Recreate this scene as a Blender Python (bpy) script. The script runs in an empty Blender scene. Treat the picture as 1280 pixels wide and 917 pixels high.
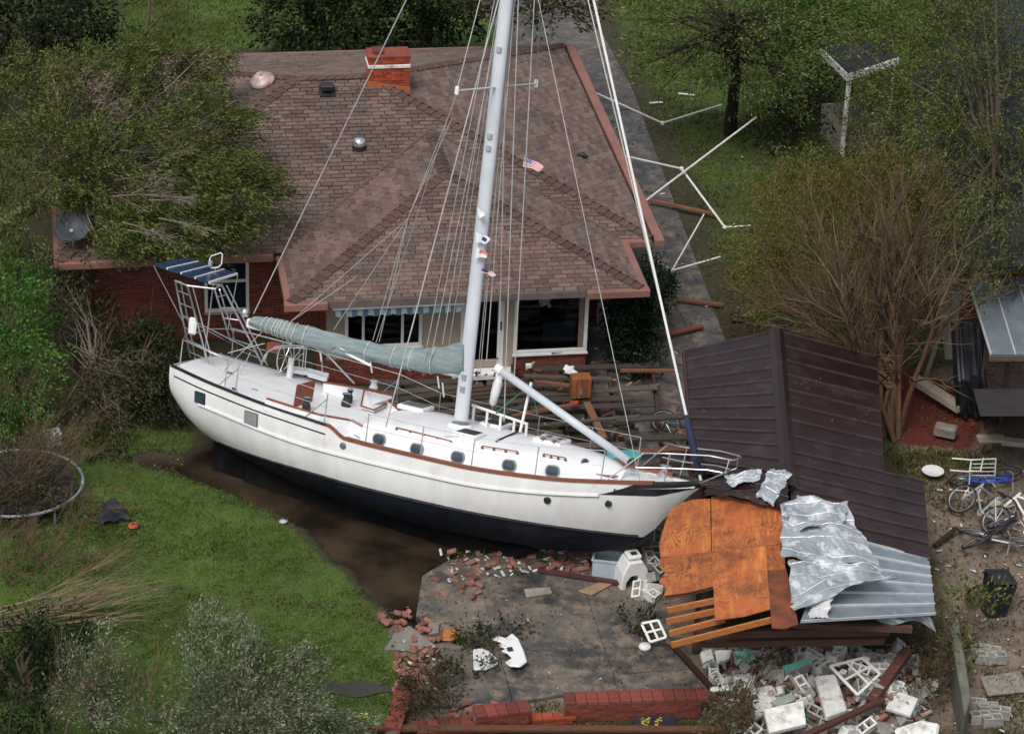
import bpy, math, random
import numpy as np
from mathutils import Vector as V, Matrix as M4
random.seed(7); rng = np.random.default_rng(11)
scene = bpy.context.scene
C = scene.collection
rad = math.radians
U = random.uniform
Rz = M4.Rotation

# ------------------------------------------------------------------ camera, sky, sun, exposure
PITCH, ROLL, DIST, FPX, PW, PH = 28.5, 2.2, 66.7, 3560.0, 1280.0, 917.0
FWD = V((0, math.cos(rad(PITCH)), -math.sin(rad(PITCH))))
_r, _u = V((1, 0, 0)), V((0, math.sin(rad(PITCH)), math.cos(rad(PITCH))))
RIGHT = _r * math.cos(rad(ROLL)) + _u * math.sin(rad(ROLL))
UP = _u * math.cos(rad(ROLL)) - _r * math.sin(rad(ROLL))
CAMP = -FWD * DIST
cd = bpy.data.cameras.new('camera'); cam = bpy.data.objects.new('camera', cd); C.objects.link(cam)
cd.sensor_width = 36; cd.lens = 36 * FPX / PW; cd.clip_start = 1; cd.clip_end = 3000
cam.matrix_world = M4(((RIGHT.x, UP.x, -FWD.x, CAMP.x), (RIGHT.y, UP.y, -FWD.y, CAMP.y), (RIGHT.z, UP.z, -FWD.z, CAMP.z), (0, 0, 0, 1)))
scene.camera = cam
SUN_EL, SUN_AZ = 58, 205          # azimuth clockwise from +Y
w = bpy.data.worlds.new('World'); scene.world = w; w.use_nodes = True
nt = w.node_tree; bg = nt.nodes['Background']
sk = nt.nodes.new('ShaderNodeTexSky'); sk.sky_type = 'NISHITA'; sk.sun_disc = False
sk.sun_elevation = rad(SUN_EL); sk.sun_rotation = rad(SUN_AZ); sk.dust_density = 4; sk.air_density = 1.3
hs = nt.nodes.new('ShaderNodeHueSaturation'); hs.inputs['Saturation'].default_value = 0.42
nt.links.new(sk.outputs[0], hs.inputs['Color']); nt.links.new(hs.outputs[0], bg.inputs['Color'])
bg.inputs['Strength'].default_value = 0.094
sl = bpy.data.lights.new('sun', 'SUN'); sl.energy = 1.35; sl.angle = rad(24); sl.color = (1, .96, .9)
so = bpy.data.objects.new('sun', sl); C.objects.link(so)
sd = V((math.sin(rad(SUN_AZ)) * math.cos(rad(SUN_EL)), math.cos(rad(SUN_AZ)) * math.cos(rad(SUN_EL)), math.sin(rad(SUN_EL))))
so.rotation_euler = sd.to_track_quat('Z', 'Y').to_euler()
scene.view_settings.view_transform = 'Standard'; scene.view_settings.look = 'None'
scene.view_settings.exposure = 0.5; scene.view_settings.gamma = 1
scene.cycles.max_bounces = 6; scene.cycles.transparent_max_bounces = 12

# ------------------------------------------------------------------ site surveying: where a sight line meets a level
def ray(px, py): return (FWD * FPX + RIGHT * (px - PW / 2) - UP * (py - PH / 2)).normalized()
def G(px, py, z=0.0):
    d = ray(px, py); return CAMP + d * ((z - CAMP.z) / d.z)
def plane_hit(px, py, p, n):
    d = ray(px, py); return CAMP + d * ((p - CAMP).dot(n) / d.dot(n))

# ------------------------------------------------------------------ mesh builder
class MB:
    def __init__(s): s.v = []; s.f = []; s.m = []
    def add(s, vs, fs, m=0):
        b = len(s.v); s.v += [tuple(v) for v in vs]
        s.f += [tuple(i + b for i in f) for f in fs]; s.m += [m] * len(fs); return s
    def box(s, c, sz, rot=None, m=0, ch=0.0):
        c = V(c); h = V(sz) / 2
        vs = [V((x * h.x, y * h.y, z * h.z)) for x in (-1, 1) for y in (-1, 1) for z in (-1, 1)]
        if rot is not None: vs = [rot @ v for v in vs]
        return s.add([v + c for v in vs], [(0, 1, 3, 2), (4, 6, 7, 5), (0, 4, 5, 1), (2, 3, 7, 6), (0, 2, 6, 4), (1, 5, 7, 3)], m)
    def beam(s, a, b, wd, ht, up=(0, 0, 1), m=0):
        a, b = V(a), V(b); d = b - a; L = d.length; d.normalize()
        sx = d.cross(V(up))
        if sx.length < 1e-4: sx = d.cross(V((1, 0, 0)))
        sx.normalize(); uz = sx.cross(d)
        R = M4((d, sx, uz)).transposed() if False else M4(((d.x, sx.x, uz.x), (d.y, sx.y, uz.y), (d.z, sx.z, uz.z)))
        return s.box((a + b) / 2, (L, wd, ht), R, m)
    def tube(s, pts, r, n=6, m=0, cap=True, flat=1.0):
        pts = [V(p) for p in pts]; k = len(pts)
        rs = r if isinstance(r, (list, tuple)) else [r] * k
        b = len(s.v); prev = None
        for i, p in enumerate(pts):
            d = (pts[min(i + 1, k - 1)] - pts[max(i - 1, 0)])
            d = d.normalized() if d.length > 1e-9 else V((0, 0, 1))
            if prev is None:
                a = d.cross(V((0, 0, 1)) if abs(d.z) < .9 else V((1, 0, 0))).normalized()
            else:
                a = prev - d * prev.dot(d); a = a.normalized() if a.length > 1e-6 else d.orthogonal().normalized()
            prev = a; bb = d.cross(a)
            for j in range(n):
                t = 2 * math.pi * j / n; s.v.append(tuple(p + (a * math.cos(t) + bb * math.sin(t) * flat) * rs[i]))
        for i in range(k - 1):
            for j in range(n):
                j2 = (j + 1) % n
                s.f.append((b + i * n + j, b + i * n + j2, b + (i + 1) * n + j2, b + (i + 1) * n + j)); s.m.append(m)
        if cap and n > 2:
            s.f.append(tuple(b + j for j in reversed(range(n)))); s.f.append(tuple(b + (k - 1) * n + j for j in range(n))); s.m += [m, m]
        return s
    def prism(s, poly, n, m=0):      # polygon extruded by the vector n
        n = V(n); k = len(poly); p = [V(q) for q in poly]
        return s.add(p + [q + n for q in p], [tuple(reversed(range(k)))] + [tuple(range(k, 2 * k))] + [(i, (i + 1) % k, k + (i + 1) % k, k + i) for i in range(k)], m)
    def loft(s, rows, m=0, close=False):
        b = len(s.v); n = len(rows[0])
        for r in rows: s.v += [tuple(p) for p in r]
        for i in range(len(rows) - 1):
            for j in range(n if close else n - 1):
                j2 = (j + 1) % n
                s.f.append((b + i * n + j, b + i * n + j2, b + (i + 1) * n + j2, b + (i + 1) * n + j)); s.m.append(m)
        return s
    def lathe(s, prof, c=(0, 0, 0), n=16, m=0, rot=None):
        c = V(c); rows = []
        for r, z in prof:
            row = [V((r * math.cos(2 * math.pi * j / n), r * math.sin(2 * math.pi * j / n), z)) for j in range(n)]
            rows.append([(rot @ q if rot is not None else q) + c for q in row])
        return s.loft(rows, m, True)
    def build(s, name, mats, parent=None, smooth=False, bevel=0.0, origin=None, local=False):
        me = bpy.data.meshes.new(name)
        o = V(origin) if origin is not None else V((0, 0, 0))
        me.from_pydata([(v[0] - o.x, v[1] - o.y, v[2] - o.z) for v in s.v], [], s.f)
        for mm in (mats if isinstance(mats, (list, tuple)) else [mats]): me.materials.append(mm)
        if any(s.m): me.polygons.foreach_set('material_index', s.m)
        if smooth: me.polygons.foreach_set('use_smooth', [True] * len(me.polygons))
        me.update()
        ob = bpy.data.objects.new(name, me); C.objects.link(ob); ob.location = o
        if bevel:
            bv = ob.modifiers.new('bevel', 'BEVEL'); bv.width = bevel; bv.segments = 1; bv.limit_method = 'ANGLE'
        if parent is not None: adopt(ob, parent)
        return ob
def mw(ob):          # world matrix of an object without waiting for the depsgraph
    m = ob.matrix_basis.copy()
    return mw(ob.parent) @ ob.matrix_parent_inverse @ m if ob.parent else m
def adopt(ob, parent):      # geometry given in world coordinates keeps its place
    ob.parent = parent; ob.matrix_parent_inverse = mw(parent).inverted(); return ob
def tag(o, label=None, cat=None, group=None, kind=None):
    if label: o['label'] = label
    if cat: o['category'] = cat
    if group: o['group'] = group
    if kind: o['kind'] = kind
    return o
def empty(name, loc, label=None, cat=None, group=None, rz=0):
    o = bpy.data.objects.new(name, None); C.objects.link(o); o.location = V(loc); o.rotation_euler = (0, 0, rz); o.empty_display_size = .2
    return tag(o, label, cat, group)
def copy_tree(o, parent=None):
    c = o.copy(); C.objects.link(c)
    if parent is not None: c.parent = parent
    for ch in list(o.children): copy_tree(ch, c)
    return c
def fast_mesh(name, verts, quads, mats, parent=None):      # numpy arrays
    me = bpy.data.meshes.new(name); nv, nf = len(verts), len(quads); k = quads.shape[1]
    me.vertices.add(nv); me.vertices.foreach_set('co', np.asarray(verts, np.float32).ravel())
    me.loops.add(nf * k); me.loops.foreach_set('vertex_index', np.asarray(quads, np.int32).ravel())
    me.polygons.add(nf); me.polygons.foreach_set('loop_start', np.arange(nf, dtype=np.int32) * k)
    me.update(calc_edges=True)
    for mm in (mats if isinstance(mats, (list, tuple)) else [mats]): me.materials.append(mm)
    ob = bpy.data.objects.new(name, me); C.objects.link(ob)
    if parent is not None: adopt(ob, parent)
    return ob

# ------------------------------------------------------------------ materials
def nd(t, typ, **kw):
    n = t.nodes.new(typ)
    for k, v in kw.items():
        if k in n.inputs: n.inputs[k].default_value = v
        else: setattr(n, k, v)
    return n
def rgb(c): return (c[0], c[1], c[2], 1)
def mixc(t, fac, a, b, mode='MIX'):
    m = t.nodes.new('ShaderNodeMix'); m.data_type = 'RGBA'; m.blend_type = mode
    for s, v in ((0, fac), (6, a), (7, b)):
        if hasattr(v, 'is_linked'): t.links.new(v, m.inputs[s])
        else: m.inputs[s].default_value = v if s == 0 else rgb(v)
    return m.outputs[2]
def noise(t, co, scale, detail=4, rough=.55, dist=0, stretch=None):
    if stretch:
        mp = nd(t, 'ShaderNodeMapping'); mp.inputs['Scale'].default_value = stretch; t.links.new(co, mp.inputs[0]); co = mp.outputs[0]
    n = nd(t, 'ShaderNodeTexNoise', Scale=scale, Detail=detail, Roughness=rough, Distortion=dist); t.links.new(co, n.inputs['Vector'])
    return n.outputs[0]
def ramp(t, fac, a, b):
    m = nd(t, 'ShaderNodeMapRange'); m.inputs[1].default_value = a; m.inputs[2].default_value = b; t.links.new(fac, m.inputs[0]); m.clamp = True
    return m.outputs[0]
def mth(t, op, a, b=0.0):
    m = nd(t, 'ShaderNodeMath', operation=op)
    for i, v in enumerate((a, b)):
        if hasattr(v, 'is_linked'): t.links.new(v, m.inputs[i])
        else: m.inputs[i].default_value = v
    return m.outputs[0]
def coords(t, kind='Object'):
    if kind == 'World': return nd(t, 'ShaderNodeNewGeometry').outputs['Position']
    return nd(t, 'ShaderNodeTexCoord').outputs[kind]
def start(name):
    m = bpy.data.materials.new(name); m.use_nodes = True; t = m.node_tree
    return m, t, t.nodes['Principled BSDF']
def rnd(t):          # one value per loose piece, also different per object
    a = nd(t, 'ShaderNodeNewGeometry').outputs['Random Per Island']; b = nd(t, 'ShaderNodeObjectInfo').outputs['Random']
    return mth(t, 'FRACT', mth(t, 'ADD', a, b))
def bump(t, bs, h, strength, dist=.02):
    b = nd(t, 'ShaderNodeBump', Strength=strength, Distance=dist); t.links.new(h, b.inputs['Height']); t.links.new(b.outputs[0], bs.inputs['Normal'])
MATS = {}
def mat(name, c1, c2=None, scale=4, rough=.75, metal=0, bmp=0, bscale=30, piece=0, lo=.35, hi=.65, stretch=None, co='Object', spec=.4, c3=None, s3=1.2, lo3=.55, hi3=.75, detail=5):
    if name in MATS: return MATS[name]
    m, t, b = start(name); x = coords(t, co); col = None
    if c2 is not None: col = mixc(t, ramp(t, noise(t, x, scale, detail, stretch=stretch), lo, hi), c1, c2)
    if c3 is not None: col = mixc(t, ramp(t, noise(t, x, s3, 6, .65), lo3, hi3), col if col is not None else c1, c3)
    if piece:
        r = ramp(t, rnd(t), 0, 1); k = nd(t, 'ShaderNodeMapRange'); k.inputs[3].default_value = 1 - piece; k.inputs[4].default_value = 1 + piece; t.links.new(r, k.inputs[0])
        cmb = nd(t, 'ShaderNodeCombineColor'); [t.links.new(k.outputs[0], cmb.inputs[i]) for i in range(3)]
        col = mixc(t, 1.0, col if col is not None else c1, cmb.outputs[0], 'MULTIPLY')
    if col is not None: t.links.new(col, b.inputs['Base Color'])
    else: b.inputs['Base Color'].default_value = rgb(c1)
    b.inputs['Roughness'].default_value = rough; b.inputs['Metallic'].default_value = metal; b.inputs['Specular IOR Level'].default_value = spec
    if bmp: bump(t, b, noise(t, x, bscale, 5, .6, stretch=stretch), bmp)
    MATS[name] = m; return m
def leafmat(name, cols, trans=.25, rough=.6):
    m, t, b = start(name); r = nd(t, 'ShaderNodeNewGeometry').outputs['Random Per Island']
    cr = nd(t, 'ShaderNodeValToRGB'); t.links.new(r, cr.inputs[0]); e = cr.color_ramp.elements
    for i, c in enumerate(cols):
        p = i / (len(cols) - 1)
        el = e[0] if i == 0 else (e[len(e) - 1] if i == len(cols) - 1 else e.new(p)); el.position = p; el.color = rgb(c)
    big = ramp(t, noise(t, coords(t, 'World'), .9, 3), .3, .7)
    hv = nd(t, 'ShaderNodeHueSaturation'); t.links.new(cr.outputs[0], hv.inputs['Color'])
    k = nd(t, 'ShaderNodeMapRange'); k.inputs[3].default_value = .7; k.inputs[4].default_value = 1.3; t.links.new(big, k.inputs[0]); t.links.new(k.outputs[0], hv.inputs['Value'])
    hv0 = hv; hv = nd(t, 'ShaderNodeHueSaturation'); t.links.new(hv0.outputs[0], hv.inputs['Color']); k2 = nd(t, 'ShaderNodeMapRange'); k2.inputs[3].default_value = .62; k2.inputs[4].default_value = 1.42; t.links.new(ramp(t, noise(t, coords(t, 'World'), 3.4, 2), .36, .64), k2.inputs[0]); t.links.new(k2.outputs[0], hv.inputs['Value'])  # finer noise paints light and dark clumps into the leaf colour
    t.links.new(hv.outputs[0], b.inputs['Base Color']); b.inputs['Roughness'].default_value = rough; b.inputs['Specular IOR Level'].default_value = .04
    tr = nd(t, 'ShaderNodeBsdfTranslucent'); t.links.new(hv.outputs[0], tr.inputs[0])
    mx = nd(t, 'ShaderNodeMixShader', Fac=trans); t.links.new(b.outputs[0], mx.inputs[1]); t.links.new(tr.outputs[0], mx.inputs[2])
    t.links.new(mx.outputs[0], t.nodes['Material Output'].inputs[0]); MATS[name] = m; return m

white_gel = mat('white_gelcoat', (.78, .785, .79), (.69, .69, .685), 1.3, .3, bmp=.03, bscale=3, c3=(.50, .45, .36), s3=2.2, lo3=.58, hi3=.95, stretch=(2.2, 2.2, .35))
deck_white = mat('deck_white', (.82, .83, .85), (.75, .76, .78), 2.5, .5, c3=(.6, .6, .58), s3=2.2, lo3=.62, hi3=.8, bmp=.05, bscale=80)
navy = mat('antifouling', (.007, .010, .018), (.012, .016, .027), 2, .7, c3=(.045, .038, .03), s3=1.4, lo3=.54, hi3=.8, bmp=.1, bscale=25, spec=.15)
blackp = mat('black_paint', (.012, .013, .017), (.03, .03, .035), 3, .45)
teak = mat('teak', (.27, .095, .05), (.17, .058, .03), 6, .5, stretch=(1, 9, 9), bmp=.1, bscale=20, piece=.12)
teakred = mat('varnished_teak', (.33, .085, .035), (.2, .05, .022), 5, .35, stretch=(6, 6, 1), bmp=.08)
steel = mat('stainless_tube', (.62, .63, .65), (.5, .5, .52), 8, .3, .8)
wire = mat('rigging_wire', (.55, .55, .55), (.42, .42, .42), 3, .45, .35)
mastw = mat('mast_paint', (.56, .60, .65), (.48, .52, .57), 1.2, .38, c3=(.5, .5, .5), s3=3, lo3=.62, hi3=.8)
whitep = mat('white_paint', (.78, .78, .78), (.68, .68, .66), 3, .5, c3=(.5, .48, .44), s3=4, lo3=.64, hi3=.85)
whitepvc = mat('white_plastic', (.74, .75, .76), (.64, .64, .63), 2.5, .45, c3=(.42, .4, .36), s3=5, lo3=.62, hi3=.85)
canvas = mat('sail_cover_canvas', (.235, .295, .30), (.155, .21, .215), 3, .85, stretch=(1, 3, 6), bmp=.35, bscale=9, c3=(.3, .34, .35), s3=1.6)
bluecanvas = mat('blue_canvas', (.012, .03, .11), (.02, .045, .15), 6, .8, bmp=.2, bscale=20)
glassd = mat('dark_glass', (.012, .016, .022), (.02, .026, .034), 2, .08, spec=.6)
portg = mat('porthole_glass', (.03, .05, .065), (.05, .08, .1), 4, .12, spec=.6)
bronze = mat('porthole_ring', (.34, .35, .36), (.25, .26, .27), 6, .35, .6)
solar = mat('solar_cell', (.015, .035, .09), (.025, .055, .13), 5, .22, spec=.6)
mortar = mat('mortar', (.24, .17, .14), (.17, .11, .09), 8, .95, bmp=.3, bscale=60)
brick = mat('red_brick', (.19, .048, .030), (.135, .032, .022), 5, .85, piece=.3, bmp=.4, bscale=45, c3=(.2, .07, .045), s3=1.1)
brickor = mat('orange_brick', (.40, .075, .03), (.27, .05, .022), 5, .85, piece=.3, bmp=.4, bscale=45, c3=(.22, .08, .05), s3=2.5)
pinktrim = mat('pink_trim', (.27, .13, .102), (.21, .105, .085), 1.5, .6, c3=(.15, .085, .07), s3=2.2, lo3=.52, hi3=.8)
tan = mat('tan_siding', (.40, .33, .26), (.33, .27, .21), 2, .75)
shingle = mat('shingle', (.172, .117, .099), (.126, .086, .075), 22, .95, piece=.3, bmp=.5, bscale=90, c3=(.085, .066, .056), s3=.6, lo3=.46, hi3=.8, co='World')
shingcap = mat('shingle_cap', (.115, .07, .056), (.075, .046, .038), 16, .95, piece=.22, bmp=.5, bscale=90)
felt = mat('roof_felt', (.05, .036, .032), (.035, .026, .024), 10, .95)
def metalroof(name, c1, c2, rough, metal, c3):
    return mat(name, c1, c2, .8, rough, metal, c3=c3, s3=1.7, lo3=.5, hi3=.72, bmp=.22, bscale=3.5, piece=.2)
maroon = metalroof('maroon_metal', (.024, .0085, .008), (.013, .0065, .0075), .30, .0, (.036, .024, .024))
maroonglint = mat('maroon_rib_highlight', (.06, .037, .036), (.034, .02, .021), 3, .35)  # lighter maroon paints the wet highlight onto the roof ribs
galvglint = mat('galvanised_rib_highlight', (.6, .63, .66), (.5, .53, .56), 4, .4, .2)  # brighter than the sheet: light caught along ribs and seams, put into the colour
galv = mat('galvanised_sheet', (.27, .31, .35), (.20, .235, .27), 2.5, .42, .3, c3=(.36, .40, .44), s3=6, lo3=.55, hi3=.72, bmp=.1, bscale=5, piece=.1)
galv2 = mat('folded_foil_sheet', (.36, .395, .43), (.25, .275, .30), 2.2, .5, .2, c3=(.56, .59, .63), s3=3.4, lo3=.52, hi3=.60, bmp=.12, bscale=5)
darkw = mat('dark_lumber', (.095, .042, .03), (.055, .028, .02), 5, .8, stretch=(1, 8, 8), bmp=.3, piece=.3)
greyw = mat('weathered_plank', (.10, .082, .066), (.055, .045, .037), 4, .85, stretch=(1.2, 10, 10), bmp=.35, piece=.4, c3=(.05, .042, .036), s3=1.5)
brownw = mat('brown_plank', (.20, .085, .045), (.12, .05, .028), 4, .8, stretch=(1.2, 10, 10), bmp=.35, piece=.35)
orangew = mat('fresh_lumber', (.50, .19, .06), (.36, .12, .035), 5, .7, stretch=(1, 8, 8), bmp=.25, piece=.15)
beigeb = mat('beige_board', (.42, .36, .29), (.3, .25, .2), 4, .8, stretch=(1, 6, 6), bmp=.2, piece=.2)
cinder = mat('cinder_block', (.36, .345, .32), (.25, .24, .22), 9, .95, bmp=.5, bscale=60, piece=.22)
whitecin = mat('painted_block', (.70, .70, .68), (.55, .55, .52), 6, .8, bmp=.3, bscale=40, piece=.16, c3=(.30, .27, .23), s3=4, lo3=.52, hi3=.7)
blackpl = mat('black_plastic', (.013, .013, .015), (.025, .025, .027), 5, .5)
tarp = mat('black_tarp', (.016, .017, .022), (.035, .037, .045), 3, .5, bmp=.4, bscale=8)
teal = mat('teal_paint', (.10, .32, .28), (.16, .38, .34), 4, .7, c3=(.35, .4, .36), s3=3)
bluep = mat('blue_paint', (.02, .06, .35), (.03, .08, .4), 5, .35)
redp = mat('red_paint', (.5, .03, .02), (.4, .025, .02), 5, .45)
slate = mat('slate_shingle', (.03, .033, .042), (.018, .02, .028), 14, .9, bmp=.3, piece=.25)
bark = mat('bark', (.11, .08, .055), (.055, .04, .028), 7, .95, stretch=(4, 4, 1), bmp=.5, bscale=20)
barkdk = mat('dark_bark', (.04, .03, .022), (.022, .017, .013), 7, .95, stretch=(4, 4, 1), bmp=.5, bscale=20)
twigbr = mat('brown_twig', (.125, .08, .045), (.075, .05, .03), 6, .9, piece=.35)
twigpale = mat('pale_twig', (.21, .145, .095), (.13, .09, .058), 6, .9, piece=.35)
strap = mat('clear_bin', (.42, .5, .55), (.36, .43, .48), 3, .3)
rope = mat('rope_white', (.6, .58, .54), (.45, .43, .4), 30, .9)
greenrope = mat('rope_green', (.05, .22, .12), (.035, .16, .09), 30, .9)
stoneg = mat('paver_stone', (.26, .235, .205), (.17, .155, .135), 6, .9, bmp=.4, piece=.2)

def plywood_mat():
    m, t, b = start('plywood_sheet'); x = coords(t, 'Object')
    ob = nd(t, 'ShaderNodeObjectInfo').outputs['Random']
    sh = nd(t, 'ShaderNodeVectorMath', operation='ADD'); cx = nd(t, 'ShaderNodeCombineXYZ'); t.links.new(mth(t, 'MULTIPLY', ob, 37.0), cx.inputs[2]); t.links.new(x, sh.inputs[0]); t.links.new(cx.outputs[0], sh.inputs[1]); x = sh.outputs[0]
    n1 = noise(t, x, 2.1, 3, .5, .7, stretch=(1.0, .5, 1)); rings = mth(t, 'PINGPONG', mth(t, 'MULTIPLY', n1, 15.0), .5)
    g = ramp(t, rings, .02, .34)
    col = mixc(t, g, (.17, .045, .015), (.48, .15, .035))
    col = mixc(t, ramp(t, noise(t, x, 1.1, 3), .38, .62), col, (.38, .10, .026))
    col = mixc(t, ramp(t, noise(t, x, 9, 6, .7, stretch=(1, .12, 1)), .5, .72), col, (.58, .20, .05))
    col = mixc(t, ramp(t, noise(t, x, .9, 7, .72), .47, .68), col, (.085, .03, .016)); col = mixc(t, ramp(t, noise(t, x, 4, 6, .75, stretch=(.3, 2.2, 1)), .56, .7), col, (.16, .045, .018))
    k = nd(t, 'ShaderNodeMapRange'); k.inputs[3].default_value = .82; k.inputs[4].default_value = 1.15; t.links.new(ob, k.inputs[0])
    hv = nd(t, 'ShaderNodeHueSaturation'); t.links.new(col, hv.inputs['Color']); t.links.new(k.outputs[0], hv.inputs['Value'])
    t.links.new(hv.outputs[0], b.inputs['Base Color']); b.inputs['Roughness'].default_value = .55
    bump(t, b, rings, .1); return m
plywood = plywood_mat()
def paneglass():
    m, t, b = start('window_pane')
    gl = nd(t, 'ShaderNodeBsdfGlossy', Roughness=.03); gl.inputs[0].default_value = (.8, .85, .9, 1)
    tr = nd(t, 'ShaderNodeBsdfTransparent'); tr.inputs[0].default_value = (.5, .55, .6, 1)
    lw = nd(t, 'ShaderNodeFresnel', IOR=1.5); mx = nd(t, 'ShaderNodeMixShader')
    t.links.new(lw.outputs[0], mx.inputs[0]); t.links.new(tr.outputs[0], mx.inputs[1]); t.links.new(gl.outputs[0], mx.inputs[2])
    t.links.new(mx.outputs[0], t.nodes['Material Output'].inputs[0]); return m
pane_m = paneglass()

# ------------------------------------------------------------------ plane-polygon helpers
def clip_poly(sub, clip):          # Sutherland-Hodgman in 2D, clip convex and counter-clockwise
    out = list(sub)
    for i in range(len(clip)):
        a, b = clip[i], clip[(i + 1) % len(clip)]; inp, out = out, []
        if not inp: return []
        side = lambda p: (b[0] - a[0]) * (p[1] - a[1]) - (b[1] - a[1]) * (p[0] - a[0])
        for j in range(len(inp)):
            p, q = inp[j], inp[(j + 1) % len(inp)]; sp, sq = side(p), side(q)
            if sp >= 0: out.append(p)
            if (sp >= 0) != (sq >= 0):
                t = sp / (sp - sq); out.append((p[0] + (q[0] - p[0]) * t, p[1] + (q[1] - p[1]) * t))
    return out
def sdist(px, py, poly):           # signed distance to a polygon, positive inside
    d = np.full(px.shape, 1e9); ins = np.zeros(px.shape, bool); n = len(poly)
    for i in range(n):
        x0, y0 = poly[i][0], poly[i][1]; x1, y1 = poly[(i + 1) % n][0], poly[(i + 1) % n][1]
        dx, dy = x1 - x0, y1 - y0; t = np.clip(((px - x0) * dx + (py - y0) * dy) / (dx * dx + dy * dy + 1e-12), 0, 1)
        d = np.minimum(d, np.hypot(px - x0 - t * dx, py - y0 - t * dy))
        c = ((y0 > py) != (y1 > py)) & (px < (x1 - x0) * (py - y0) / (y1 - y0 + 1e-12) + x0); ins ^= c
    return np.where(ins, d, -d)
def gp(pts, z=0.0): return [tuple(G(a, b, z)) for a, b in pts]

# ------------------------------------------------------------------ ground (one sheet), ditch, lawn
LAWN = gp([(0, 640), (60, 560), (85, 530), (235, 540), (280, 600), (330, 628), (365, 655), (400, 690), (430, 712), (478, 758), (500, 830), (500, 917), (480, 1000), (-80, 1000), (-80, 640)])
DITCH = gp([(168, 572), (190, 566), (225, 574), (250, 560), (300, 545), (420, 590), (600, 640), (700, 660), (690, 682), (570, 690), (545, 735), (525, 775), (508, 785), (486, 760), (440, 708), (415, 688), (385, 655), (340, 634), (285, 610), (225, 588), (190, 580)])
BACK = gp([(100, 60), (115, -40), (700, -40), (700, 60)])
RIGHTG = gp([(745, -20), (800, 110), (860, 230), (900, 330), (935, 430), (1010, 470), (1120, 440), (1180, 300), (1290, -40)])
DIRT = gp([(1090, 470), (1150, 640), (1165, 700), (1170, 800), (1150, 917), (1300, 917), (1300, 600), (1300, 440)])
MULCH = gp([(1100, 480), (1130, 455), (1240, 500), (1215, 560), (1130, 555)])
SANDY = gp([(525, 700), (560, 675), (850, 680), (900, 760), (880, 890), (760, 900), (480, 905), (505, 830), (470, 770)])
YARD = gp([(740, 600), (740, 430), (760, 300), (950, 420), (900, 560)])
xs = np.concatenate([[-400, -120, -50, -25], np.arange(-17, 17.01, .16), [25, 50, 120, 400]])
ys = np.concatenate([[-60, -40, -25], np.arange(-18, 27.01, .16), [35, 60, 120, 300, 800]])
X, Y = np.meshgrid(xs, ys); X, Y = X.ravel(), Y.ravel()
def hnoise(x, y, s, seed=0):
    r = np.random.default_rng(seed); o = 0
    for k in range(5):
        a = r.uniform(0, 6.28); f = s * (1.7 ** k); o = o + np.sin(f * (x * math.cos(a) + y * math.sin(a)) + r.uniform(0, 6.28)) / (1.35 ** k)
    return o / 3
dd = sdist(X, Y, DITCH)
def zground(x, y):
    d = sdist(x, y, DITCH)
    return .03 * hnoise(x, y, 1.3, 3) * (sdist(x, y, SANDY) < .3) - .46 * np.clip((d + .08 + .13 * hnoise(x, y, 5, 5)) / .55, 0, 1) ** .8 - .02
Z = zground(X, Y)
nx, ny = len(xs), len(ys)
ii = (np.arange(ny - 1)[:, None] * nx + np.arange(nx - 1)[None, :]).ravel()
ground = fast_mesh('ground', np.stack([X, Y, Z], 1), np.stack([ii, ii + 1, ii + nx + 1, ii + nx], 1), [])
ground.data.polygons.foreach_set('use_smooth', [True] * len(ground.data.polygons))
tag(ground, kind='structure')
def sm(d, w=.5): return np.clip(d / w + .5, 0, 1)
masks = {
    'grass': np.maximum.reduce([sm(sdist(X, Y, LAWN)), .85 * sm(sdist(X, Y, BACK), 1), .55 * sm(sdist(X, Y, RIGHTG), 1.2)]) * (1 - sm(dd + .25, .4)),
    'mud': np.maximum(sm(dd + .1, .5), .8 * sm(sdist(X, Y, YARD), 1)), 'sand': np.maximum(sm(sdist(X, Y, SANDY), .8), .8 * sm(sdist(X, Y, DIRT), 1.2)), 'mulch': sm(sdist(X, Y, MULCH), .6)}
for k, v in masks.items():
    a = ground.data.attributes.new(k, 'FLOAT', 'POINT'); a.data.foreach_set('value', v.astype(np.float32))
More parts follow.
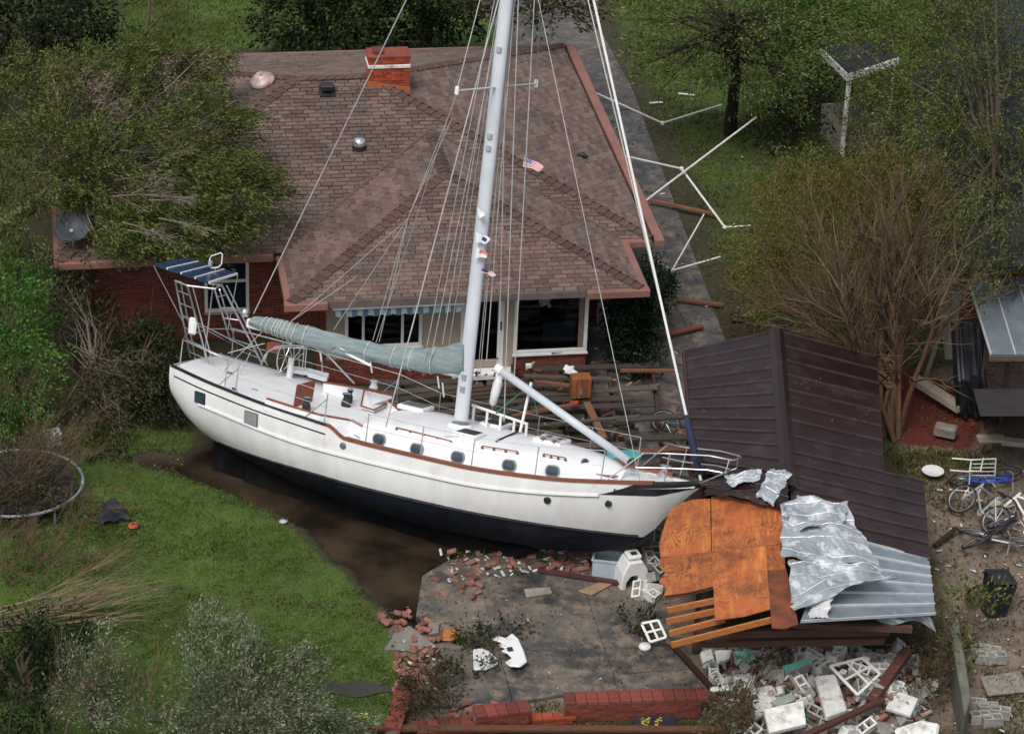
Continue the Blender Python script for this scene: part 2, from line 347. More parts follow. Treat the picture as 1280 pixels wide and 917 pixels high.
def ground_mat():
    m, t, b = start('ground_soil_and_turf'); p = coords(t, 'World')
    at = lambda k: nd(t, 'ShaderNodeAttribute', attribute_name=k).outputs['Fac']
    n1, n2, n3 = noise(t, p, 2.2, 6, .65), noise(t, p, .5, 4), noise(t, p, 9, 5, .7)
    edge = lambda k, n, a=.35, bb=.6: ramp(t, mth(t, 'ADD', at(k), mth(t, 'MULTIPLY', mth(t, 'SUBTRACT', n, .5), .9)), a, bb)
    base = mixc(t, ramp(t, n1, .35, .65), (.055, .047, .03), (.035, .045, .018))
    base = mixc(t, ramp(t, n3, .5, .75), base, (.10, .075, .045))
    sand = mixc(t, ramp(t, n1, .35, .7), (.25, .19, .145), (.13, .10, .08)); sand = mixc(t, ramp(t, n3, .52, .75), sand, (.07, .06, .05))
    col = mixc(t, edge('sand', n1), base, sand)
    col = mixc(t, edge('mulch', n3), col, (.11, .028, .02))
    gr = mixc(t, ramp(t, n1, .3, .7), (.06, .108, .022), (.09, .14, .032)); gr = mixc(t, ramp(t, n2, .45, .7), gr, (.055, .075, .02)); gr = mixc(t, ramp(t, n3, .6, .85), gr, (.03, .05, .012))
    col = mixc(t, edge('grass', n1, .3, .6), col, gr)
    mud = mixc(t, ramp(t, n1, .35, .7), (.055, .04, .025), (.03, .023, .015))
    col = mixc(t, edge('mud', n3, .35, .6), col, mud)
    t.links.new(col, b.inputs['Base Color']); b.inputs['Roughness'].default_value = .95; b.inputs['Specular IOR Level'].default_value = .2
    bump(t, b, noise(t, p, 22, 6, .7), .6, .05); return m
ground.data.materials.append(ground_mat())

def water_mat():
    m, t, b = start('muddy_water'); p = coords(t, 'World')
    c = mixc(t, ramp(t, noise(t, p, .8, 4), .35, .65), (.055, .039, .025), (.014, .0105, .008))
    t.links.new(c, b.inputs['Base Color']); b.inputs['Roughness'].default_value = .06; b.inputs['IOR'].default_value = 1.33
    bump(t, b, noise(t, p, 3.5, 3, .5, 1.0, stretch=(1, 2.2, 1)), .09, .04); return m
mb = MB(); wp = gp([(150, 575), (300, 520), (720, 650), (700, 695), (560, 720), (520, 810), (470, 770), (395, 700), (270, 625)], -.12)
mb.add(wp, [tuple(range(len(wp)))[::-1]]); tag(mb.build('ditch_water', water_mat()), kind='structure')
mb = MB(); pw = [G(442 + 46 * math.cos(k / 20 * 6.283) * (1 + .12 * math.sin(k * 2.3)), 860 + 9 * math.sin(k / 20 * 6.283) * (1 + .25 * math.sin(k * 1.7)), .006) for k in range(20)]; mb.add(pw, [tuple(range(20))[::-1]])
tag(mb.build('puddle', mat('puddle_water', (.05, .045, .035), None, rough=.08)), kind='structure')

def concrete_mat(name, dark, light, sandc, s):
    m, t, b = start(name); p = coords(t, 'World')
    a, n2, n3 = noise(t, p, .55, 6, .62, .6), noise(t, p, 2.6, 6, .7), noise(t, p, 12, 5, .7)
    c = mixc(t, ramp(t, a, .40, .62), dark, light); c = mixc(t, ramp(t, n2, .46, .64), c, sandc)
    c = mixc(t, ramp(t, n3, .6, .8), c, tuple(v * .6 for v in light)); c = mixc(t, s, c, sandc)
    r = ramp(t, a, .35, .6); k = nd(t, 'ShaderNodeMapRange'); k.inputs[3].default_value = .35; k.inputs[4].default_value = .9; t.links.new(r, k.inputs[0])
    t.links.new(c, b.inputs['Base Color']); t.links.new(k.outputs[0], b.inputs['Roughness']); bump(t, b, n3, .3, .01); return m
patio_m = concrete_mat('wet_concrete', (.03, .032, .035), (.115, .104, .088), (.20, .155, .12), .05)
drive_m = concrete_mat('driveway_concrete', (.042, .045, .05), (.085, .084, .083), (.17, .135, .108), .03)
def slabs(name, poly, step, z, th, m, yaw, org, gap=.005):
    ca, sa = math.cos(yaw), math.sin(yaw)
    loc = [((x - org[0]) * ca + (y - org[1]) * sa, -(x - org[0]) * sa + (y - org[1]) * ca) for x, y, *_ in poly]
    xs_ = [p[0] for p in loc]; ys_ = [p[1] for p in loc]; root = None
    root = empty(name, (org[0], org[1], 0)); tag(root, kind='structure')
    for i in range(math.floor(min(xs_) / step), math.ceil(max(xs_) / step)):
        for j in range(math.floor(min(ys_) / step), math.ceil(max(ys_) / step)):
            r = [(i * step + gap, j * step + gap), ((i + 1) * step - gap, j * step + gap), ((i + 1) * step - gap, (j + 1) * step - gap), (i * step + gap, (j + 1) * step - gap)]
            q = clip_poly(loc, r)
            if len(q) < 3: continue
            dz = U(-.012, .012)
            ar = sum(q[k][0] * q[(k + 1) % len(q)][1] - q[(k + 1) % len(q)][0] * q[k][1] for k in range(len(q)))
            if abs(ar) < .05: continue
            if ar < 0: q = q[::-1]
            MB().prism([(org[0] + a * ca - b * sa, org[1] + a * sa + b * ca, z - th + dz) for a, b in q], (0, 0, th)).build('slab', m, root)
    return root
HYAW = rad(10.1)
PATIO = gp([(528, 720), (560, 700), (640, 690), (760, 690), (830, 740), (880, 868), (700, 868), (655, 876), (590, 884), (520, 880), (545, 800), (520, 770)], .05)
slabs('patio', PATIO, 2.1, .055, .12, patio_m, HYAW, (2.2, -12.5))
DRIVE = gp([(540, -60), (742, -60), (752, 40), (792, 115), (838, 240), (872, 330), (905, 420), (935, 470), (880, 600), (770, 600), (740, 470), (690, 330), (640, 60)], .03)
slabs('driveway', DRIVE, 3.6, .03, .1, drive_m, HYAW, (4.4, 1.0))
mb = MB(); rd = [(-60, 25, .02), (60, 25, .02), (60, 32, .02), (-60, 32, .02)]; mb.add(rd, [(0, 1, 2, 3)])
tag(mb.build('road', mat('asphalt', (.06, .06, .063), (.045, .045, .048), 9, .9, bmp=.3)), kind='structure')

# ------------------------------------------------------------------ the house
HO = V((3.14, 1.913, 0)); EU = V((math.cos(HYAW), math.sin(HYAW), 0)); EV = V((-math.sin(HYAW), math.cos(HYAW), 0)); EZ = V((0, 0, 1))
def H(u, v, z=0): return HO + EU * u + EV * v + EZ * z
def HP(px, py, v): p = plane_hit(px, py, H(0, v, 0), EV) - HO; return p.dot(EU), p.z
L_, W_, S_, E_, WA, WB, WP = 13.79, 11.98, .302, 2.55, -8.69, -.737, 2.516
hw = W_ / 2; wc = (WA + WB) / 2; ww = (WB - WA) / 2
house = empty('brick_house', H(-7, 4, 0), 'low red brick house with brown hip roof and pinkish eaves behind the stranded sailboat', 'house')
def zroof(u, v):
    m = min(v, W_ - v, -u, u + L_); a = E_ + S_ * m if m > -.02 else -9
    k = min(v + WP, WB - u, u - WA); b = E_ + S_ * k if k > -.02 and v < hw else -9
    return max(a, b)
RT = E_ + S_ * hw; WRT = E_ + S_ * ww; vb = ww          # wing planes run back into the main slope
planes = [
    [(-L_, 0, E_), (0, 0, E_), (-hw, hw, RT), (-L_ + hw, hw, RT)],
    [(0, 0, E_), (0, W_, E_), (-hw, hw, RT)],
    [(0, W_, E_), (-L_, W_, E_), (-L_ + hw, hw, RT), (-hw, hw, RT)],
    [(-L_, W_, E_), (-L_, 0, E_), (-L_ + hw, hw, RT)],
    [(WA, -WP, E_), (WB, -WP, E_), (wc, -WP + ww, WRT)],
    [(WB, -WP, E_), (WB, vb + .3, E_), (wc, vb + .3, WRT), (wc, -WP + ww, WRT)],
    [(WA, vb + .3, E_), (WA, -WP, E_), (wc, -WP + ww, WRT), (wc, vb + .3, WRT)]]
rb = MB(); tabs = []; TW, TE = .31, .14
for pl in planes:
    P = [H(*q) for q in pl]; e = (P[1] - P[0]).normalized(); n = e.cross(P[-1] - P[0]).normalized(); s = n.cross(e)
    rb.add([p - n * .03 for p in P], [tuple(range(len(P)))])
    to2 = lambda p: ((p - P[0]).dot(e), (p - P[0]).dot(s)); P2 = [to2(p) for p in P]; top = max(q[1] for q in P2); lo_, hi_ = min(q[0] for q in P2), max(q[0] for q in P2)
    j = 0
    while j * TE < top:
        off = (j % 2) * TW / 2 + U(-.04, .04); i = math.floor((lo_ - off) / TW)
        while off + i * TW < hi_:
            x0 = off + i * TW; g = U(.005, .016); r = [(x0 + g, j * TE - .012), (x0 + TW - g, j * TE - .012), (x0 + TW - g, (j + 1) * TE + .02), (x0 + g, (j + 1) * TE + .02)]
            q = clip_poly(r, P2); i += 1
            if len(q) < 3: continue
            cx = sum(a for a, _ in q) / len(q); cy = sum(b for _, b in q) / len(q); wpos = P[0] + e * cx + s * cy; hu, hv = (wpos - HO).dot(EU), (wpos - HO).dot(EV)
            if wpos.z < zroof(hu, hv) - .05: continue
            full = len(q) == 4 and all(abs(a[0] - b[0]) + abs(a[1] - b[1]) < 1e-6 for a, b in zip(sorted(q), sorted(r)))
            tabs.append((wpos, P[0], e, s, n, q, j * TE, full, (x0, j * TE), U(.018, .036)))
        j += 1
rb.build('roof', felt, house); roof = bpy.data.objects['roof']
tabs.sort(key=lambda a: (a[0] - CAMP).length)
stuff = MB(); one = None; cnt = 0
tabmesh = MB(); tabmesh.add([(.008, -.012, .022), (TW - .008, -.012, .022), (TW - .008, TE + .02, .002), (.008, TE + .02, .002), (.008, -.012, -.03), (TW - .008, -.012, -.03)], [(0, 1, 2, 3), (4, 5, 1, 0), (4, 0, 3), (1, 5, 2)])
for wpos, o, e, s, n, q, y0, full, (x0, yy), th in tabs:
    if full and cnt < 300 and (wpos - HO).dot(EV) < 0:
        if one is None: one = tabmesh.build('shingle', shingle); ob = one
        else: ob = bpy.data.objects.new('shingle', one.data); C.objects.link(ob)
        p = o + e * x0 + s * yy
        ob.matrix_basis = M4(((e.x, s.x, n.x, p.x), (e.y, s.y, n.y, p.y), (e.z, s.z, n.z, p.z), (0, 0, 0, 1))); adopt(ob, roof); cnt += 1
        continue
    hgt = lambda b: th * (1 - (b - y0) / (TE + .02)) + .002
    k = len(q); top_ = [o + e * a + s * b + n * hgt(b) for a, b in q]; bot = [o + e * a + s * b - n * .03 for a, b in q]
    stuff.add(top_ + bot, [tuple(range(k))] + [(i, k + i, k + (i + 1) % k, (i + 1) % k) for i in range(k)])
tag(stuff.build('shingle_courses', shingle, roof), kind='stuff')
capm = None
def caps(a, b, nL, nR):       # folded cap shingles from the low end a to the high end b
    global capm
    a, b = V(a), V(b); d = (b - a); Ln = d.length; d.normalize(); nL, nR = V(nL), V(nR)
    up = (nL + nR).normalized(); sd = d.cross(up).normalized(); up = sd.cross(d)
    if capm is None:
        drop = .055
        c_ = MB(); vs = []
        for y, hh in ((-.02, .082), (.26, .046)):
            vs += [(-.15, y, hh - drop), (0, y, hh), (.15, y, hh - drop)]
        vs += [(-.15, -.02, -drop), (0, -.02, .02), (.15, -.02, -drop)]
        c_.add(vs, [(0, 1, 4, 3), (1, 2, 5, 4), (6, 7, 1, 0), (7, 8, 2, 1)]); capm = c_.build('hip_cap', shingcap); first = capm
    k = int(Ln / .22)
    for i in range(k):
        p = a + d * (i * .22); jit = U(-.012, .012)
        if i == 0 and capm.parent is None: ob = capm
        else: ob = bpy.data.objects.new('hip_cap', capm.data); C.objects.link(ob)
        p = p + sd * jit
        ob.matrix_basis = M4(((sd.x, d.x, up.x, p.x), (sd.y, d.y, up.y, p.y), (sd.z, d.z, up.z, p.z), (0, 0, 0, 1))); adopt(ob, roof)
nf, nb, nr_, nl = (EZ - EV * S_ * -1 * -1).normalized(), (EZ + EV * S_).normalized(), (EZ + EU * S_).normalized(), (EZ - EU * S_).normalized()
caps(H(0, 0, E_), H(-hw, hw, RT), nf, nr_); caps(H(0, W_, E_), H(-hw, hw, RT), nr_, nb)
caps(H(-L_, 0, E_), H(-L_ + hw, hw, RT), nl, nf); caps(H(-L_, W_, E_), H(-L_ + hw, hw, RT), nb, nl)
caps(H(-hw, hw, RT), H(-L_ + hw, hw, RT), nb, nf)
caps(H(WB, -WP, E_), H(wc, -WP + ww, WRT), nf, nr_); caps(H(WA, -WP, E_), H(wc, -WP + ww, WRT), nl, nf)
caps(H(wc, -WP + ww, WRT), H(wc, vb - WP + WP - .1, WRT), nl, nr_)
for a, b in ((H(WB, 0, E_), H(wc, ww, WRT)), (H(WA, 0, E_), H(wc, ww, WRT))): MB().beam(a + EZ * .012, b + EZ * .03, .09, .05).build('valley_flashing', shingcap, house)
# eaves: soffit, broad pinkish gutters, plain fascia along the wing front
mb = MB(); zs = E_ - .17
for q in ([(-L_ + .02, .02), (-.02, .02), (-.02, W_ - .02), (-L_ + .02, W_ - .02)], [(WA + .02, -WP + .02), (WB - .02, -WP + .02), (WB - .02, .5), (WA + .02, .5)]):
    dz = 0 if q[0][1] > 0 else -.004
    mb.add([H(a, b, zs + dz) for a, b in q], [(3, 2, 1, 0)])
mb.build('soffit', tan, house)
def eave(a, b, out, wd, ht, m, nm, z=E_ + .01):
    a, b, out = H(*a, z), H(*b, z), V(out); return MB().beam(a + out * (wd / 2 - .03) - EZ * ht / 2, b + out * (wd / 2 - .03) - EZ * ht / 2, wd, ht, m=0).build(nm, m, house, bevel=.012)
eave((.12, -.15), (.12, W_), EU, .24, .17, pinktrim, 'gutter'); eave((-L_, -.004), (WA - .2, -.004), -EV, .16, .17, pinktrim, 'gutter')
eave((WB + .02, .0), (.0, .0), -EV, .2, .165, pinktrim, 'gutter', E_ + .006); eave((WB, -WP), (WB, -.17), EU, .22, .17, pinktrim, 'gutter')
eave((WB - 1.25, -WP), (WB + .2, -WP), -EV, .2, .175, pinktrim, 'gutter', E_ + .014); eave((WA - .18, -WP), (WA + .8, -WP), -EV, .18, .175, pinktrim, 'gutter', E_ + .014)
eave((WA, -WP + .03), (WA, -.15), -EU, .18, .17, pinktrim, 'gutter'); eave((WA + .8, -WP), (WB - 1.25, -WP), -EV, .06, .19, mat('grey_fascia', (.16, .12, .11), (.1, .075, .07), 4, .8), 'fascia')
eave((-L_, W_), (.1, W_), EV, .14, .16, pinktrim, 'gutter'); eave((-L_, 0), (-L_, W_), -EU, .14, .16, pinktrim, 'gutter', E_ + .003)

# walls
vw, vm = -1.83, .69                     # front wall of the wing, front wall of the main body
uL, uR, uML = WA + .72, -1.80, -13.05
wz = zs - .01
brickjobs = []
def wallseg(v, u0, u1, z0, z1, m=mortar, name='wall', th=.2, bricks=False):
    b = MB().prism([H(u0, v, z0), H(u1, v, z0), H(u1, v, z1), H(u0, v, z1)], EV * th).build(name, m, house)
    if bricks: brickjobs.append((H(u0, v, z0), EU, -EV, u1 - u0, z1 - z0))
    return b
BL, BH, JT = .205, .062, .012
# main wall left of the wing: brick, window, then brick
w1 = [HP(256, 390, vm), HP(311, 326, vm)]; wu0, wu1, wz0 = w1[0][0], w1[1][0], HP(283, 389, vm)[1]; wz1 = wz - .05
wallseg(vm, uML, wu0, 0, wz, bricks=True); wallseg(vm, wu0, wu1, 0, wz0, bricks=True); wallseg(vm, wu1, uL, 0, wz, bricks=True)
# wing front wall, left to right
u_a = HP(408, 420, vw)[0]; u_b = HP(431, 420, vw)[0]; u_c = HP(528, 400, vw)[0]; u_d = HP(576, 400, vw)[0]; u_e = HP(624, 420, vw)[0]; u_f = HP(642, 420, vw)[0]; u_g = HP(735, 400, vw)[0]
zk = HP(690, 440, vw)[1]; zk2 = .95
wallseg(vw, uL, u_a, 0, wz, bricks=True); wallseg(vw, u_a, u_b, .7, wz, tan, 'siding_panel', .18); wallseg(vw, u_a, u_d, 0, .7, bricks=True); wallseg(vw, u_b, u_c, .7, zk2, tan, 'siding_panel', .18)
wallseg(vw, u_c, u_d, .7, wz, tan, 'siding_panel', .18); wallseg(vw, u_e, u_f, 0, wz, tan, 'siding_panel', .18); wallseg(vw, u_f, u_g, 0, zk, bricks=True); wallseg(vw, u_g, uR, 0, wz, bricks=True)
for a, b in (((uR, vw), (uR, vm + .4)), ((-1.05, vm), (-1.05, W_ - .7)), ((-1.05, W_ - .7), (uML, W_ - .7)), ((uML, W_ - .7), (uML, vm)), ((uL, vm), (uL, vw))):
    A, B = H(*a), H(*b); d = (B - A).normalized(); n = V((d.y, -d.x, 0)); MB().prism([A + d * .003, B - d * .003, B - d * .003 + EZ * wz, A + d * .003 + EZ * wz], -n * .19).build('wall', mortar, house)
    brickjobs.append((A, d, n, (B - A).length, wz))
wallseg(vm, uR, -1.05, 0, wz, bricks=True)
bl = []
for o, d, n, ln, ht in brickjobs:
    r = 0; z = .006
    while z + BH < ht:
        x = -(r % 2) * (BL + JT) / 2 + .004
        while x < ln:
            a, b = max(x, .002), min(x + BL, ln - .002)
            if b - a > .03: bl.append((o + d * ((a + b) / 2) + EZ * (z + BH / 2), d, n, b - a, U(.006, .014)))
            x += BL + JT
        z += BH + JT; r += 1
def lay_bricks(bl, parent, mats_, maxp=300, name='brick', pickable=lambda b: True):
    bl.sort(key=lambda b: (0 if pickable(b) else 1, (b[0] - CAMP).length)); st = MB(); base = None; c = 0
    for p, d, n, ln, pr in bl:
        if c < maxp and pickable((p, d, n, ln, pr)):
            if base is None: base = MB().box((0, 0, 0), (1, .05, BH), None).build(name, mats_); ob = base
            else: ob = bpy.data.objects.new(name, base.data); C.objects.link(ob)
            q = p + n * (pr - .025)
            ob.matrix_basis = M4(((d.x * ln, -n.x, 0, q.x), (d.y * ln, -n.y, 0, q.y), (d.z * ln, -n.z, 1, q.z), (0, 0, 0, 1))); adopt(ob, parent); c += 1
        else:
            q = [p - d * ln / 2 - EZ * BH / 2, p + d * ln / 2 - EZ * BH / 2, p + d * ln / 2 + EZ * BH / 2, p - d * ln / 2 + EZ * BH / 2]
            f = [v + n * pr for v in q]; st.add(f + q, [(0, 1, 2, 3), (0, 4, 5, 1), (2, 6, 7, 3), (0, 3, 7, 4), (1, 5, 6, 2)])
    if st.f: tag(st.build('brickwork', mats_, parent), kind='stuff')
def facing(b): return b[2].y < -.5 and b[0].z > .55
lay_bricks(bl, house, brick, 300, pickable=facing)

# windows, sliding door, awning
def window(u0, u1, z0, z1, v, mull=(), nm='window', fw=.075, sill=True):
    f = MB(); y = v - .03
    bar = lambda a, b, c, d, dd=.06, yy=0: f.prism([H(a, y - yy, c), H(b, y - yy, c), H(b, y - yy, d), H(a, y - yy, d)], EV * (dd + .05))
    bar(u0, u0 + fw, z0, z1); bar(u1 - fw, u1, z0, z1); bar(u0 + fw + .001, u1 - fw - .001, z1 - fw, z1); bar(u0 + fw + .001, u1 - fw - .001, z0, z0 + fw)
    fr = f.build(nm, whitep, house, bevel=.006)
    xs_ = [u0 + fw] + list(mull) + [u1 - fw]
    for mu in mull: MB().prism([H(mu - .03, y + .01, z0 + fw), H(mu + .03, y + .01, z0 + fw), H(mu + .03, y + .01, z1 - fw), H(mu - .03, y + .01, z1 - fw)], EV * .06).build('mullion', whitep, fr)
    for a, b in zip(xs_[:-1], xs_[1:]): MB().prism([H(a + .01, y + .04, z0 + fw), H(b - .01, y + .04, z0 + fw), H(b - .01, y + .04, z1 - fw), H(a + .01, y + .04, z1 - fw)], EV * .012).build('pane', pane_m, fr)
    if sill: MB().prism([H(u0 - .02, v - .07, z0 - .045), H(u1 + .02, v - .07, z0 - .045), H(u1 + .02, v - .07, z0 - .004), H(u0 - .02, v - .07, z0 - .004)], EV * .065).build('sill', tan if nm == 'sash_window' else whitep, fr)
    return fr
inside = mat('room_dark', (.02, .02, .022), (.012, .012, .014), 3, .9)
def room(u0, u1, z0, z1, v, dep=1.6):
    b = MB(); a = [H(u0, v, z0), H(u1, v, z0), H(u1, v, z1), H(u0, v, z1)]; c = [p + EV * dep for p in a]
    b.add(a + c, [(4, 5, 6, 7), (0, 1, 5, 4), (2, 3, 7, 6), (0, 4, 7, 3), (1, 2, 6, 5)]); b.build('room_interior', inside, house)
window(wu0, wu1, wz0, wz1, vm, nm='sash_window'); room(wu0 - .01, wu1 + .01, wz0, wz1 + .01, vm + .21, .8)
sw = [o for o in house.children if o.name.startswith('sash_window')][0]; zm = (wz0 + wz1) / 2 - .02
MB().prism([H(wu0 + .076, vm - .035, zm), H(wu1 - .076, vm - .035, zm), H(wu1 - .076, vm - .035, zm + .06), H(wu0 + .076, vm - .035, zm + .06)], EV * .05).build('meeting_rail', whitep, sw)
MB().prism([H(wu0 + .03, vm + .25, wz0), H(wu1 - .03, vm + .25, wz0), H(wu1 - .03, vm + .25, wz1), H(wu0 + .03, vm + .25, wz1)], EV * .01).build('blue_blind', mat('blue_blind', (.22, .30, .42), (.17, .24, .35), 3, .8), sw)
m1, m2 = HP(454, 410, vw)[0], HP(503, 410, vw)[0]
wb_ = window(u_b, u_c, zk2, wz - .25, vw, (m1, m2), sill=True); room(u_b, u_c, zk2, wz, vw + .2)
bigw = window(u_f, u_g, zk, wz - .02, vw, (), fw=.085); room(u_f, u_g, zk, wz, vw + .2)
cu = HP(713, 400, vw)[0]
MB().prism([H(cu, vw + .5, zk + .02), H(u_g - .05, vw + .5, zk + .02), H(u_g - .05, vw + .5, wz - .05), H(cu, vw + .5, wz - .05)], EV * .02).build('curtain', mat('grey_curtain', (.17, .19, .22), (.12, .14, .16), 5, .9), bigw)
MB().box(H(u_g - .6, vw + .4, zk + .3), (.75, .05, .55), Rz(HYAW, 3, 'Z')).build('pale_panel', mat('pale_panel', (.24, .28, .31)), bigw)
MB().box(H((m1 + m2) / 2 - .1, vw + .7, zk2 + .9), (.6, .1, .12), Rz(HYAW, 3, 'Z')).build('red_cushion', redp, wb_)
for k in range(5): MB().box(H(m2 - .35, vw + .45, zk2 + .35 + k * .16), (.55, .03, .05), Rz(HYAW, 3, 'Z')).build('blind_slat', mat('blue_slat', (.09, .14, .2)), wb_)
d0, d1 = HP(597, 420, vw)[0], HP(622, 420, vw)[0]; zd = HP(610, 455, vw)[1]
door = MB()
door.prism([H(u_d, vw - .02, .3), H(u_d + .26, vw - .02, .3), H(u_d + .26, vw - .02, wz), H(u_d, vw - .02, wz)], EV * .15).prism([H(d1, vw - .02, .3), H(d1 + .14, vw - .02, .3), H(d1 + .14, vw - .02, wz), H(d1, vw - .02, wz)], EV * .15)
door = door.build('sliding_door', whitep, house, bevel=.008)
MB().prism([H(u_d + .26, vw + .04, .3), H(d1, vw + .04, .3), H(d1, vw + .04, wz - .01), H(u_d + .26, vw + .04, wz - .01)], EV * .02).build('pane', pane_m, door)
MB().prism([H(u_d + .262, vw, .3), H(d1 - .002, vw, .3), H(d1 - .002, vw, .48), H(u_d + .262, vw, .48)], EV * .1).build('bottom_rail', tan, door)
MB().tube([H(d1 + .06, vw - .05, 1.3), H(d1 + .06, vw - .06, 1.5)], .02).build('handle', blackpl, door)
MB().prism([H(u_d - .2, vw - .35, .16), H(d1 + .35, vw - .35, .16), H(d1 + .35, vw - .35, .29), H(u_d - .2, vw - .35, .29)], EV * .34).build('door_step', whitep, house)
room(u_d + .2, d1 + .05, .3, wz, vw + .2)
# awning: striped valance under a white roller bar
aw = MB(); a0, a1 = HP(419, 384, vw - .6)[0], HP(577, 381, vw - .6)[0]; za, zb = wz - .04, HP(500, 382, vw - .6)[1]; n = 46
for i in range(n):
    x0, x1 = a0 + (a1 - a0) * i / n, a0 + (a1 - a0) * (i + 1) / n; k = 1 if (i // 2) % 2 else 0; mid = (x0 + x1) / 2
    f = [H(x0, vw - .05, za), H(x1, vw - .05, za), H(x1, vw - .6, zb), H(x0, vw - .6, zb)]
    aw.add(f + [p - EZ * .012 for p in f], [(0, 1, 2, 3), (7, 6, 5, 4)], k)
    sc = lambda x: .17 + .05 * abs(math.sin(math.pi * (x - a0) / (a1 - a0) * 11))
    g = [H(x0, vw - .63, zb - .03), H(x1, vw - .63, zb - .03), H(x1, vw - .64, zb - sc(x1)), H(x0, vw - .64, zb - sc(x0))]
    aw.add(g + [p + EV * .008 for p in g], [(3, 2, 1, 0), (4, 5, 6, 7)], k)
awo = aw.build('awning', [mat('awning_pale', (.25, .30, .27), (.19, .235, .22), 4, .9), mat('awning_blue', (.055, .105, .16), (.04, .08, .125), 4, .9)], house)
MB().tube([H(a0 - .06, vw - .62, zb), H(a1 + .06, vw - .62, zb)], .04, 8).build('roller_bar', whitep, awo)
# chimney
cp = None
cu_, cv_ = -5.55, hw - .15
chim = MB(); cw, cdp, z0, z1 = 1.0, .55, 3.75, 5.0
chim.box(H(cu_, cv_, (z0 + z1) / 2), (cw - .03, cdp - .03, z1 - z0), Rz(HYAW, 3, 'Z')); ch = chim.build('chimney', mortar, house)
bl = []
for o, d, n_, ln in ((H(cu_ - cw / 2, cv_ - cdp / 2), EU, -EV, cw), (H(cu_ + cw / 2, cv_ - cdp / 2), EV, EU, cdp), (H(cu_ - cw / 2, cv_ + cdp / 2), -EV, -EU, cdp)):
    z, r = z0, 0
    while z + BH < z1:
        x = -(r % 2) * .1
        while x < ln:
            a, b = max(x, 0), min(x + BL, ln)
            if b - a > .03: bl.append((o + d * ((a + b) / 2) + EZ * (z + BH / 2), d, n_, b - a, U(.002, .012)))
            x += BL + JT
        z += BH + JT; r += 1
lay_bricks(bl, ch, brickor)
MB().box(H(cu_, cv_, z1 - .22), (cw + .06, cdp + .06, .09), Rz(HYAW, 3, 'Z')).build('cap_band', whitecin, ch, bevel=.01)
MB().box(H(cu_, cv_, z1 + .03), (cw + .05, cdp + .05, .06), Rz(HYAW, 3, 'Z')).build('chimney_top', brick, ch, bevel=.01)
for s in (-1,): MB().box(H(cu_ + s * .25, cv_, z1 + .1), (.26, .36, .09), Rz(HYAW, 3, 'Z')).build('flue_brick', brick, ch, bevel=.01)
fz = lambda u: zroof(u, cv_ - cdp / 2)
MB().prism([H(cu_ - .53, cv_ - cdp / 2 - .035, 4.02), H(cu_ + .53, cv_ - cdp / 2 - .035, 3.9), H(cu_ + .53, cv_ - cdp / 2 - .035, 4.22), H(cu_ - .53, cv_ - cdp / 2 - .035, 4.42)], EV * .02).build('flashing', mat('rust_flashing', (.42, .14, .045), (.32, .10, .035), 5, .7), ch)
# roof vents and the loose scrap on the roof
def onroof(px, py):
    z = 3.5
    for _ in range(30):
        p = G(px, py, z); z = .6 * z + .4 * zroof((p - HO).dot(EU), (p - HO).dot(EV))
    return G(px, py, z)

p = onroof(328, 106); rt = Rz(rad(-14), 3, 'Y') @ Rz(rad(14), 3, 'X')
v1 = MB().lathe([(.02, .2), (.14, .2), (.155, .17), (.27, .09), (.33, .02), (.3, -.03), (.2, -.04)], p + EZ * .1, 24, rot=rt).build('roof_vent', mat('faded_pink_metal', (.62, .55, .54), (.42, .2, .17), 2.5, .4, .2, stretch=(3, 1, 1)), house, smooth=True)
MB().lathe([(.2, -.1), (.2, .1)], p, 16).build('vent_pipe', galv, v1)
p = onroof(409, 116); v2 = MB().box(p + EZ * .16, (.32, .3, .16), Rz(HYAW, 3, 'Z')).build('roof_vent', blackpl, house, bevel=.03); MB().box(p + EZ * .03, (.4, .42, .05), Rz(HYAW, 3, 'Z') @ Rz(math.atan(S_), 3, 'X')).build('vent_base', blackpl, v2)
p = onroof(449, 186); v3 = MB().lathe([(.02, .3), (.1, .28), (.15, .22), (.165, .15), (.15, .09), (.11, .05)], p, 20).build('roof_vent', mat('bright_metal', (.75, .76, .78), None, rough=.15, metal=.9), house, smooth=True)
MB().lathe([(.12, -.05), (.12, .06), (.17, .07), (.17, -.02)], p, 16).build('vent_collar', blackpl, v3); MB().box(p + EZ * .0, (.36, .34, .03), Rz(HYAW, 3, 'Z') @ Rz(math.atan(S_), 3, 'X')).build('vent_base', blackpl, v3)
p = onroof(728, 197); s_ = MB(); s_.tube([p + V((-.12, 0, .05)), p + V((0, -.03, .09)), p + V((.13, -.06, .04))], [.05, .08, .03], 7); tag(s_.build('roof_scrap', blackpl, smooth=True), 'small black scrap lying on the right slope of the brown roof', 'scrap')
# satellite dish at the left eave
p = H(-L_ + .35, .45, 2.75); dish = empty('satellite_dish', p, 'grey satellite dish on a short mast at the left eave of the brick house', 'satellite dish')
q = p + EZ * .42; R = (ray(640, 458) * -1 + V((.1, 0, .8))).to_track_quat('Z', 'Y').to_matrix()
MB().lathe([(.005, -.03), (.15, -.02), (.28, .03), (.38, .085), (.39, .09), (.38, .075), (.28, .018), (.01, -.05)], q, 24, rot=R).build('reflector', mat('dish_grey', (.05, .06, .08), (.07, .08, .10), 3, .5), dish, smooth=True)
MB().tube([p - EZ * .35, p, q - V((0, -.08, .06))], .035, 8).build('mast_pipe', galv, dish)
a_ = MB().tube([q + R @ V((0, -.36, .05)), q + R @ V((0, -.3, .35))], .015, 6).build('feed_arm', galv, dish); MB().box(q + R @ V((0, -.3, .38)), (.08, .08, .12), R).build('receiver', beigeb, dish, bevel=.01)

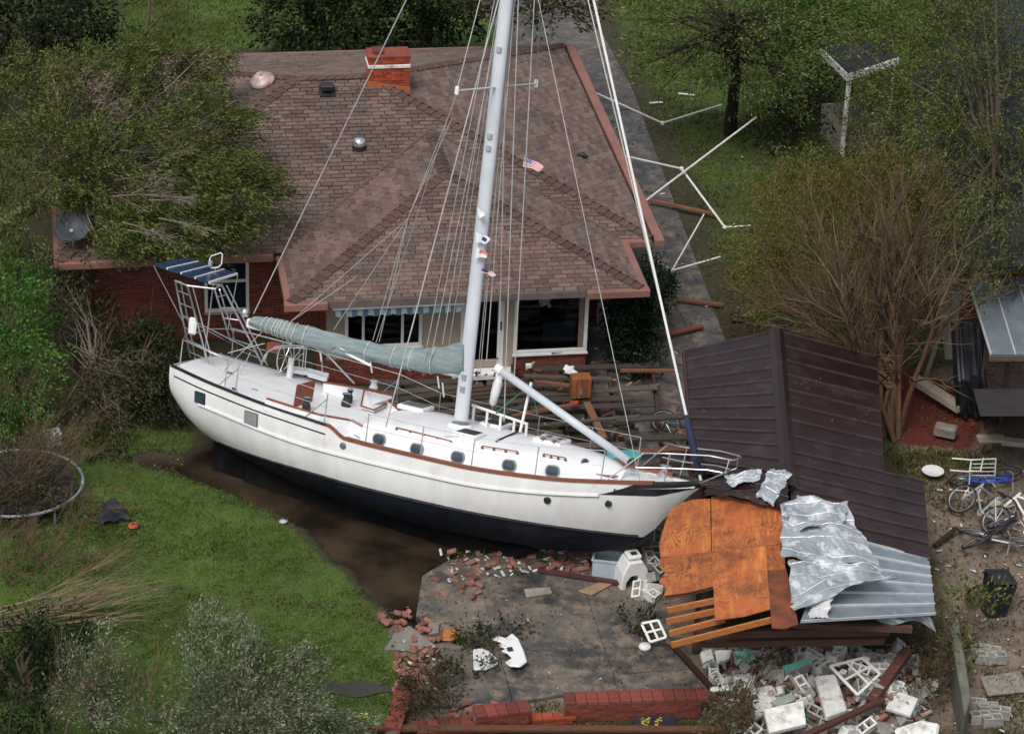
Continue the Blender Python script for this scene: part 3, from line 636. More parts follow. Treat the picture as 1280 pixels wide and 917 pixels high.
# ------------------------------------------------------------------ the sailboat, in its own axes: X forward, Y port, Z up
BO = V((-7.02, -4.413, .604)); yaw, trim, heel = rad(-26.3), rad(3.22), rad(17.26); BL_, BB_, BK = 12.155, 1.651, .906
fx = V((math.cos(yaw) * math.cos(trim), math.sin(yaw) * math.cos(trim), math.sin(trim))); pt = V((-math.sin(yaw), math.cos(yaw), 0)); uv = fx.cross(pt)
fy = pt * math.cos(heel) - uv * math.sin(heel); fz = pt * math.sin(heel) + uv * math.cos(heel)
BM = M4(((fx.x, fy.x, fz.x, BO.x), (fx.y, fy.y, fz.y, BO.y), (fx.z, fy.z, fz.z, BO.z), (0, 0, 0, 1))); BI = BM.inverted()
boat = empty('sailboat', (0, 0, 0), 'white sailboat with dark bottom, tall mast and grey green sail cover, stranded against the house', 'sailboat'); boat.matrix_basis = BM
def BY(px, py, y=0.0): return BI @ plane_hit(px, py, BO + fy * y, fy)
def BZ(px, py, z=1.4): return BI @ plane_hit(px, py, BO + fz * z, fz)
def bb(mb, name, m, parent=None, smooth=False, bevel=0):
    o = mb.build(name, m, None, smooth, bevel); o.parent = parent or boat; return o
TT = [0, .1, .25, .45, .6, .75, .87, .95, 1]; BBt = [.64, .80, .94, 1, .97, .81, .51, .235, .012]; HHt = [1.5, 1.36, 1.2, 1.07, 1.07, 1.16, 1.32, 1.45, 1.56]
def smooth_interp(t, a, b):      # monotone cubic through the table
    i = max(0, min(len(a) - 2, int(np.searchsorted(a, t) - 1))); d = [(b[k + 1] - b[k]) / (a[k + 1] - a[k]) for k in range(len(a) - 1)]
    mk = lambda k: d[0] if k == 0 else (d[-1] if k == len(a) - 1 else (0 if d[k - 1] * d[k] <= 0 else 2 * d[k - 1] * d[k] / (d[k - 1] + d[k])))
    h = a[i + 1] - a[i]; s = (t - a[i]) / h; m0, m1 = mk(i) * h, mk(i + 1) * h
    return (2 * s ** 3 - 3 * s ** 2 + 1) * b[i] + (s ** 3 - 2 * s ** 2 + s) * m0 + (-2 * s ** 3 + 3 * s ** 2) * b[i + 1] + (s ** 3 - s ** 2) * m1
def hb(t): return BB_ * smooth_interp(t, TT, BBt)
def step(t): u = min(1, max(0, (t - .352) / .04)); return 1 - u * u * (3 - 2 * u)
def hr(t): return BK * smooth_interp(t, TT, HHt) + .17 * step(t)
def zp(t): return smooth_interp(t, [0, .02, .05, .09, .14, .25, .4, .55, .7, .82, .905, .94, .97, 1], [.50, .22, -.03, -.2, -.36, -.62, -.80, -.85, -.78, -.55, -.02, .55, 1.0, 1.38])
def sect(t, z):                  # half breadth of the hull at height z
    h, k = hr(t), min(zp(t), hr(t) - .02); q = min(1, max(0, (h - z) / (h - k)))
    p = smooth_interp(t, [0, .2, .45, .7, .85, 1], [2.9, 2.7, 2.9, 2.2, 1.5, 1.15]); r = smooth_interp(t, [0, .2, .5, .8, 1], [1.7, 1.75, 1.8, 1.35, 1.05])
    return hb(t) * max(0, 1 - q ** p) ** (1 / r) * (1 + .0 * q)
ts = [0, .004, .012, .03, .055, .08] + list(np.linspace(.11, .94, 46)) + [.96, .975, .988, 1]
top, bot = MB(), MB()
for sgn in (-1, 1):
    r1, r2 = [], []
    for t in ts:
        h, k = hr(t), zp(t); lo = max(0.0, k); row = []
        for j in range(11):
            z = h + (lo - h) * j / 10; row.append(V((t * BL_, sgn * sect(t, z), z)))
        r1.append(row)
        if k < 0: r2.append([V((t * BL_, sgn * sect(t, k * (1 - math.cos(j / 9 * math.pi / 2))), k * (1 - math.cos(j / 9 * math.pi / 2)))) for j in range(10)])
    if sgn > 0: r1 = [r[::-1] for r in r1]; r2 = [r[::-1] for r in r2]
    top.loft(r1[::-1] if False else r1); bot.loft(r2)
# transom
tr_ = []; h, k = hr(0), zp(0)
col_ = [V((0, -sect(0, h + (k - h) * j / 10), h + (k - h) * j / 10)) for j in range(11)]; col2 = [V((p.x, -p.y, p.z)) for p in col_]
top.loft([col2, col_])
hull = bb(top, 'hull', white_gel, smooth=True); bb(bot, 'underbody', navy, smooth=True)
for p in hull.data.polygons:
    if all(hull.data.vertices[i].co.x < .001 for i in p.vertices): p.use_smooth = False
keelm = mat('keel_mud_shade', (.005, .006, .009), (.015, .013, .011), 2, .9, bmp=.1, spec=.05); kl = MB(); kn = [(.1255, -.25), (.2, -.5), (.42, -.78), (.62, -.82), (.72, -.7), (.66, -1.35), (.5, -1.55), (.22, -1.6), (.1255, -1.5)]  # darker than the underbody: mud, and shade painted into keel and rudder
kl.prism([V((a * BL_, -.13, z)) for a, z in kn], (0, .26, 0)); bb(kl, 'keel', keelm, bevel=.08)
rd_ = MB(); rd_.prism([V((a * BL_, -.06, z)) for a, z in ((.055, .25), (.125, -.2), (.125, -1.45), (.06, -1.4))], (0, .12, 0)); bb(rd_, 'rudder', keelm, bevel=.03)
def strip(name, fn, t0, t1, wd, pr, m, n=40, sides=(-1,), flat=False):     # a moulding that follows the hull at height fn(t)
    for sg in sides:
        rows = []
        for i in range(n + 1):
            t = t0 + (t1 - t0) * i / n; z = fn(t); y = sg * sect(t, min(z, hr(t) - .001)); e = sg * pr; x = t * BL_
            rows.append([V((x, y - e * .5, z + wd / 2)), V((x, y + e, z + wd / 2)), V((x, y + e, z - wd / 2)), V((x, y - e * .5, z - wd / 2))])
        if sg > 0: rows = [r[::-1] for r in rows]
        bb(MB().loft(rows, 0, True), name, m)
strip('boot_stripe', lambda t: .035, .1, .898, .05, .006, blackp, 50, (-1, 1))
def cap(name, t0, t1, wi, ht, m, n=30, sides=(-1, 1)):                    # rail laid on the sheer
    for sg in sides:
        rows = []
        for i in range(n + 1):
            t = t0 + (t1 - t0) * i / n; x = t * BL_; y, z = sg * hb(t), hr(t)
            a, b = y + sg * .018, y - sg * min(wi, hb(t) * .9)
            rows.append([V((x, a, z - .025)), V((x, a, z + ht)), V((x, b, z + ht)), V((x, b, z - .025))])
        if sg < 0: rows = [r[::-1] for r in rows]
        bb(MB().loft(rows, 0, True), name, m)
cap('toe_rail', .002, .352, .05, .022, blackp); cap('toe_rail', .352, .392, .06, .03, teak, 16); cap('cap_rail', .392, .925, .085, .045, teak, 40); cap('toe_rail', .925, .995, .05, .035, blackp)
strip('cove_line', lambda t: hr(t) - .20 - .13 * (1 - step(t)) * 0, .012, .352, .03, .005, blackp, 30)
strip('rub_rail', lambda t: smooth_interp(t, [.07, .35, .6, .93], [.88, .62, .63, .98]), .075, .845, .045, .035, white_gel, 60)
strip('rub_rail_painted_shadow', lambda t: smooth_interp(t, [.07, .35, .6, .93], [.88, .62, .63, .98]) - .03, .075, .845, .018, .02, blackp, 60)  # black strip standing in for the shade under the rub rail
# dark panel under the bow rail
def bowpanel(sg):
    rows = []
    for i in range(25):
        t = .842 + .152 * i / 24; u = i / 24; h = hr(t); rb_ = smooth_interp(min(t, .93), [.07, .35, .6, .93], [.88, .62, .63, .98]) + .02 + max(0, t - .93) * 4.5
        up_ = rb_ + (h - .012 - rb_) * min(1, (u / .38) ** 1.3 if u > 0 else 0); lo = min(rb_, up_ - .004)
        rows.append([V((t * BL_, sg * (sect(t, up_ + (lo - up_) * j / 4) + .006), up_ + (lo - up_) * j / 4)) for j in range(5)])
    if sg > 0: rows = [r[::-1] for r in rows]
    bb(MB().loft(rows), 'bow_panel', blackp)
bowpanel(-1); bowpanel(1)
# deck: a cambered sheet inside the rail
dk = []
def zd(t): return hr(t) - (.06 if t < .37 else .11)
for t in [.003] + list(np.linspace(.02, .34, 14)) + [.352, .362, .372, .382, .392] + list(np.linspace(.41, .985, 26)):
    y = hb(t) - .012; z = zd(t); dk.append([V((t * BL_, y * s_, z + .06 * (1 - s_ * s_))) for s_ in np.linspace(1, -1, 9)])
bb(MB().loft(dk), 'deck', deck_white, smooth=True)
zdx = lambda x: zd(min(.98, max(.003, x / BL_)))
# cabin trunk
def tw(x): return smooth_interp(x, [4.9, 6, 7.5, 9, 9.8, 10.45], [1.16, 1.2, 1.14, .88, .66, .30])
def th_(x): return smooth_interp(x, [4.6, 4.95, 5.6, 8.8, 9.9, 10.5], [.30, .36, .43, .40, .30, .06])
rows = []
for x in [4.85] + list(np.linspace(4.9, 9.9, 22)) + [10.1, 10.25, 10.36, 10.42]:
    wv, z0, hh = tw(x), zdx(x) - .03, th_(x); a = []
    for s_ in (1, -1):
        side = [V((x, s_ * wv, z0)), V((x, s_ * (wv - .04), z0 + hh * .55 + .03)), V((x, s_ * (wv - .075), z0 + hh + .02)), V((x, s_ * (wv - .13), z0 + hh + .06))]
        a.append(side)
    mid = [V((x, (wv - .13) * q, z0 + hh + .06 + .07 * (1 - q * q))) for q in (.66, .33, 0, -.33, -.66)]
    rows.append(a[0] + mid + a[1][::-1])
tk = MB().loft(rows); tk.add(rows[0], [tuple(range(len(rows[0])))]); tk.add(rows[-1], [tuple(reversed(range(len(rows[-1]))))])
trunk = bb(tk, 'cabin_trunk', deck_white, smooth=True)
tr2 = lambda x, y: zdx(x) - .03 + th_(x) + .06 + .07 * (1 - min(1, (y / (tw(x) - .13)) ** 2))
def surf(x, y):
    t = min(.985, max(.003, x / BL_))
    if 4.85 < x < 10.4 and abs(y) < tw(x) - .09: return tr2(x, y)
    return zd(t) + .06 * (1 - min(1, (y / max(.05, hb(t))) ** 2)) if abs(y) < hb(t) + .1 else -9
def DK(px, py, lift=0.0):          # where a sight line first meets the deck or the cabin top
    o = BI @ CAMP; d = (BI.to_3x3() @ ray(px, py)).normalized(); k = 50.0
    while k < 90:
        q = o + d * k
        if -0.2 < q.x < BL_ + .2 and q.z < surf(q.x, q.y) + lift: return q
        k += .02
    return BZ(px, py, 1.4)
def on_trunk_side(px, py):
    y = -1.05
    for _ in range(12): q = BY(px, py, y); y = -(tw(min(10.2, max(4.9, q.x))) - .045)
    return q
for px, py in ((475, 549), (522, 561), (573, 571), (637, 581), (691, 588)):
    p = on_trunk_side(px, py)
    for sg in (-1, 1):
        e = 1e-2; dy = (tw(p.x + e) - tw(p.x - e)) / (2 * e); ex = V((1, sg * dy, 0)).normalized(); ez = V((0, -sg * .11, 1)).normalized(); n = ex.cross(ez).normalized() * (-1 if sg > 0 else 1)
        c0 = V((p.x, sg * (tw(p.x) - .045), p.z)) 
        o = lambda a, r1, r2: c0 + ex * (max(-.06, min(.06, math.cos(a) * r1 * 1.6)) + math.cos(a) * (r1 - .04)) + ez * math.sin(a) * r2
        R_ = [o(2 * math.pi * i / 20, .135, .125) for i in range(20)]; I_ = [o(2 * math.pi * i / 20, .105, .098) for i in range(20)]
        n = n if n.y * sg > 0 else -n
        bb(MB().loft([[q - n * .03 for q in R_], [q + n * .05 for q in R_], [q + n * .052 for q in I_], [q + n * .036 for q in I_]], 0, True), 'porthole', bronze, smooth=False)
        bb(MB().add([q + n * .04 for q in I_], [tuple(range(20))]), 'porthole_glass', portg, boat.children[-1] if False else None)
p = BY(731, 581, -.45); fo = MB()
nn = V((.75, -.55, .35)).normalized(); e1 = nn.cross(V((0, 0, 1))).normalized(); e2 = e1.cross(nn); c0 = V((p.x, -.47, p.z))
fo.add([c0 + nn * .05 + e1 * math.cos(a) * .085 + e2 * math.sin(a) * .125 for a in np.linspace(0, 2 * math.pi, 20, False)], [tuple(range(20))]); bb(fo, 'porthole_glass', portg)
bb(MB().lathe([(.085, .03), (.105, .03), (.105, 0)], c0 + nn * .02, 20, rot=M4((e1, e2 * 1.35, nn)).transposed()), 'porthole', bronze)
# hull openings
for px, py, w_, h_, m_ in ((250, 497, .26, .2, portg), (314, 523, .31, .25, bronze)):
    q = BY(px, py, -1.3)
    for _ in range(10): q = BY(px, py, -sect(q.x / BL_, q.z))
    t = q.x / BL_; e = .002; ex = V((1, -(sect(t + e, q.z) - sect(t - e, q.z)) / (2 * e * BL_), 0)).normalized(); ez = V((0, -(sect(t, q.z + .02) - sect(t, q.z - .02)) / .04, 1)).normalized(); n = ez.cross(ex).normalized(); n = n if n.y < 0 else -n
    c0 = V((q.x, -sect(t, q.z), q.z)); R_ = M4((ex, n, ez)).transposed()
    f = bb(MB().box(c0 + n * .005, (w_ + .06, .03, h_ + .06), R_), 'hull_window', blackp if m_ is portg else bronze, bevel=.012); bb(MB().box(c0 + n * .018, (w_, .012, h_), R_), 'hull_window_glass', m_ if m_ is portg else mat('grey_glass', (.2, .23, .24), (.28, .3, .3), 3, .2), f)
for px, py in ((684, 625), (760, 629), (429, 557)):
    q = BY(px, py, -1.2)
    for _ in range(10): q = BY(px, py, -sect(min(.99, q.x / BL_), q.z))
    c0 = V((q.x, -sect(q.x / BL_, q.z), q.z)); bb(MB().lathe([(.0, .03), (.045, .03), (.075, .02), (.08, -.03)], c0, 14, rot=Rz(rad(100), 3, 'X')), 'through_hull', blackp if py > 600 else bronze)
for k in range(4):      # small dark registration mark near the bow
    q = BY(768 + k * 3.2, 612.5 + .3 * k, -.7)
    for _ in range(10): q = BY(768 + k * 3.2, 612.5 + .3 * k, -sect(min(.99, q.x / BL_), q.z))
    c0 = V((q.x, -sect(q.x / BL_, q.z) - .004, q.z)); bb(MB().box(c0, (.045, .012, (.07, .05, .075, .055)[k]), Rz(rad(-20), 3, 'Z')), 'name_mark', blackp)
# cockpit coamings with teak caps, far and near
def along(pxs, z, w0, ht, mbase, mcap, nm, lift=0):
    P = [DK(a, b, z) for a, b in pxs]; base, capm_ = MB(), MB(); rb_, rc = [], []
    for i, p in enumerate(P):
        d = (P[min(i + 1, len(P) - 1)] - P[max(i - 1, 0)]).normalized(); s = V((-d.y, d.x, 0)).normalized() * w0 / 2; zb = zdx(p.x) - .05
        tp = zb + ht
        rb_.append([p * 1 - s + V((0, 0, zb - p.z)), p - s * .9 + V((0, 0, tp - p.z)), p + s * .9 + V((0, 0, tp - p.z)), p + s + V((0, 0, zb - p.z))])
        c = s * .55; rc.append([p - c + V((0, 0, tp - p.z - .005)), p - c + V((0, 0, tp - p.z + .03)), p + c + V((0, 0, tp - p.z + .03)), p + c + V((0, 0, tp - p.z - .005))])
    base.loft(rb_); base.add(rb_[0], [(0, 1, 2, 3)]); base.add(rb_[-1], [(3, 2, 1, 0)]); o = bb(base, nm, mbase); capm_.loft(rc, 0, True); capm_.add(rc[0], [(0, 1, 2, 3)]); capm_.add(rc[-1], [(3, 2, 1, 0)]); bb(capm_, nm + '_cap', mcap, o); return P
along([(334, 497), (365, 507), (400, 517), (440, 525), (486, 530)], .2, .14, .22, deck_white, teak, 'coaming')
along([(405, 474), (440, 480), (475, 487), (510, 495), (538, 505), (552, 514), (548, 521), (536, 523)], .3, .18, .32, deck_white, teak, 'coaming')
def plate(pxs, z, th, m, nm, parent=None, frame=None, fw=.035, bevel=.008):
    P = [DK(a, b, z) for a, b in pxs]; o = bb(MB().prism(P, (0, 0, th)), nm, m, parent, bevel=bevel)
    if frame is not None:
        c = sum(P, V()) / len(P)
        for i in range(len(P)):
            a, b = P[i], P[(i + 1) % len(P)]; bb(MB().beam(a + V((0, 0, th)), b + V((0, 0, th)), fw, .03), 'hatch_trim', frame, o)
    return o
plate([(451, 510), (467, 515), (488, 505), (490, 497), (455, 489)], .05, .05, deck_white, 'companionway_hatch', None, teakred)
trz = lambda px, py: tr2(BZ(px, py, 1.6).x, 0)
def box_hatch(cx, cy, w_, l_, mtop, nm='deck_hatch', base_m=None, ins=.07):
    q = DK(cx, cy, .06); z = q.z - .06; R_ = Rz(0, 3, 'Z'); o = bb(MB().box((q.x, q.y, z + .03), (l_ + 2 * ins, w_ + 2 * ins, .10), None), nm, base_m or deck_white, bevel=.02)
    bb(MB().box((q.x, q.y, z + .085), (l_, w_, .016), None), 'hatch_lens', mtop, o); return o
box_hatch(587, 541, .36, .42, blackp); box_hatch(620, 529, .36, .42, blackp); box_hatch(520, 507, .4, .5, bronze); box_hatch(690, 549, .45, .5, deck_white); box_hatch(758, 594.5, .3, .42, teak, ins=.012)
bq = DK(690, 549, .08)
for a in (-1, 1):
    bb(MB().box((bq.x + a * .13, bq.y, tr2(bq.x, bq.y) + .1), (.05, .5, .03)), 'hatch_slat', teak); bb(MB().box((bq.x, bq.y + a * .15, tr2(bq.x, bq.y) + .13), (.5, .04, .03)), 'hatch_slat', bronze)
for pts in (((496, 534), (564, 551)), ((603, 557), (647, 564)), ((680, 567), (707, 572))):
    a, b = [DK(x, y, .07) for x, y in pts]; n = 5 if pts[0][0] < 600 else 4
    h_ = bb(MB().tube([a, b], .013, 6), 'handrail', teak)
    for k in range(n): q = a.lerp(b, k / (n - 1)); bb(MB().box(q - V((0, 0, .035)), (.06, .024, .065)), 'handrail_foot', teak, h_, bevel=.01)
# upright varnished locker lid, pedestal, winches, seat box
a, b = DK(366, 509), DK(388, 503); bb(MB().prism([a, b, b + V((.03, 0, .5)), a + V((.03, 0, .5))], V((.02, .045, 0))), 'locker_lid', teakred, bevel=.01)
for px, py, z, s_ in ((383, 507, 1.6, 1), (467, 485, 1.72, 1.1), (433, 502, 1.6, 1.2), (437, 497, 1.7, .8)):
    c0 = DK(px, py, .1); wn = bb(MB().lathe([(.09 * s_, -.12), (.09 * s_, .03), (.065 * s_, .06), (.06 * s_, .12), (.085 * s_, .16), (.085 * s_, .18), (.02, .18)], c0, 14), 'winch', deck_white if py < 490 else blackp, smooth=False); bb(MB().lathe([(.086 * s_, .181), (.05, .2), (.01, .2)], c0, 12), 'winch_top', steel, wn)
c0 = BZ(343, 434, 1.9); bb(MB().box(c0, (.3, .22, .2)), 'helm_seat', teakred, bevel=.02)
wh = BZ(357, 446, 1.75); wl = bb(MB().tube([wh + V((0, math.cos(a) * .36, math.sin(a) * .36)) for a in np.linspace(0, 2 * math.pi, 25)], .016, 6), 'steering_wheel', steel)
for a in np.linspace(0, math.pi, 3, False): bb(MB().tube([wh + V((0, math.cos(a) * .36, math.sin(a) * .36)), wh - V((0, math.cos(a) * .36, math.sin(a) * .36))], .009, 5), 'wheel_spoke', steel, wl)
bb(MB().tube([wh - V((-.15, 0, .45)), wh - V((-.15, 0, 0))], .07, 8), 'pedestal', deck_white)
for px, py in ((287, 466), (293, 486), (302, 456), (318, 487), (345, 468)): q = DK(px, py, .02); bb(MB().box(q, (.14, .05, .04), Rz(U(-.5, .5), 3, 'Z')), 'deck_cleat', blackp if px < 300 else steel, bevel=.01)
# mast, boom, sail cover, spreaders, poles
m0 = BY(577, 519, 0); m0.z -= .1; mt = BY(633, 0, 0); md = (mt - m0).normalized(); MT = m0 + md * 15.5
n = 24; mast = MB(); rows = []
for f in (0, .35, .7, 1): c0 = m0.lerp(MT, f); k = 1 - .12 * f; rows.append([c0 + V((math.cos(a) * .158 * k, math.sin(a) * .118 * k, 0)) for a in np.linspace(0, 2 * math.pi, n, False)])
mast.loft(rows, 0, True); mast = bb(mast, 'mast', mastw, smooth=True)
bb(MB().lathe([(.22, -.02), (.26, .0), (.26, .05), (.2, .09)], V((m0.x, 0, tr2(m0.x, 0) - .02)), 20), 'mast_collar', deck_white, mast)
on_mast = lambda py: m0 + md * ((BY(577 + (519 - py) * 56 / 519, py, 0) - m0).dot(md))
for py in (62, 170, 185, 470, 485): c0 = on_mast(py); bb(MB().box(c0 + V((.02, -.135, 0)), (.1, .05, .12)), 'mast_fitting', steel, mast, bevel=.012)
s1, s2 = BY(571, 119, -1.05), BY(670, 99, 1.05); sc0 = on_mast(109)
s1, s2 = sc0 + V((-.08, -1.02, .04)), sc0 + V((-.08, 1.02, .04))
def solve_y(px, py, p):          # point of the athwartships line through p that lies on this sight line as nearly as can be
    best = None
    for k in range(-300, 301):
        q = p + V((0, k * .01, 0)); w_ = BM @ q - CAMP; z = w_.dot(FWD); x = PW / 2 + FPX * w_.dot(RIGHT) / z
        if best is None or abs(x - px) < best[0]: best = (abs(x - px), q)
    return best[1]
s1, s2 = solve_y(571, 119, sc0), solve_y(670, 99, sc0)
sp = bb(MB().tube([s1, sc0, s2], .032, 8, flat=.6), 'spreader', mastw, mast)
for q in (s1, s2): bb(MB().box(q, (.09, .05, .18)), 'spreader_tip', whitep, sp, bevel=.02)
bm_a, bm_b = BY(313, 404, 0), BY(580, 470, 0)
boom = bb(MB().tube([bm_a, bm_b], .07, 10), 'boom', mastw, smooth=True)
bb(MB().beam(bm_a - (bm_b - bm_a).normalized() * .08, bm_a + (bm_b - bm_a).normalized() * .32, .15, .2), 'boom_end', whitep, boom, bevel=.03)
st = [(316, 395, 408), (326, 393, 414), (345, 396, 421), (380, 403, 434), (400, 408, 440), (420, 413, 447), (445, 420, 452), (470, 426, 456), (500, 431, 463), (525, 432, 468), (545, 430, 471), (562, 427, 473), (575, 422, 474), (583, 416, 476)]
rows, rings = [], []
for i, (x, a, b) in enumerate(st):
    A, Bp = BY(x, a, 0), BY(x - (2 if x < 560 else 0), b, 0); c0 = (A + Bp) / 2; hv = (A - Bp) * .40; wd = .15 if x < 560 else .15 + (x - 560) * .002; row = []
    for j in range(20):
        an = 2 * math.pi * j / 20; s_, c_ = math.sin(an), math.cos(an); wob = 1 + .10 * math.sin(j * 2.1 + i * 1.3) * abs(s_)
        row.append(c0 + hv * c_ + V((0, 1, 0)) * (wd * s_ * wob * (1 - .45 * max(0, c_))))
    rows.append(row)
fine = []
for i in range(len(rows) - 1):
    for f in (0, .25, .5, .75):
        fine.append([rows[i][j].lerp(rows[i + 1][j], f) + V((0, .018 * math.sin(j * 1.9 + (i + f) * 2.2) + .012 * math.sin(j * 3.3 - (i + f) * 5), .012 * math.sin((i + f) * 4 + j))) for j in range(20)])
fine.append(rows[-1]); cv = MB().loft(fine, 0, True); cv.add(rows[0], [tuple(range(20))]); cv.add(rows[-1], [tuple(reversed(range(20)))])
cover = bb(cv, 'sail_cover', canvas, smooth=True)
for x in (332, 338, 346, 350, 353, 358, 364, 371, 384, 461, 494, 516, 543):
    f = np.interp(x, [s[0] for s in st], range(len(st))); i = min(int(f), len(st) - 2); f -= i; c0 = sum(rows[i], V()) / 20
    ring = [(rows[i][j % 20].lerp(rows[i + 1][j % 20], f)) for j in range(21)]; cc = sum(ring[:20], V()) / 20; ring = [cc + (q - cc) * 1.07 + V((.03 * math.cos(j * .31), 0, 0)) for j, q in enumerate(ring)]
    bb(MB().tube(ring, .011, 5), 'lashing', rope, cover)
for x, y0, y1 in ((463, 452, 466), (400, 440, 452), (547, 470, 485), (553, 478, 496)): bb(MB().tube([BY(x, y0, -.12), BY(x + 2, y1, -.12)], .018, 5), 'rope_tail', rope, cover)
bb(MB().tube([BY(432, 441, -.1), BY(464, 457, -.12)], .03, 6), 'boom_strut', whitep, boom)
p1, p2 = BY(623, 461, .25), BY(786, 576, .0); pole = bb(MB().tube([p1, p2], .085, 12), 'staysail_boom', mastw, smooth=True)
bb(MB().tube([p1 - (p2 - p1).normalized() * .06, p1 + (p2 - p1).normalized() * .1], .1, 12), 'boom_cap', whitep, pole); bb(MB().tube([p2, p2 + (p2 - p1).normalized() * .1], .06, 10), 'boom_heel', blackp, pole)
# standing and running rigging
def line(a, b, r=.011, m=wire, nm='stay', par=None, sag=0):
    pts = [a.lerp(b, f) - V((0, 0, sag * 4 * f * (1 - f))) for f in np.linspace(0, 1, 2 if not sag else 10)]
    return bb(MB().tube(pts, r, 5), nm, m, par)
far_end = lambda x0, y0, x1, y1, ya=0, yb=0, k=1.25: (BY(x0, y0, ya), BY(x0, y0, ya).lerp(BY(x1, y1, yb), k))
line(*far_end(317, 392, 508, 0, 0, 0), .014)                                            # backstay
line(*far_end(482, 534, 623, 0, -1.45, -.1, 1.1), .015); line(*far_end(530, 452, 618, 0, -.2, -.1, 1.1), .009); line(*far_end(537, 455, 611, 90, -.2, -.05, 1.2), .009); line(*far_end(553, 430, 615, 60, -.15, -.05, 1.2), .008)
line(BY(571, 119, -.4), BY(510, 273, -.4), .008, nm='lazy_jack'); line(BY(565, 148, -.4), BY(512, 268, -.4), .008, nm='lazy_jack')
for x, y in ((362, 403), (417, 412), (466, 425), (474, 427)): line(BY(510, 273, -.4), BY(x, y, -.15), .008, nm='lazy_jack')
line(BY(366, 400, -.2), BY(445, 346, -.3), .008, nm='lazy_jack')
line(s1, s1.lerp(BY(600, 0, -.4), 1.3), .010); line(s1, BY(470, 428, -.3), .007)
for x0, y0, x1, y1, r in ((608, 452, 643, 0, .011), (623, 470, 633, 60, .009), (630, 527, 648, 0, .012), (643, 470, 668, 0, .012), (596, 480, 640, 20, .009), (600, 470, 637, 40, .008), (560, 440, 623, 30, .007)): line(*far_end(x0, y0, x1, y1, .25, .1, 1.15), r)
line(s2, s2.lerp(BY(676, 0, .3), 1.2), .008)
line(*far_end(800, 603, 673, 0, -.3, 0, 1.1), .009)
f1, f2 = BY(876, 600, 0), BY(742, 0, 0); fd = (f2 - f1); fs = bb(MB().tube([f1, f1.lerp(f2, 1.3)], .028, 8), 'forestay_foil', whitep); line(*far_end(868, 556, 735, 0, .12, .1, 1.2), .014, rope, 'furling_line')
bb(MB().tube([f1 + fd.normalized() * .12, f1 + fd.normalized() * .35, f1 + fd.normalized() * .95, f1 + fd.normalized() * 1.35], [.05, .075, .07, .045], 10), 'furled_jib', mat('navy_sailcloth', (.012, .018, .06), (.02, .026, .08), 4, .7), fs, smooth=True)
bb(MB().lathe([(.02, 0), (.1, 0), (.1, .05), (.05, .06), (.05, .14), (.1, .15), (.1, .2), (.02, .2)], f1 + V((-.08, 0, .38)), 14), 'furling_drum', blackp, fs)
# lifelines, stanchions, pulpits
def rail_pt(t, sg, up_=0, inn=.05): return V((t * BL_, sg * (hb(t) - inn), hr(t) + .02 + up_))
for sg in (-1, 1):
    tl = [.155, .345, .43, .535, .63, .74, .845]; tops = []
    for t in tl:
        a, b = rail_pt(t, sg), rail_pt(t, sg, .62, .07); tops.append(b); s_ = bb(MB().tube([a, b], .013, 6), 'stanchion', steel); bb(MB().box(a, (.09, .06, .03)), 'stanchion_base', steel, s_)
        if t in (.155, .345): bb(MB().tube([a + V((-.5, sg * -.02, -.0)), b - V((0, 0, .12))], .011, 6), 'stanchion_brace', steel, s_)
    bb(MB().tube([rail_pt(.05, sg, .62, .1)] + tops, .007, 5), 'lifeline', wire); bb(MB().tube([rail_pt(.05, sg, .32, .1)] + [q - V((0, 0, .3)) for q in tops], .006, 5), 'lifeline', wire)
Xb = BL_
def ploop(z, ext, w0): return [V((.895 * BL_, -hb(.895) + .04, hr(.895) + z)), V((.94 * BL_, -.42, hr(.94) + z)), V((Xb + .1, -w0, hr(1) + z)), V((Xb + ext - .06, -w0 * .8, hr(1) + z)), V((Xb + ext, -w0 * .45, hr(1) + z)), V((Xb + ext, w0 * .45, hr(1) + z)), V((Xb + ext - .06, w0 * .8, hr(1) + z)), V((Xb + .1, w0, hr(1) + z)), V((.94 * BL_, .42, hr(.94) + z)), V((.895 * BL_, hb(.895) - .04, hr(.895) + z))]
pl = bb(MB().tube(ploop(.62, .62, .30), .018, 6), 'bow_pulpit', steel, smooth=True); bb(MB().tube(ploop(.32, .45, .26), .014, 6), 'pulpit_lower_rail', steel, pl)
for sg in (-1, 1):
    for t, x2 in ((.85, .905), (.94, .945)): bb(MB().tube([V((t * BL_, sg * (hb(t) - .04), hr(t))), V((x2 * BL_, sg * (hb(x2) + (.03 if x2 > .93 else -.03)), hr(x2) + .62))], .014, 6), 'pulpit_leg', steel, pl)
    bb(MB().tube([V((Xb - .05, sg * .12, hr(1))), V((Xb + .5, sg * .3, hr(1) + .35)), V((Xb + .52, sg * .24, hr(1) + .62))], .014, 6), 'pulpit_leg', steel, pl)
bb(MB().box((Xb + .12, 0, hr(1) - .02), (.75, .22, .07)), 'bowsprit', greyw, bevel=.015); bb(MB().box((Xb + .45, 0, hr(1) + .04), (.3, .16, .08)), 'anchor_roller', steel, bevel=.02)
bb(MB().tube([V((Xb + .45, .02, hr(1) + .09)), V((Xb + .15, .02, hr(1) + .1))], .025, 6), 'anchor_shank', steel)
q = DK(830, 597); wd = bb(MB().lathe([(.13, 0), (.13, .12), (.09, .15), (.09, .24), (.13, .26), (.02, .28)], q, 14), 'windlass', steel); bb(MB().box(q + V((.18, 0, .06)), (.2, .18, .14)), 'windlass_motor', deck_white, wd, bevel=.02)
for px, py in ((793, 591), (815, 596)): q = DK(px, py, .03); bb(MB().tube([q - V((.1, 0, -.06)), q + V((.1, 0, .06))], .022, 6), 'bow_cleat', steel)
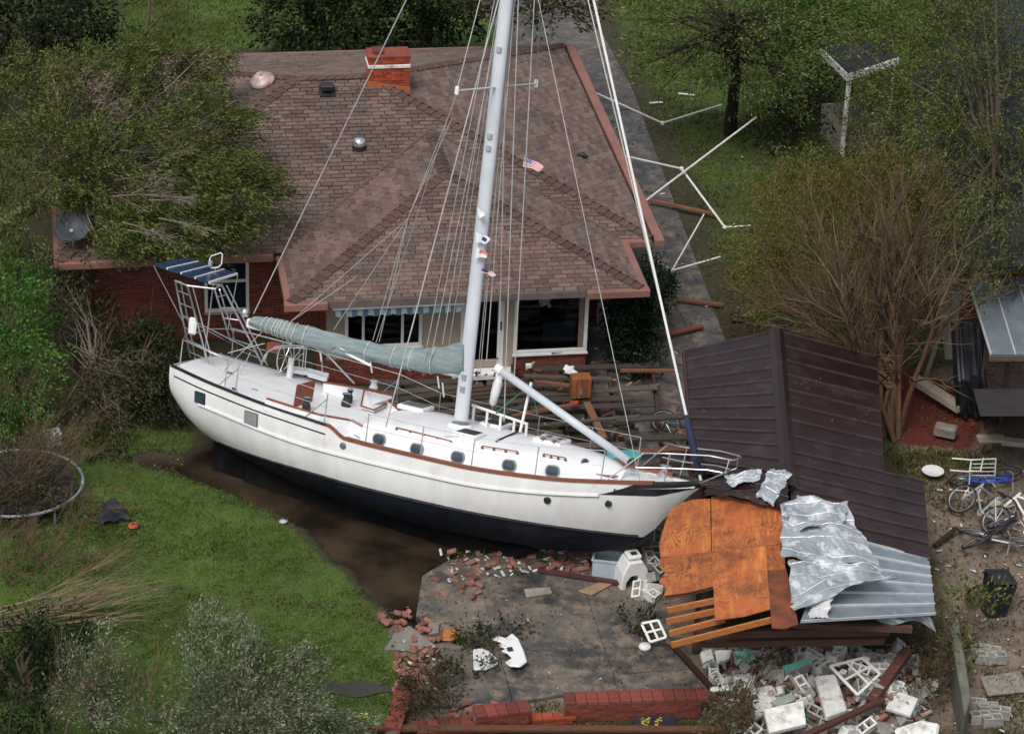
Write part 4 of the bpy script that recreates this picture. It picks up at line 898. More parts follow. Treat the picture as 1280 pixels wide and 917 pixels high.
gb = [BZ(588, 508, 2.2), BZ(660, 530, 2.15)]
g_ = bb(MB().tube([V((a.x, .55, a.z)) for a in (BY(590, 506, .55), BY(660, 530, .55))], .03, 6), 'mast_rail', whitep)
for f in (.04, .28, .52, .76, .98): a = BY(590 + 70 * f, 506 + 24 * f, .55); bb(MB().tube([a, V((a.x, .57, tr2(a.x, .57)))], .03, 6), 'rail_post', whitep, g_)
q = BY(621, 484, .9); fe = bb(MB().lathe([(.02, -.42), (.08, -.36), (.1, -.1), (.1, .1), (.07, .2), (.02, .22)], q, 12, rot=Rz(rad(8), 3, 'Y')), 'fender', whitep, smooth=True)
bb(MB().box(BY(624, 469, .9), (.16, .1, .18)), 'fender_holder', whitep, fe, bevel=.03)
line(BY(620, 516, .5), BY(664, 480, .5), .016, greenrope, 'green_line'); line(BY(664, 478, .5), BY(672, 520, .5), .014, greenrope, 'green_line'); line(BY(650, 540, 0), BY(664, 478, .5), .03, whitep, 'pole_strut')
line(DK(600, 545, .03), DK(555, 545, .03), .01, rope, 'sheet'); line(DK(620, 551, .03), DK(652, 537, .03), .022, blackp, 'track')
# stern arch: ladder-like legs, solar panel, antenna
Zd, Zt = 1.44, 3.42
legs = [((219, 351), (238, 447)), ((234, 357), (261, 457)), ((268, 361), (293, 441)), ((277, 356), (328, 455))]
LG = [(BZ(*a, Zt), BZ(*b, Zd)) for a, b in legs]
for a, b in LG:
    lg = bb(MB().tube([b, a], .024, 8), 'arch_leg', steel)
    off = V((.11, .03, 0)); bb(MB().tube([b + off, a + off], .016, 6), 'arch_brace', steel, lg)
for (a, b), (c, d) in ((LG[0], LG[1]), (LG[2], LG[3])):
    for f in (.08, .24, .40, .56, .72, .88): bb(MB().tube([b.lerp(a, f), d.lerp(c, f)], .014, 6), 'arch_rung', steel)
bb(MB().tube([LG[0][0], LG[1][0], LG[2][0], LG[3][0]], .024, 8), 'arch_top', steel)
for a, b in ((LG[0], LG[2]), (LG[1], LG[3])): bb(MB().tube([a[1].lerp(a[0], .55), b[1].lerp(b[0], .15)], .013, 6), 'arch_brace', steel)
Q = [BZ(192, 332, Zt + .1), BZ(262, 355, Zt + .05), BZ(297, 344, Zt + .1), BZ(232, 324, Zt + .15)]
for k in range(4):
    f0, f1 = k / 4 + .008, (k + 1) / 4 - .008; c = [Q[0].lerp(Q[1], f0), Q[0].lerp(Q[1], f1), Q[3].lerp(Q[2], f1), Q[3].lerp(Q[2], f0)]
    o = bb(MB().prism(c, (0, 0, .04)), 'solar_panel', solar)
    bb(MB().beam(c[1] + V((0, 0, .03)), c[2] + V((0, 0, .03)), .03, .045), 'panel_edge', whitep, o)
    m1_, m2_ = c[0].lerp(c[1], .5), c[3].lerp(c[2], .5); bb(MB().beam(m1_ + V((0, 0, .042)), m2_ + V((0, 0, .042)), .014, .006), 'panel_seam', blackp, o)
bb(MB().tube([Q[0], LG[0][1].lerp(LG[0][0], .45)], .012, 6), 'panel_strut', steel); bb(MB().tube([Q[2], LG[2][1].lerp(LG[2][0], .35)], .012, 6), 'panel_strut', steel); bb(MB().tube([Q[1], LG[3][0]], .014, 6), 'panel_strut', steel)
an_b = BZ(255, 449, Zd); an_t = BY(269, 335, BZ(262, 345, Zt).y); ant = bb(MB().tube([an_b, an_t], .018, 6), 'antenna_pole', steel)
lp = [BY(x, y, an_t.y) for x, y in ((264, 333), (262, 324), (264, 320), (276, 316), (278, 318), (277, 330), (273, 334), (264, 335))]; bb(MB().tube(lp + lp[:1], .014, 6), 'antenna_loop', whitep, ant); bb(MB().box(BY(263, 330, an_t.y), (.09, .09, .14)), 'light_unit', steel, ant, bevel=.02)
q = LG[1][1].lerp(LG[1][0], .5); bb(MB().box(q + V((-.08, -.1, .0)), (.2, .08, .38)), 'life_ring_case', whitep, bevel=.04)
q = LG[3][1].lerp(LG[3][0], .62); bb(MB().lathe([(.02, -.09), (.09, -.08), (.1, 0), (.08, .09), (.02, .1)], q + V((.18, 0, .1)), 12), 'stern_lamp', steel, smooth=True)
bs = [BZ(262, 455, 1.5), BZ(222, 456, 1.5)]
pr_ = bb(MB().tube([rail_pt(.13, -1, .6), rail_pt(.02, -1, .6, .08), V((-.02, -.5, hr(0) + .6)), V((-.02, .5, hr(0) + .6)), rail_pt(.02, 1, .6, .08), rail_pt(.16, 1, .6)], .016, 6), 'stern_pushpit', steel, smooth=True)
for t, sg in ((.13, -1), (.02, -1), (.02, 1), (.16, 1)): bb(MB().tube([rail_pt(t, sg), rail_pt(t, sg, .6, .08)], .014, 6), 'pushpit_leg', steel, pr_)
# folded bimini and dodger bows
for k, pxs in enumerate((((330, 452), (334, 440), (345, 433), (365, 431), (392, 433), (410, 444), (443, 479)), ((326, 456), (331, 443), (340, 436), (362, 434), (388, 436)), ((408, 440), (420, 432), (436, 441)))):
    bb(MB().tube([BY(x, y, .35 - .25 * k) for x, y in pxs], .022 if k == 0 else .014, 6), 'bimini_bow', steel, smooth=True)
for a, b in (((276, 467), (335, 407)), ((296, 476), (313, 440)), ((330, 470), (354, 463)), ((285, 441), (331, 429)), ((355, 462), (376, 437)), ((374, 463), (374, 434)), ((403, 468), (402, 436)), ((368, 463), (360, 424))): bb(MB().tube([BY(*a, -.1 if a[0] < 340 else .6), BY(*b, 0 if a[0] < 340 else .6)], .009, 5), 'cockpit_line', rope if a[0] % 2 else steel)
plate([(362, 461), (390, 465), (390, 470), (362, 466)], .1, .08, deck_white, 'seat_locker'); plate([(388, 466), (411, 472), (408, 478), (384, 471)], .1, .1, deck_white, 'seat_locker')

# flags flown from the rigging: things of their own
def flag(name, label, cells, a, b, c, d, nu, nv, colfn, mats_, wave=.05):    # corners a (top hoist), b (top fly), c (bottom fly), d (bottom hoist)
    f = MB(); P = lambda u, v: a.lerp(b, u).lerp(d.lerp(c, u), v) + V((0, -1, 0)) * wave * math.sin(u * 7 + v * 1.5) * u
    for i in range(nu):
        for j in range(nv):
            q = [P(i / nu, j / nv), P((i + 1) / nu, j / nv), P((i + 1) / nu, (j + 1) / nv), P(i / nu, (j + 1) / nv)]; q2 = [p + V((0, .004, 0)) for p in q]
            f.add(q + q2, [(0, 1, 2, 3), (7, 6, 5, 4)], colfn((i + .5) / nu, (j + .5) / nv))
    o = f.build(name, mats_); tag(o, label, 'flag'); return o
fr_, fw_, fb_ = mat('flag_red', (.45, .03, .05), None, rough=.8), mat('flag_white', (.72, .72, .74), None, rough=.8), mat('flag_blue', (.02, .04, .2), None, rough=.8)
PXW = lambda x, y, yy=0: BM @ BY(x, y, yy)
def usa(u, v):
    if u < .42 and v < 7 / 13: return 1 if (int(u * 26) % 2 == 0 and int(v * 26) % 2 == 1) else 2
    return 0 if int(v * 13) % 2 == 0 else 1
flag('stars_and_stripes_flag', 'striped flag with starry blue corner flying from a line right of the mast', 0, PXW(655.5, 194.5, .2), PXW(680, 207, .2), PXW(674, 214, .2), PXW(653.5, 209, .2), 26, 26, usa, [fr_, fw_, fb_])
flag('tattered_pennant', 'tattered white pennant remnant, uppermost on the lower mast', 0, PXW(596, 258, -.25), PXW(606, 268, -.3), PXW(600, 272, -.3), PXW(597, 268, -.25), 5, 4, lambda u, v: 0, [fw_])
flag('signal_flag', 'white flag with a blue rectangle flying against the mast', 0, PXW(595, 290, -.25), PXW(613, 298, -.25), PXW(607, 304, -.25), PXW(595, 303, -.25), 8, 8, lambda u, v: 1 if .45 < u < .9 and .3 < v < .8 else 0, [fw_, fb_])
flag('signal_flag', 'white flag with faded red centre, below the blue marked one on the mast', 0, PXW(596, 309, -.25), PXW(610, 317, -.25), PXW(608, 321, -.25), PXW(594, 323, -.25), 8, 8, lambda u, v: 1 if .3 < u < .95 and v < .55 else 0, [fw_, mat('flag_pink', (.6, .2, .18), None, rough=.8)])
flag('small_ensign', 'small dark blue and red flag, lowest of the flags on the mast', 0, PXW(602, 335, -.25), PXW(620, 343, -.25), PXW(616, 345, -.25), PXW(602, 340, -.25), 8, 5, lambda u, v: 1 if u < .5 and v < .7 else (0 if int(v * 5) % 2 else 2), [fr_, fb_, fw_])

# ------------------------------------------------------------------ the shed with the maroon metal roof, torn open at the bow
shed = empty('metal_roof_shed', (5.6, -7, 0), 'shed with dark maroon metal roof, its front torn open under the bow of the sailboat', 'shed')
R0, R1 = G(970, 414, 2.95), G(986, 612, 2.95); R2 = G(1003, 775, 2.9)
LFa, LFb = G(854, 440, 2.45), G(866, 588, 2.42)                      # left eave, far and near
RFa, RFb = G(1096, 446, 2.45), G(1104, 590, 2.45); RXa, RXb = G(1154, 602, 2.27), G(1161, 697, 2.27)
def roof_sheet(a0, a1, b0, b1, npan, m, name, parent, ribs=1, th=.02, rib=.028):      # a = ridge side, b = eave side; the panels run ridge to eave
    for k in range(npan):
        f0, f1 = k / npan + .001, (k + 1) / npan - .001
        A, Bq, Cq, D = a0.lerp(a1, f0), a0.lerp(a1, f1), b0.lerp(b1, f1), b0.lerp(b1, f0)
        n = (Bq - A).cross(D - A).normalized(); n = n if n.z > 0 else -n; dz = n * U(-.004, .006)
        mb = MB(); w_ = [A, Bq, Cq, D]; mb.prism([p + dz for p in w_][::(1 if (Bq - A).cross(D - A).z > 0 else -1)], n * th)
        for r in range(ribs + 1):
            g = min(.985, max(.015, r / (ribs + .0001) if ribs else 0)); p, q = A.lerp(Bq, g), D.lerp(Cq, g); e = (Bq - A).normalized() * .022
            s = .85
            mb.add([p - e + dz, p + e + dz, q + e + dz, q - e + dz] + [v + n * (th + rib) + dz for v in (p - e * .5, p + e * .5, q + e * .5, q - e * .5)], [(4, 5, 6, 7), (0, 4, 7, 3), (1, 2, 6, 5), (3, 7, 6, 2), (0, 1, 5, 4)], 1)
        mb.build(name, [m, maroonglint if m is maroon else galvglint], parent)
roof_sheet(R0, R1, LFa, LFb, 12, maroon, 'roof_panel', shed, 1)
RJ = G(984, 564, 2.95)
roof_sheet(R0, RJ, RFa, RFb, 8, maroon, 'roof_panel', shed, 1)
roof_sheet(RJ, G(991, 658, 2.93), RXa, RXb, 6, maroon, 'roof_panel', shed, 1)
mb = MB(); rows = [[p + V((-.16, 0, -.02)), p + V((-.06, 0, .035)), p + V((.06, 0, .035)), p + V((.16, 0, -.02))] for p in (R0 + EZ * .07, R1 + EZ * .07)]; mb.loft(rows); mb.build('ridge_cap', maroon, shed)
MB().beam(LFa + EZ * .0, LFb + EZ * 0, .05, .14).build('fascia', darkw, shed)
MB().beam(RFa - EZ * .1, RFb - EZ * .1, .05, .14).build('fascia', darkw, shed); MB().beam(RXa - EZ * .1, RXb - EZ * .1, .05, .14).build('fascia', darkw, shed)
for a, b, zt in ((LFa + V((.2, -.2, 0)), LFb + V((.3, 1.2, 0)), 2.3), (RFa + V((-.2, -.2, 0)), RFb + V((-.2, .1, 0)), 2.3), (LFa + V((.2, -.2, 0)), RFa + V((-.2, -.2, 0)), 2.35)):
    a, b = V((a.x, a.y, 0)), V((b.x, b.y, 0)); d = (b - a).normalized(); n = V((-d.y, d.x, 0)) * .12; MB().prism([a, b, b + EZ * zt, a + EZ * zt], n).build('wall', darkw, shed)
# grey corrugated front of the right slope, its eave bent
gA, gB, gC, gD = G(1040, 668, 2.82), G(1161, 699, 2.2), G(1169, 768, 2.1), G(1000, 778, 2.75)
roof_sheet(gA, gD, gB, gC, 6, galv, 'corrugated_sheet', shed, 1, .015, .04)
bent = MB(); rows = []
for i in range(13):
    f = i / 12; a = G(1078 + 82 * f, 770 - 4 * f, 2.35 - .25 * f); b = G(1092 + 78 * f, 772 + 14 * f + 6 * math.sin(f * 7), 2.2 - .3 * f - .1 * math.sin(f * 9)); rows.append([a, a.lerp(b, .5) + EZ * .05 * math.sin(f * 20), b])
bent.loft(rows); bent.build('bent_eave_sheet', galv, shed)
# plywood deck of the torn left slope: sheets, each one a board
PLN = [G(985, 640, 2.85), G(823, 660, 2.32), G(828, 745, 2.28), G(998, 782, 2.80)]
pn = (PLN[1] - PLN[0]).cross(PLN[3] - PLN[0]).normalized(); pn = pn if pn.z > 0 else -pn
def PP(px, py, up_=0): return plane_hit(px, py, PLN[0], pn) + pn * up_
def plysheet(pxs, up_=0, m=plywood, nm='plywood_sheet', par=shed):
    p = [PP(a, b, up_) for a, b in pxs]; o = p[0]; ex = (PP(900, 700) - PP(840, 706)).normalized(); ey = pn.cross(ex)
    loc = [V(((q - o).dot(ex), (q - o).dot(ey), 0)) for q in p]
    ar = sum(loc[i].x * loc[(i + 1) % len(loc)].y - loc[(i + 1) % len(loc)].x * loc[i].y for i in range(len(loc)))
    if ar < 0: loc = loc[::-1]
    ob = MB().prism(loc, (0, 0, .02)).build(nm, m); ob.matrix_basis = M4(((ex.x, ey.x, pn.x, o.x), (ex.y, ey.y, pn.y, o.y), (ex.z, ey.z, pn.z, o.z), (0, 0, 0, 1))); adopt(ob, par); return ob
plysheet([(836, 640), (848, 630), (868, 625), (888, 624), (889, 690), (826, 697), (824, 680), (829, 664)], .002)
plysheet([(889.1, 622), (902, 619), (925, 625), (945, 629), (957, 632), (957, 683), (890, 690)], .006)
plysheet([(957.1, 632), (972, 636), (984, 641), (983, 660), (981, 680), (957.1, 683)], .001)
plysheet([(826, 697.3), (889.6, 690.3), (893, 733), (860, 741), (830, 745), (834, 736), (824, 728), (832, 716), (823, 708)], .004)
plysheet([(889.8, 690.4), (957, 683.4), (963, 762), (930, 771), (894, 776)], .008)
plysheet([(957.1, 684), (981, 681), (982, 712), (959, 714)], .003)
plysheet([(959.5, 715), (983, 712), (990, 740), (998, 780), (980, 786), (965, 785)], -.004, mat('stained_plywood', (.22, .06, .022), (.10, .035, .02), 3, .65, bmp=.2))
plysheet([(830, 741), (892, 729), (892, 734), (831, 747)], -.05, darkw, 'broken_edge')
for a, b in (((833, 757), (896, 744)), ((832, 771), (897, 757)), ((836, 786), (905, 768)), ((838, 800), (966, 768))): MB().beam(PP(*a, -.1), PP(*b, -.1), .045, .12, pn).build('rafter', orangew, shed)
for a, b, z, w_ in (((868, 792), (1112, 788), 1.75, .16), ((866, 804), (1105, 800), 1.35, .14), ((990, 780), (1140, 786), 2.0, .12)): MB().beam(G(*a, z), G(*b, z), .1, w_).build('front_beam', darkw, shed)
p0, p1 = G(838, 800, .02), G(1150, 800, .02)
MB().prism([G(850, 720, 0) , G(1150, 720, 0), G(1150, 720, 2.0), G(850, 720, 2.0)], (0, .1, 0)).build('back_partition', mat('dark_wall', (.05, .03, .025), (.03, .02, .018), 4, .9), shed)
for x, z in ((868, 2.1), (1130, 1.9)): a = G(x, 815, 0); MB().beam(a, a + EZ * z, .1, .1, (0, 1, 0)).build('post', darkw, shed)
MB().beam(G(838, 803, 1.9), G(897, 868, .1), .22, .09).build('fallen_post', darkw, shed)
# torn maroon edge and crumpled grey sheets folded back over the ridge
def crumple(name, label, pxs, z0, mt, par=None, seed=1, amp=.06, nu=22, nv=14, zs=None, th=.012, cat='metal sheet', fold=1.0, group=None):
    r = np.random.default_rng(seed); ph = r.uniform(0, 6.3, 8); zs = zs or [z0] * 4; P = [G(a, b, z) for (a, b), z in zip(pxs, zs)]
    def S(u, v):
        p = P[0].lerp(P[1], u).lerp(P[3].lerp(P[2], u), v); h = 0
        for k in range(4): h += abs(math.sin(u * (3 + 2.2 * k) * fold + ph[k] + v * (2 + k) * (1 if k % 2 else -1))) / (1.2 + k)
        e = 1 + .05 * math.sin(9 * u + ph[5]) * (v > .9)
        return p + V((.04 * math.sin(v * 9 + ph[4]), .04 * math.sin(u * 11 + ph[6]), amp * h * 1.6))
    mb = MB(); rows = [[S(i / nu, j / nv) for j in range(nv + 1)] for i in range(nu + 1)]; mb.loft(rows); mb.loft([[p - EZ * th for p in r_] for r_ in rows][::-1])
    o = mb.build(name, mt, par, smooth=False)
    if label: tag(o, label, cat, group)
    return o
def crease(name, label, pxs, zt, mt, seed, folds, amp, nu=30, nv=22):        # sheet steel: flat facets between hard folds, dents, seams
    r = np.random.default_rng(seed); ph = r.uniform(0, 6.3, 10); P = [G(a, b, z) for (a, b), z in zip(pxs, zt)]
    tri = lambda x: 1 - abs((x % 1) * 2 - 1)
    J = r.normal(0, 1, (nu + 1, nv + 1))
    ca, sa = math.cos(ph[5]), math.sin(ph[5])
    def S(i, j):
        u, v = i / nu, j / nv; p = P[0].lerp(P[1], u).lerp(P[3].lerp(P[2], u), v)
        h = amp * tri(v * folds + .35 * tri(u * 1.3 + ph[0]) + ph[1]) + amp * .8 * tri((u * ca + v * sa) * 1.5 + ph[2]) + amp * .4 * tri((u * sa - v * ca) * 2.3 + ph[3]) + amp * .6 * math.sin(math.pi * u) + amp * .035 * J[i, j]
        ed = .05 * (tri(v * 3.1 + ph[6]) - .5) if i in (0, nu) else 0; e2 = .05 * (tri(u * 4.3 + ph[7]) - .5) if j in (0, nv) else 0
        return p + V((ed + .006 * J[i, j], e2, h))
    g = [[S(i, j) for j in range(nv + 1)] for i in range(nu + 1)]
    mb = MB(); mb.loft(g); o = mb.build(name, mt, None)
    md_ = o.modifiers.new('solid', 'SOLIDIFY'); md_.thickness = .012; md_.offset = -1
    for j in range(nv // 5, nv, max(4, nv // 4)):
        MB().tube([g[i][j] + EZ * .008 for i in range(nu + 1)], .011, 4).build('standing_seam', galvglint if mt is not maroon else maroonglint, o)
    tag(o, label, 'metal sheet'); return o
crease('crumpled_sheet', 'crumpled grey metal sheet hanging over the right half of the orange plywood', [(976, 634), (1058, 640), (1104, 722), (976, 706)], (2.98, 2.98, 2.7, 2.95), galv2, 3, 1.6, .13)
crease('crumpled_sheet', 'crinkled grey metal sheet with a folded flap, topmost of the pile on the shed ridge', [(978, 632), (1060, 634), (1052, 668), (990, 668)], (3.12, 3.1, 3.0, 3.06), galv2, 8, .8, .1, 20, 12)
crease('crumpled_sheet', 'long grey roll of dented metal sheet reaching right along the corrugated roof edge', [(984, 706), (1086, 722), (1124, 732), (990, 776)], (2.9, 2.72, 2.6, 2.72), galv2, 5, 1.2, .16)
crease('crumpled_sheet', 'rust spotted white metal offcut hanging at the near edge of the grey sheets', [(1016, 738), (1044, 738), (1034, 774), (1010, 775)], (2.9, 2.88, 2.7, 2.68), mat('rust_spotted_white', (.56, .57, .58), (.48, .5, .51), 4, .5, .1, c3=(.36, .15, .06), s3=5, lo3=.62, hi3=.68), 9, 1.2, .04, 14, 14)
crease('metal_flap', 'upright grey metal flap sticking up beside the shed ridge near the bow', [(962, 588), (990, 594), (966, 634), (945, 622)], (3.15, 3.1, 2.95, 2.98), galv2, 12, .8, .05, 16, 16)
crease('metal_scrap', 'pale torn metal strip on the maroon roof just right of the bow', [(905, 600), (952, 590), (948, 604), (914, 612)], (2.9, 3.02, 3.0, 2.88), galv2, 14, 1.3, .06, 18, 10)
crease('metal_scrap', 'dark torn roofing lying across the top of the plywood beside the bow', [(886, 606), (985, 608), (984, 640), (880, 622)], (2.66, 3.0, 2.93, 2.6), maroon, 15, 1.6, .09, 30, 10)
mb = MB().tube([G(996, 620, 3.1), G(1012, 626, 3.08), G(1030, 634, 3.05)], .03, 6); tag(mb.build('bent_strip', galv), 'thin bent grey trim strip above the crinkled metal sheet', 'trim strip')

# ------------------------------------------------------------------ low brick walls round the patio
def brick_wall(label, a, b, h, th=.34, m=brick, courses=None, group='low brick garden walls', jag=0):
    a, b = V(a), V(b); d = (b - a); ln = d.length; d.normalize(); n = V((d.y, -d.x, 0)); n = n if n.y < 0 else -n
    root = empty('brick_wall', (a + b) / 2, label, 'brick wall', group)
    MB().prism([a + d * .01 + n * (th / 2 - .012), b - d * .01 + n * (th / 2 - .012), b - d * .01 - n * (th / 2 - .012), a + d * .01 - n * (th / 2 - .012)], (0, 0, h - .05)).build('wall_core', mortar, root)
    bl = []; r = 0; z = 0
    while z + BH < h - .045:
        x = -(r % 2) * .108
        while x < ln:
            p, q = max(x, 0), min(x + BL, ln - jag * U(0, 1) * (r / 8))
            if q - p > .04: bl.append((a + n * th / 2 + d * ((p + q) / 2) + EZ * (z + BH / 2), d, n, q - p, U(-.004, .012)))
            x += BL + JT
        z += BH + JT; r += 1
    lay_bricks(bl, root, m, 260)
    x = 0; base = None
    while x < ln - .05:                      # capping course, laid across
        if base is None: base = MB().box((0, 0, 0), (.2, th + .03, .062)).build('cap_brick', m, None, bevel=.006); ob = base
        else: ob = bpy.data.objects.new('cap_brick', base.data); C.objects.link(ob)
        q = a + d * (x + .105) + EZ * (h - .012 + U(-.004, .004)); ob.matrix_basis = M4(((d.x, -n.x, 0, q.x), (d.y, -n.y, 0, q.y), (0, 0, 1, q.z), (0, 0, 0, 1))); adopt(ob, root); x += .212
    return root
brick_wall('long low brick wall along the near edge of the patio, right of the gap', G(704, 896), G(873, 890), .44, .34)
brick_wall('short low brick wall at the near edge of the patio, left of the gap', G(592, 912), G(658, 905), .42, .34, jag=.2)
brick_wall('one course brick edging lying in the gap between the two garden walls', G(650, 904), G(714, 900), .12, .2, brickor)
brick_wall('narrow red brick edging between the lawn and the rubble at the patio corner', G(490, 925), G(508, 868), .28, .3)
mb = MB(); mb.beam(G(440, 909, .22), G(905, 911, .22), .16, .05).beam(G(440, 911, .17), G(905, 913, .17), .05, .1); tag(mb.build('long_board', brownw), 'long brown board lying along the bottom below the brick walls', 'board')
brick_wall('broken brick wall stub at the bottom left of the patio, partly collapsed', G(520, 918), G(592, 914), .2, .34, jag=.5)

# ------------------------------------------------------------------ helpers for loose things
def loose(name, label, cat, build, group=None): o = build; tag(o, label, cat, group); return o
def rotm(ax=None): return (Rz(U(0, 6.28), 3, 'Z') @ Rz(U(-.5, .5), 3, 'X') @ Rz(U(-.5, .5), 3, 'Y'))
def cinder_mesh(m):
    mb = MB(); L, H_, W = .4, .2, .2; t = .035
    for x in (-.2 + t / 2, 0, .2 - t / 2): mb.box((x, 0, 0), (t, W - 2 * t - .002, H_))
    for y in (-W / 2 + t / 2, W / 2 - t / 2): mb.box((0, y, 0), (L, t, H_))
    return mb
def place(proto, loc, rot, label, group, cat):
    o = proto if not proto.get('used') else proto.copy()
    if proto.get('used'): C.objects.link(o)
    proto['used'] = 1; o.rotation_mode = 'XYZ'; o.location = V(loc); o.rotation_euler = rot.to_euler(); o['label'] = label; o['group'] = group; o['category'] = cat
    if 'used' in o and o is not proto: del o['used']
    return o
cb = cinder_mesh(cinder).build('cinder_block', cinder); cbw = cinder_mesh(whitecin).build('painted_cinder_block', whitecin); brickdust = mat('dusty_brick', (.22, .075, .05), (.26, .15, .115), 7, .95, piece=.35, bmp=.5, bscale=50, c3=(.3, .24, .2), s3=5, lo3=.55, hi3=.68)
hbk = MB().box((0, 0, 0), (.2, .095, .06)).build('loose_brick', brickdust, None, bevel=.006)
cbl, cwl, lbl = 'bare grey cinder block lying loose in the rubble heap', 'white painted cinder block lying loose in the rubble heap', 'loose red brick lying among the rubble by the patio'
RUB = [(880, 815), (1010, 815), (1130, 815), (1170, 860), (1150, 930), (930, 940), (905, 900), (885, 850)]
RW = gp(RUB)
def pile_h(p): 
    d = float(sdist(np.array([p.x]), np.array([p.y]), RW)[0]); return max(0, min(.55, d * .5)) * (.8 + .3 * math.sin(p.x * 3 + p.y * 2))
xs_, ys_ = np.meshgrid(np.linspace(min(p[0] for p in RW) - .3, max(p[0] for p in RW) + .3, 60), np.linspace(min(p[1] for p in RW) - .3, max(p[1] for p in RW) + .3, 40))
dd_ = sdist(xs_.ravel(), ys_.ravel(), RW); zz = np.clip(dd_ * .45, 0, .45) * (.8 + .3 * np.sin(xs_.ravel() * 3 + ys_.ravel() * 2)) + rng.uniform(-.03, .03, dd_.size) - .03
i_ = (np.arange(39)[:, None] * 60 + np.arange(59)[None]).ravel()
heap = fast_mesh('rubble_bed', np.stack([xs_.ravel(), ys_.ravel(), zz], 1), np.stack([i_, i_ + 1, i_ + 61, i_ + 60], 1), mat('rubble_soil', (.20, .155, .12), (.10, .085, .07), 9, .95, bmp=.5, piece=0, c3=(.3, .27, .23), s3=6)); tag(heap, kind='structure')
def in_rub():
    while True:
        p = G(U(870, 1180), U(805, 960)); 
        if float(sdist(np.array([p.x]), np.array([p.y]), RW)[0]) > .1: return p
for k in range(64):
    p = in_rub(); p.z = pile_h(p) + U(.03, .16); place(cb, p, rotm(), 'bare grey cinder block in the %s part of the rubble heap' % ('left' if p.x < 4.7 else ('middle' if p.x < 6.3 else 'right')), 'grey cinder blocks in the rubble heap', 'cinder block')
for k in range(34):
    p = in_rub(); p.z = pile_h(p) + U(.06, .2); place(cbw, p, rotm(), 'white painted block in the %s part of the rubble heap' % ('left' if p.x < 4.7 else ('middle' if p.x < 6.3 else 'right')), 'white painted cinder blocks in the rubble heap', 'cinder block')
# blocks and bricks tumbled beside the plywood, under the bow, along the broken garden edge
for px, py in ((836, 690), (820, 672), (815, 690), (806, 668), (800, 680), (812, 700), (822, 708), (818, 720), (795, 672), (830, 676)): p = G(px, py, .15 + U(0, .35)); place(cb, p, rotm(), 'grey cinder block tumbled beside the left edge of the plywood under the bow', 'blocks tumbled at the plywood edge', 'cinder block')
for px, py in ((803, 728), (815, 735), (812, 742), (798, 738), (806, 716)): p = G(px, py, .12 + U(0, .1)); place(cbw, p, rotm(), 'white block lying between the white dog house and the plywood', 'white blocks by the dog house', 'cinder block')
stp = ([(U(475, 515), U(765, 790)) for _ in range(14)] + [(U(495, 545), U(812, 880)) for _ in range(44)] + [(U(515, 550), U(775, 812)) for _ in range(14)] + [(U(560, 700), U(688, 712)) for _ in range(18)] + [(U(540, 600), U(720, 750)) for _ in range(12)] + [(U(560, 620), U(878, 912)) for _ in range(22)] + [(U(700, 800), U(695, 712)) for _ in range(14)])
for px, py in stp: p = G(px, py, U(.05, .14)); place(hbk, p, rotm(), ('loose red brick on the broken brick edge between lawn and patio' if px < 550 else ('loose red brick at the top edge of the patio under the boat' if py < 760 else 'loose red brick beside the collapsed garden wall stub')), 'loose bricks scattered round the patio edge', 'brick')
for k in range(26): p = in_rub(); p.z = pile_h(p) + U(.05, .16); place(hbk, p, rotm(), 'loose red brick lying among the blocks of the rubble heap', 'loose bricks in the rubble heap', 'brick')
# slabs, panels, beams in the heap
def panel(name, label, cat, pxs, zs, th, m, bevel=.01, parent=None):
    P = [G(a, b, z) for (a, b), z in zip(pxs, zs)]; n = (P[1] - P[0]).cross(P[3] - P[0]).normalized(); n = n if n.z > 0 else -n
    ar = (P[1] - P[0]).cross(P[2] - P[0]).dot(n); P = P if ar > 0 else P[::-1]
    o = MB().prism([p - n * th for p in P], n * th).build(name, m, parent, bevel=bevel)
    if label: tag(o, label, cat)
    return o
panel('white_door_panel', 'long white rounded panel lying on the rubble left of the white window frame', 'panel', [(1018, 843), (1045, 840), (1060, 885), (1033, 894)], (.75, .75, .62, .62), .18, whitecin, .04)
panel('white_slab', 'large white slab at the bottom of the rubble heap with hollow blocks beneath', 'slab', [(955, 886), (1004, 874), (1008, 904), (962, 915)], (.75, .75, .62, .62), .1, whitecin)
panel('white_slab', 'flaking white slab spattered with dirt, left of the heap centre', 'slab', [(938, 860), (982, 852), (980, 880), (945, 896)], (.55, .55, .5, .5), .08, mat('flaked_white', (.66, .66, .65), (.5, .5, .48), 5, .8, c3=(.12, .1, .08), s3=7, lo3=.58, hi3=.64))
panel('white_slab', 'small square white slab at the upper left of the rubble heap', 'slab', [(876, 814), (889, 810), (893, 822), (880, 827)], (.6, .6, .5, .5), .1, whitecin)
panel('white_slab', 'narrow white slab with holes at the top of the rubble heap', 'slab', [(894, 812), (915, 811), (912, 822), (897, 828)], (.6, .6, .5, .5), .1, whitecin)
panel('white_slab', 'white slab leaning under the dark beams, right of the teal cloth', 'slab', [(937, 812), (958, 812), (960, 820), (942, 820)], (.6, .6, .55, .55), .05, whitecin)
panel('white_slab', 'dirty white slab with a ridge down it, right of the fallen dark post', 'slab', [(1118, 862), (1148, 872), (1138, 894), (1107, 884)], (.6, .6, .5, .5), .08, mat('flaked_white'  , (.66, .66, .65)))
panel('white_slab', 'small white slab behind the fallen dark post at the heap right', 'slab', [(1085, 826), (1108, 824), (1112, 836), (1090, 838)], (.6, .6, .5, .5), .1, whitecin)
panel('white_slab', 'rounded white panel with a cut out at the bottom edge of the heap', 'slab', [(1118, 908), (1150, 898), (1176, 902), (1172, 920), (1125, 925)], (.6, .6, .6, .5, .5), .12, whitecin, .05)
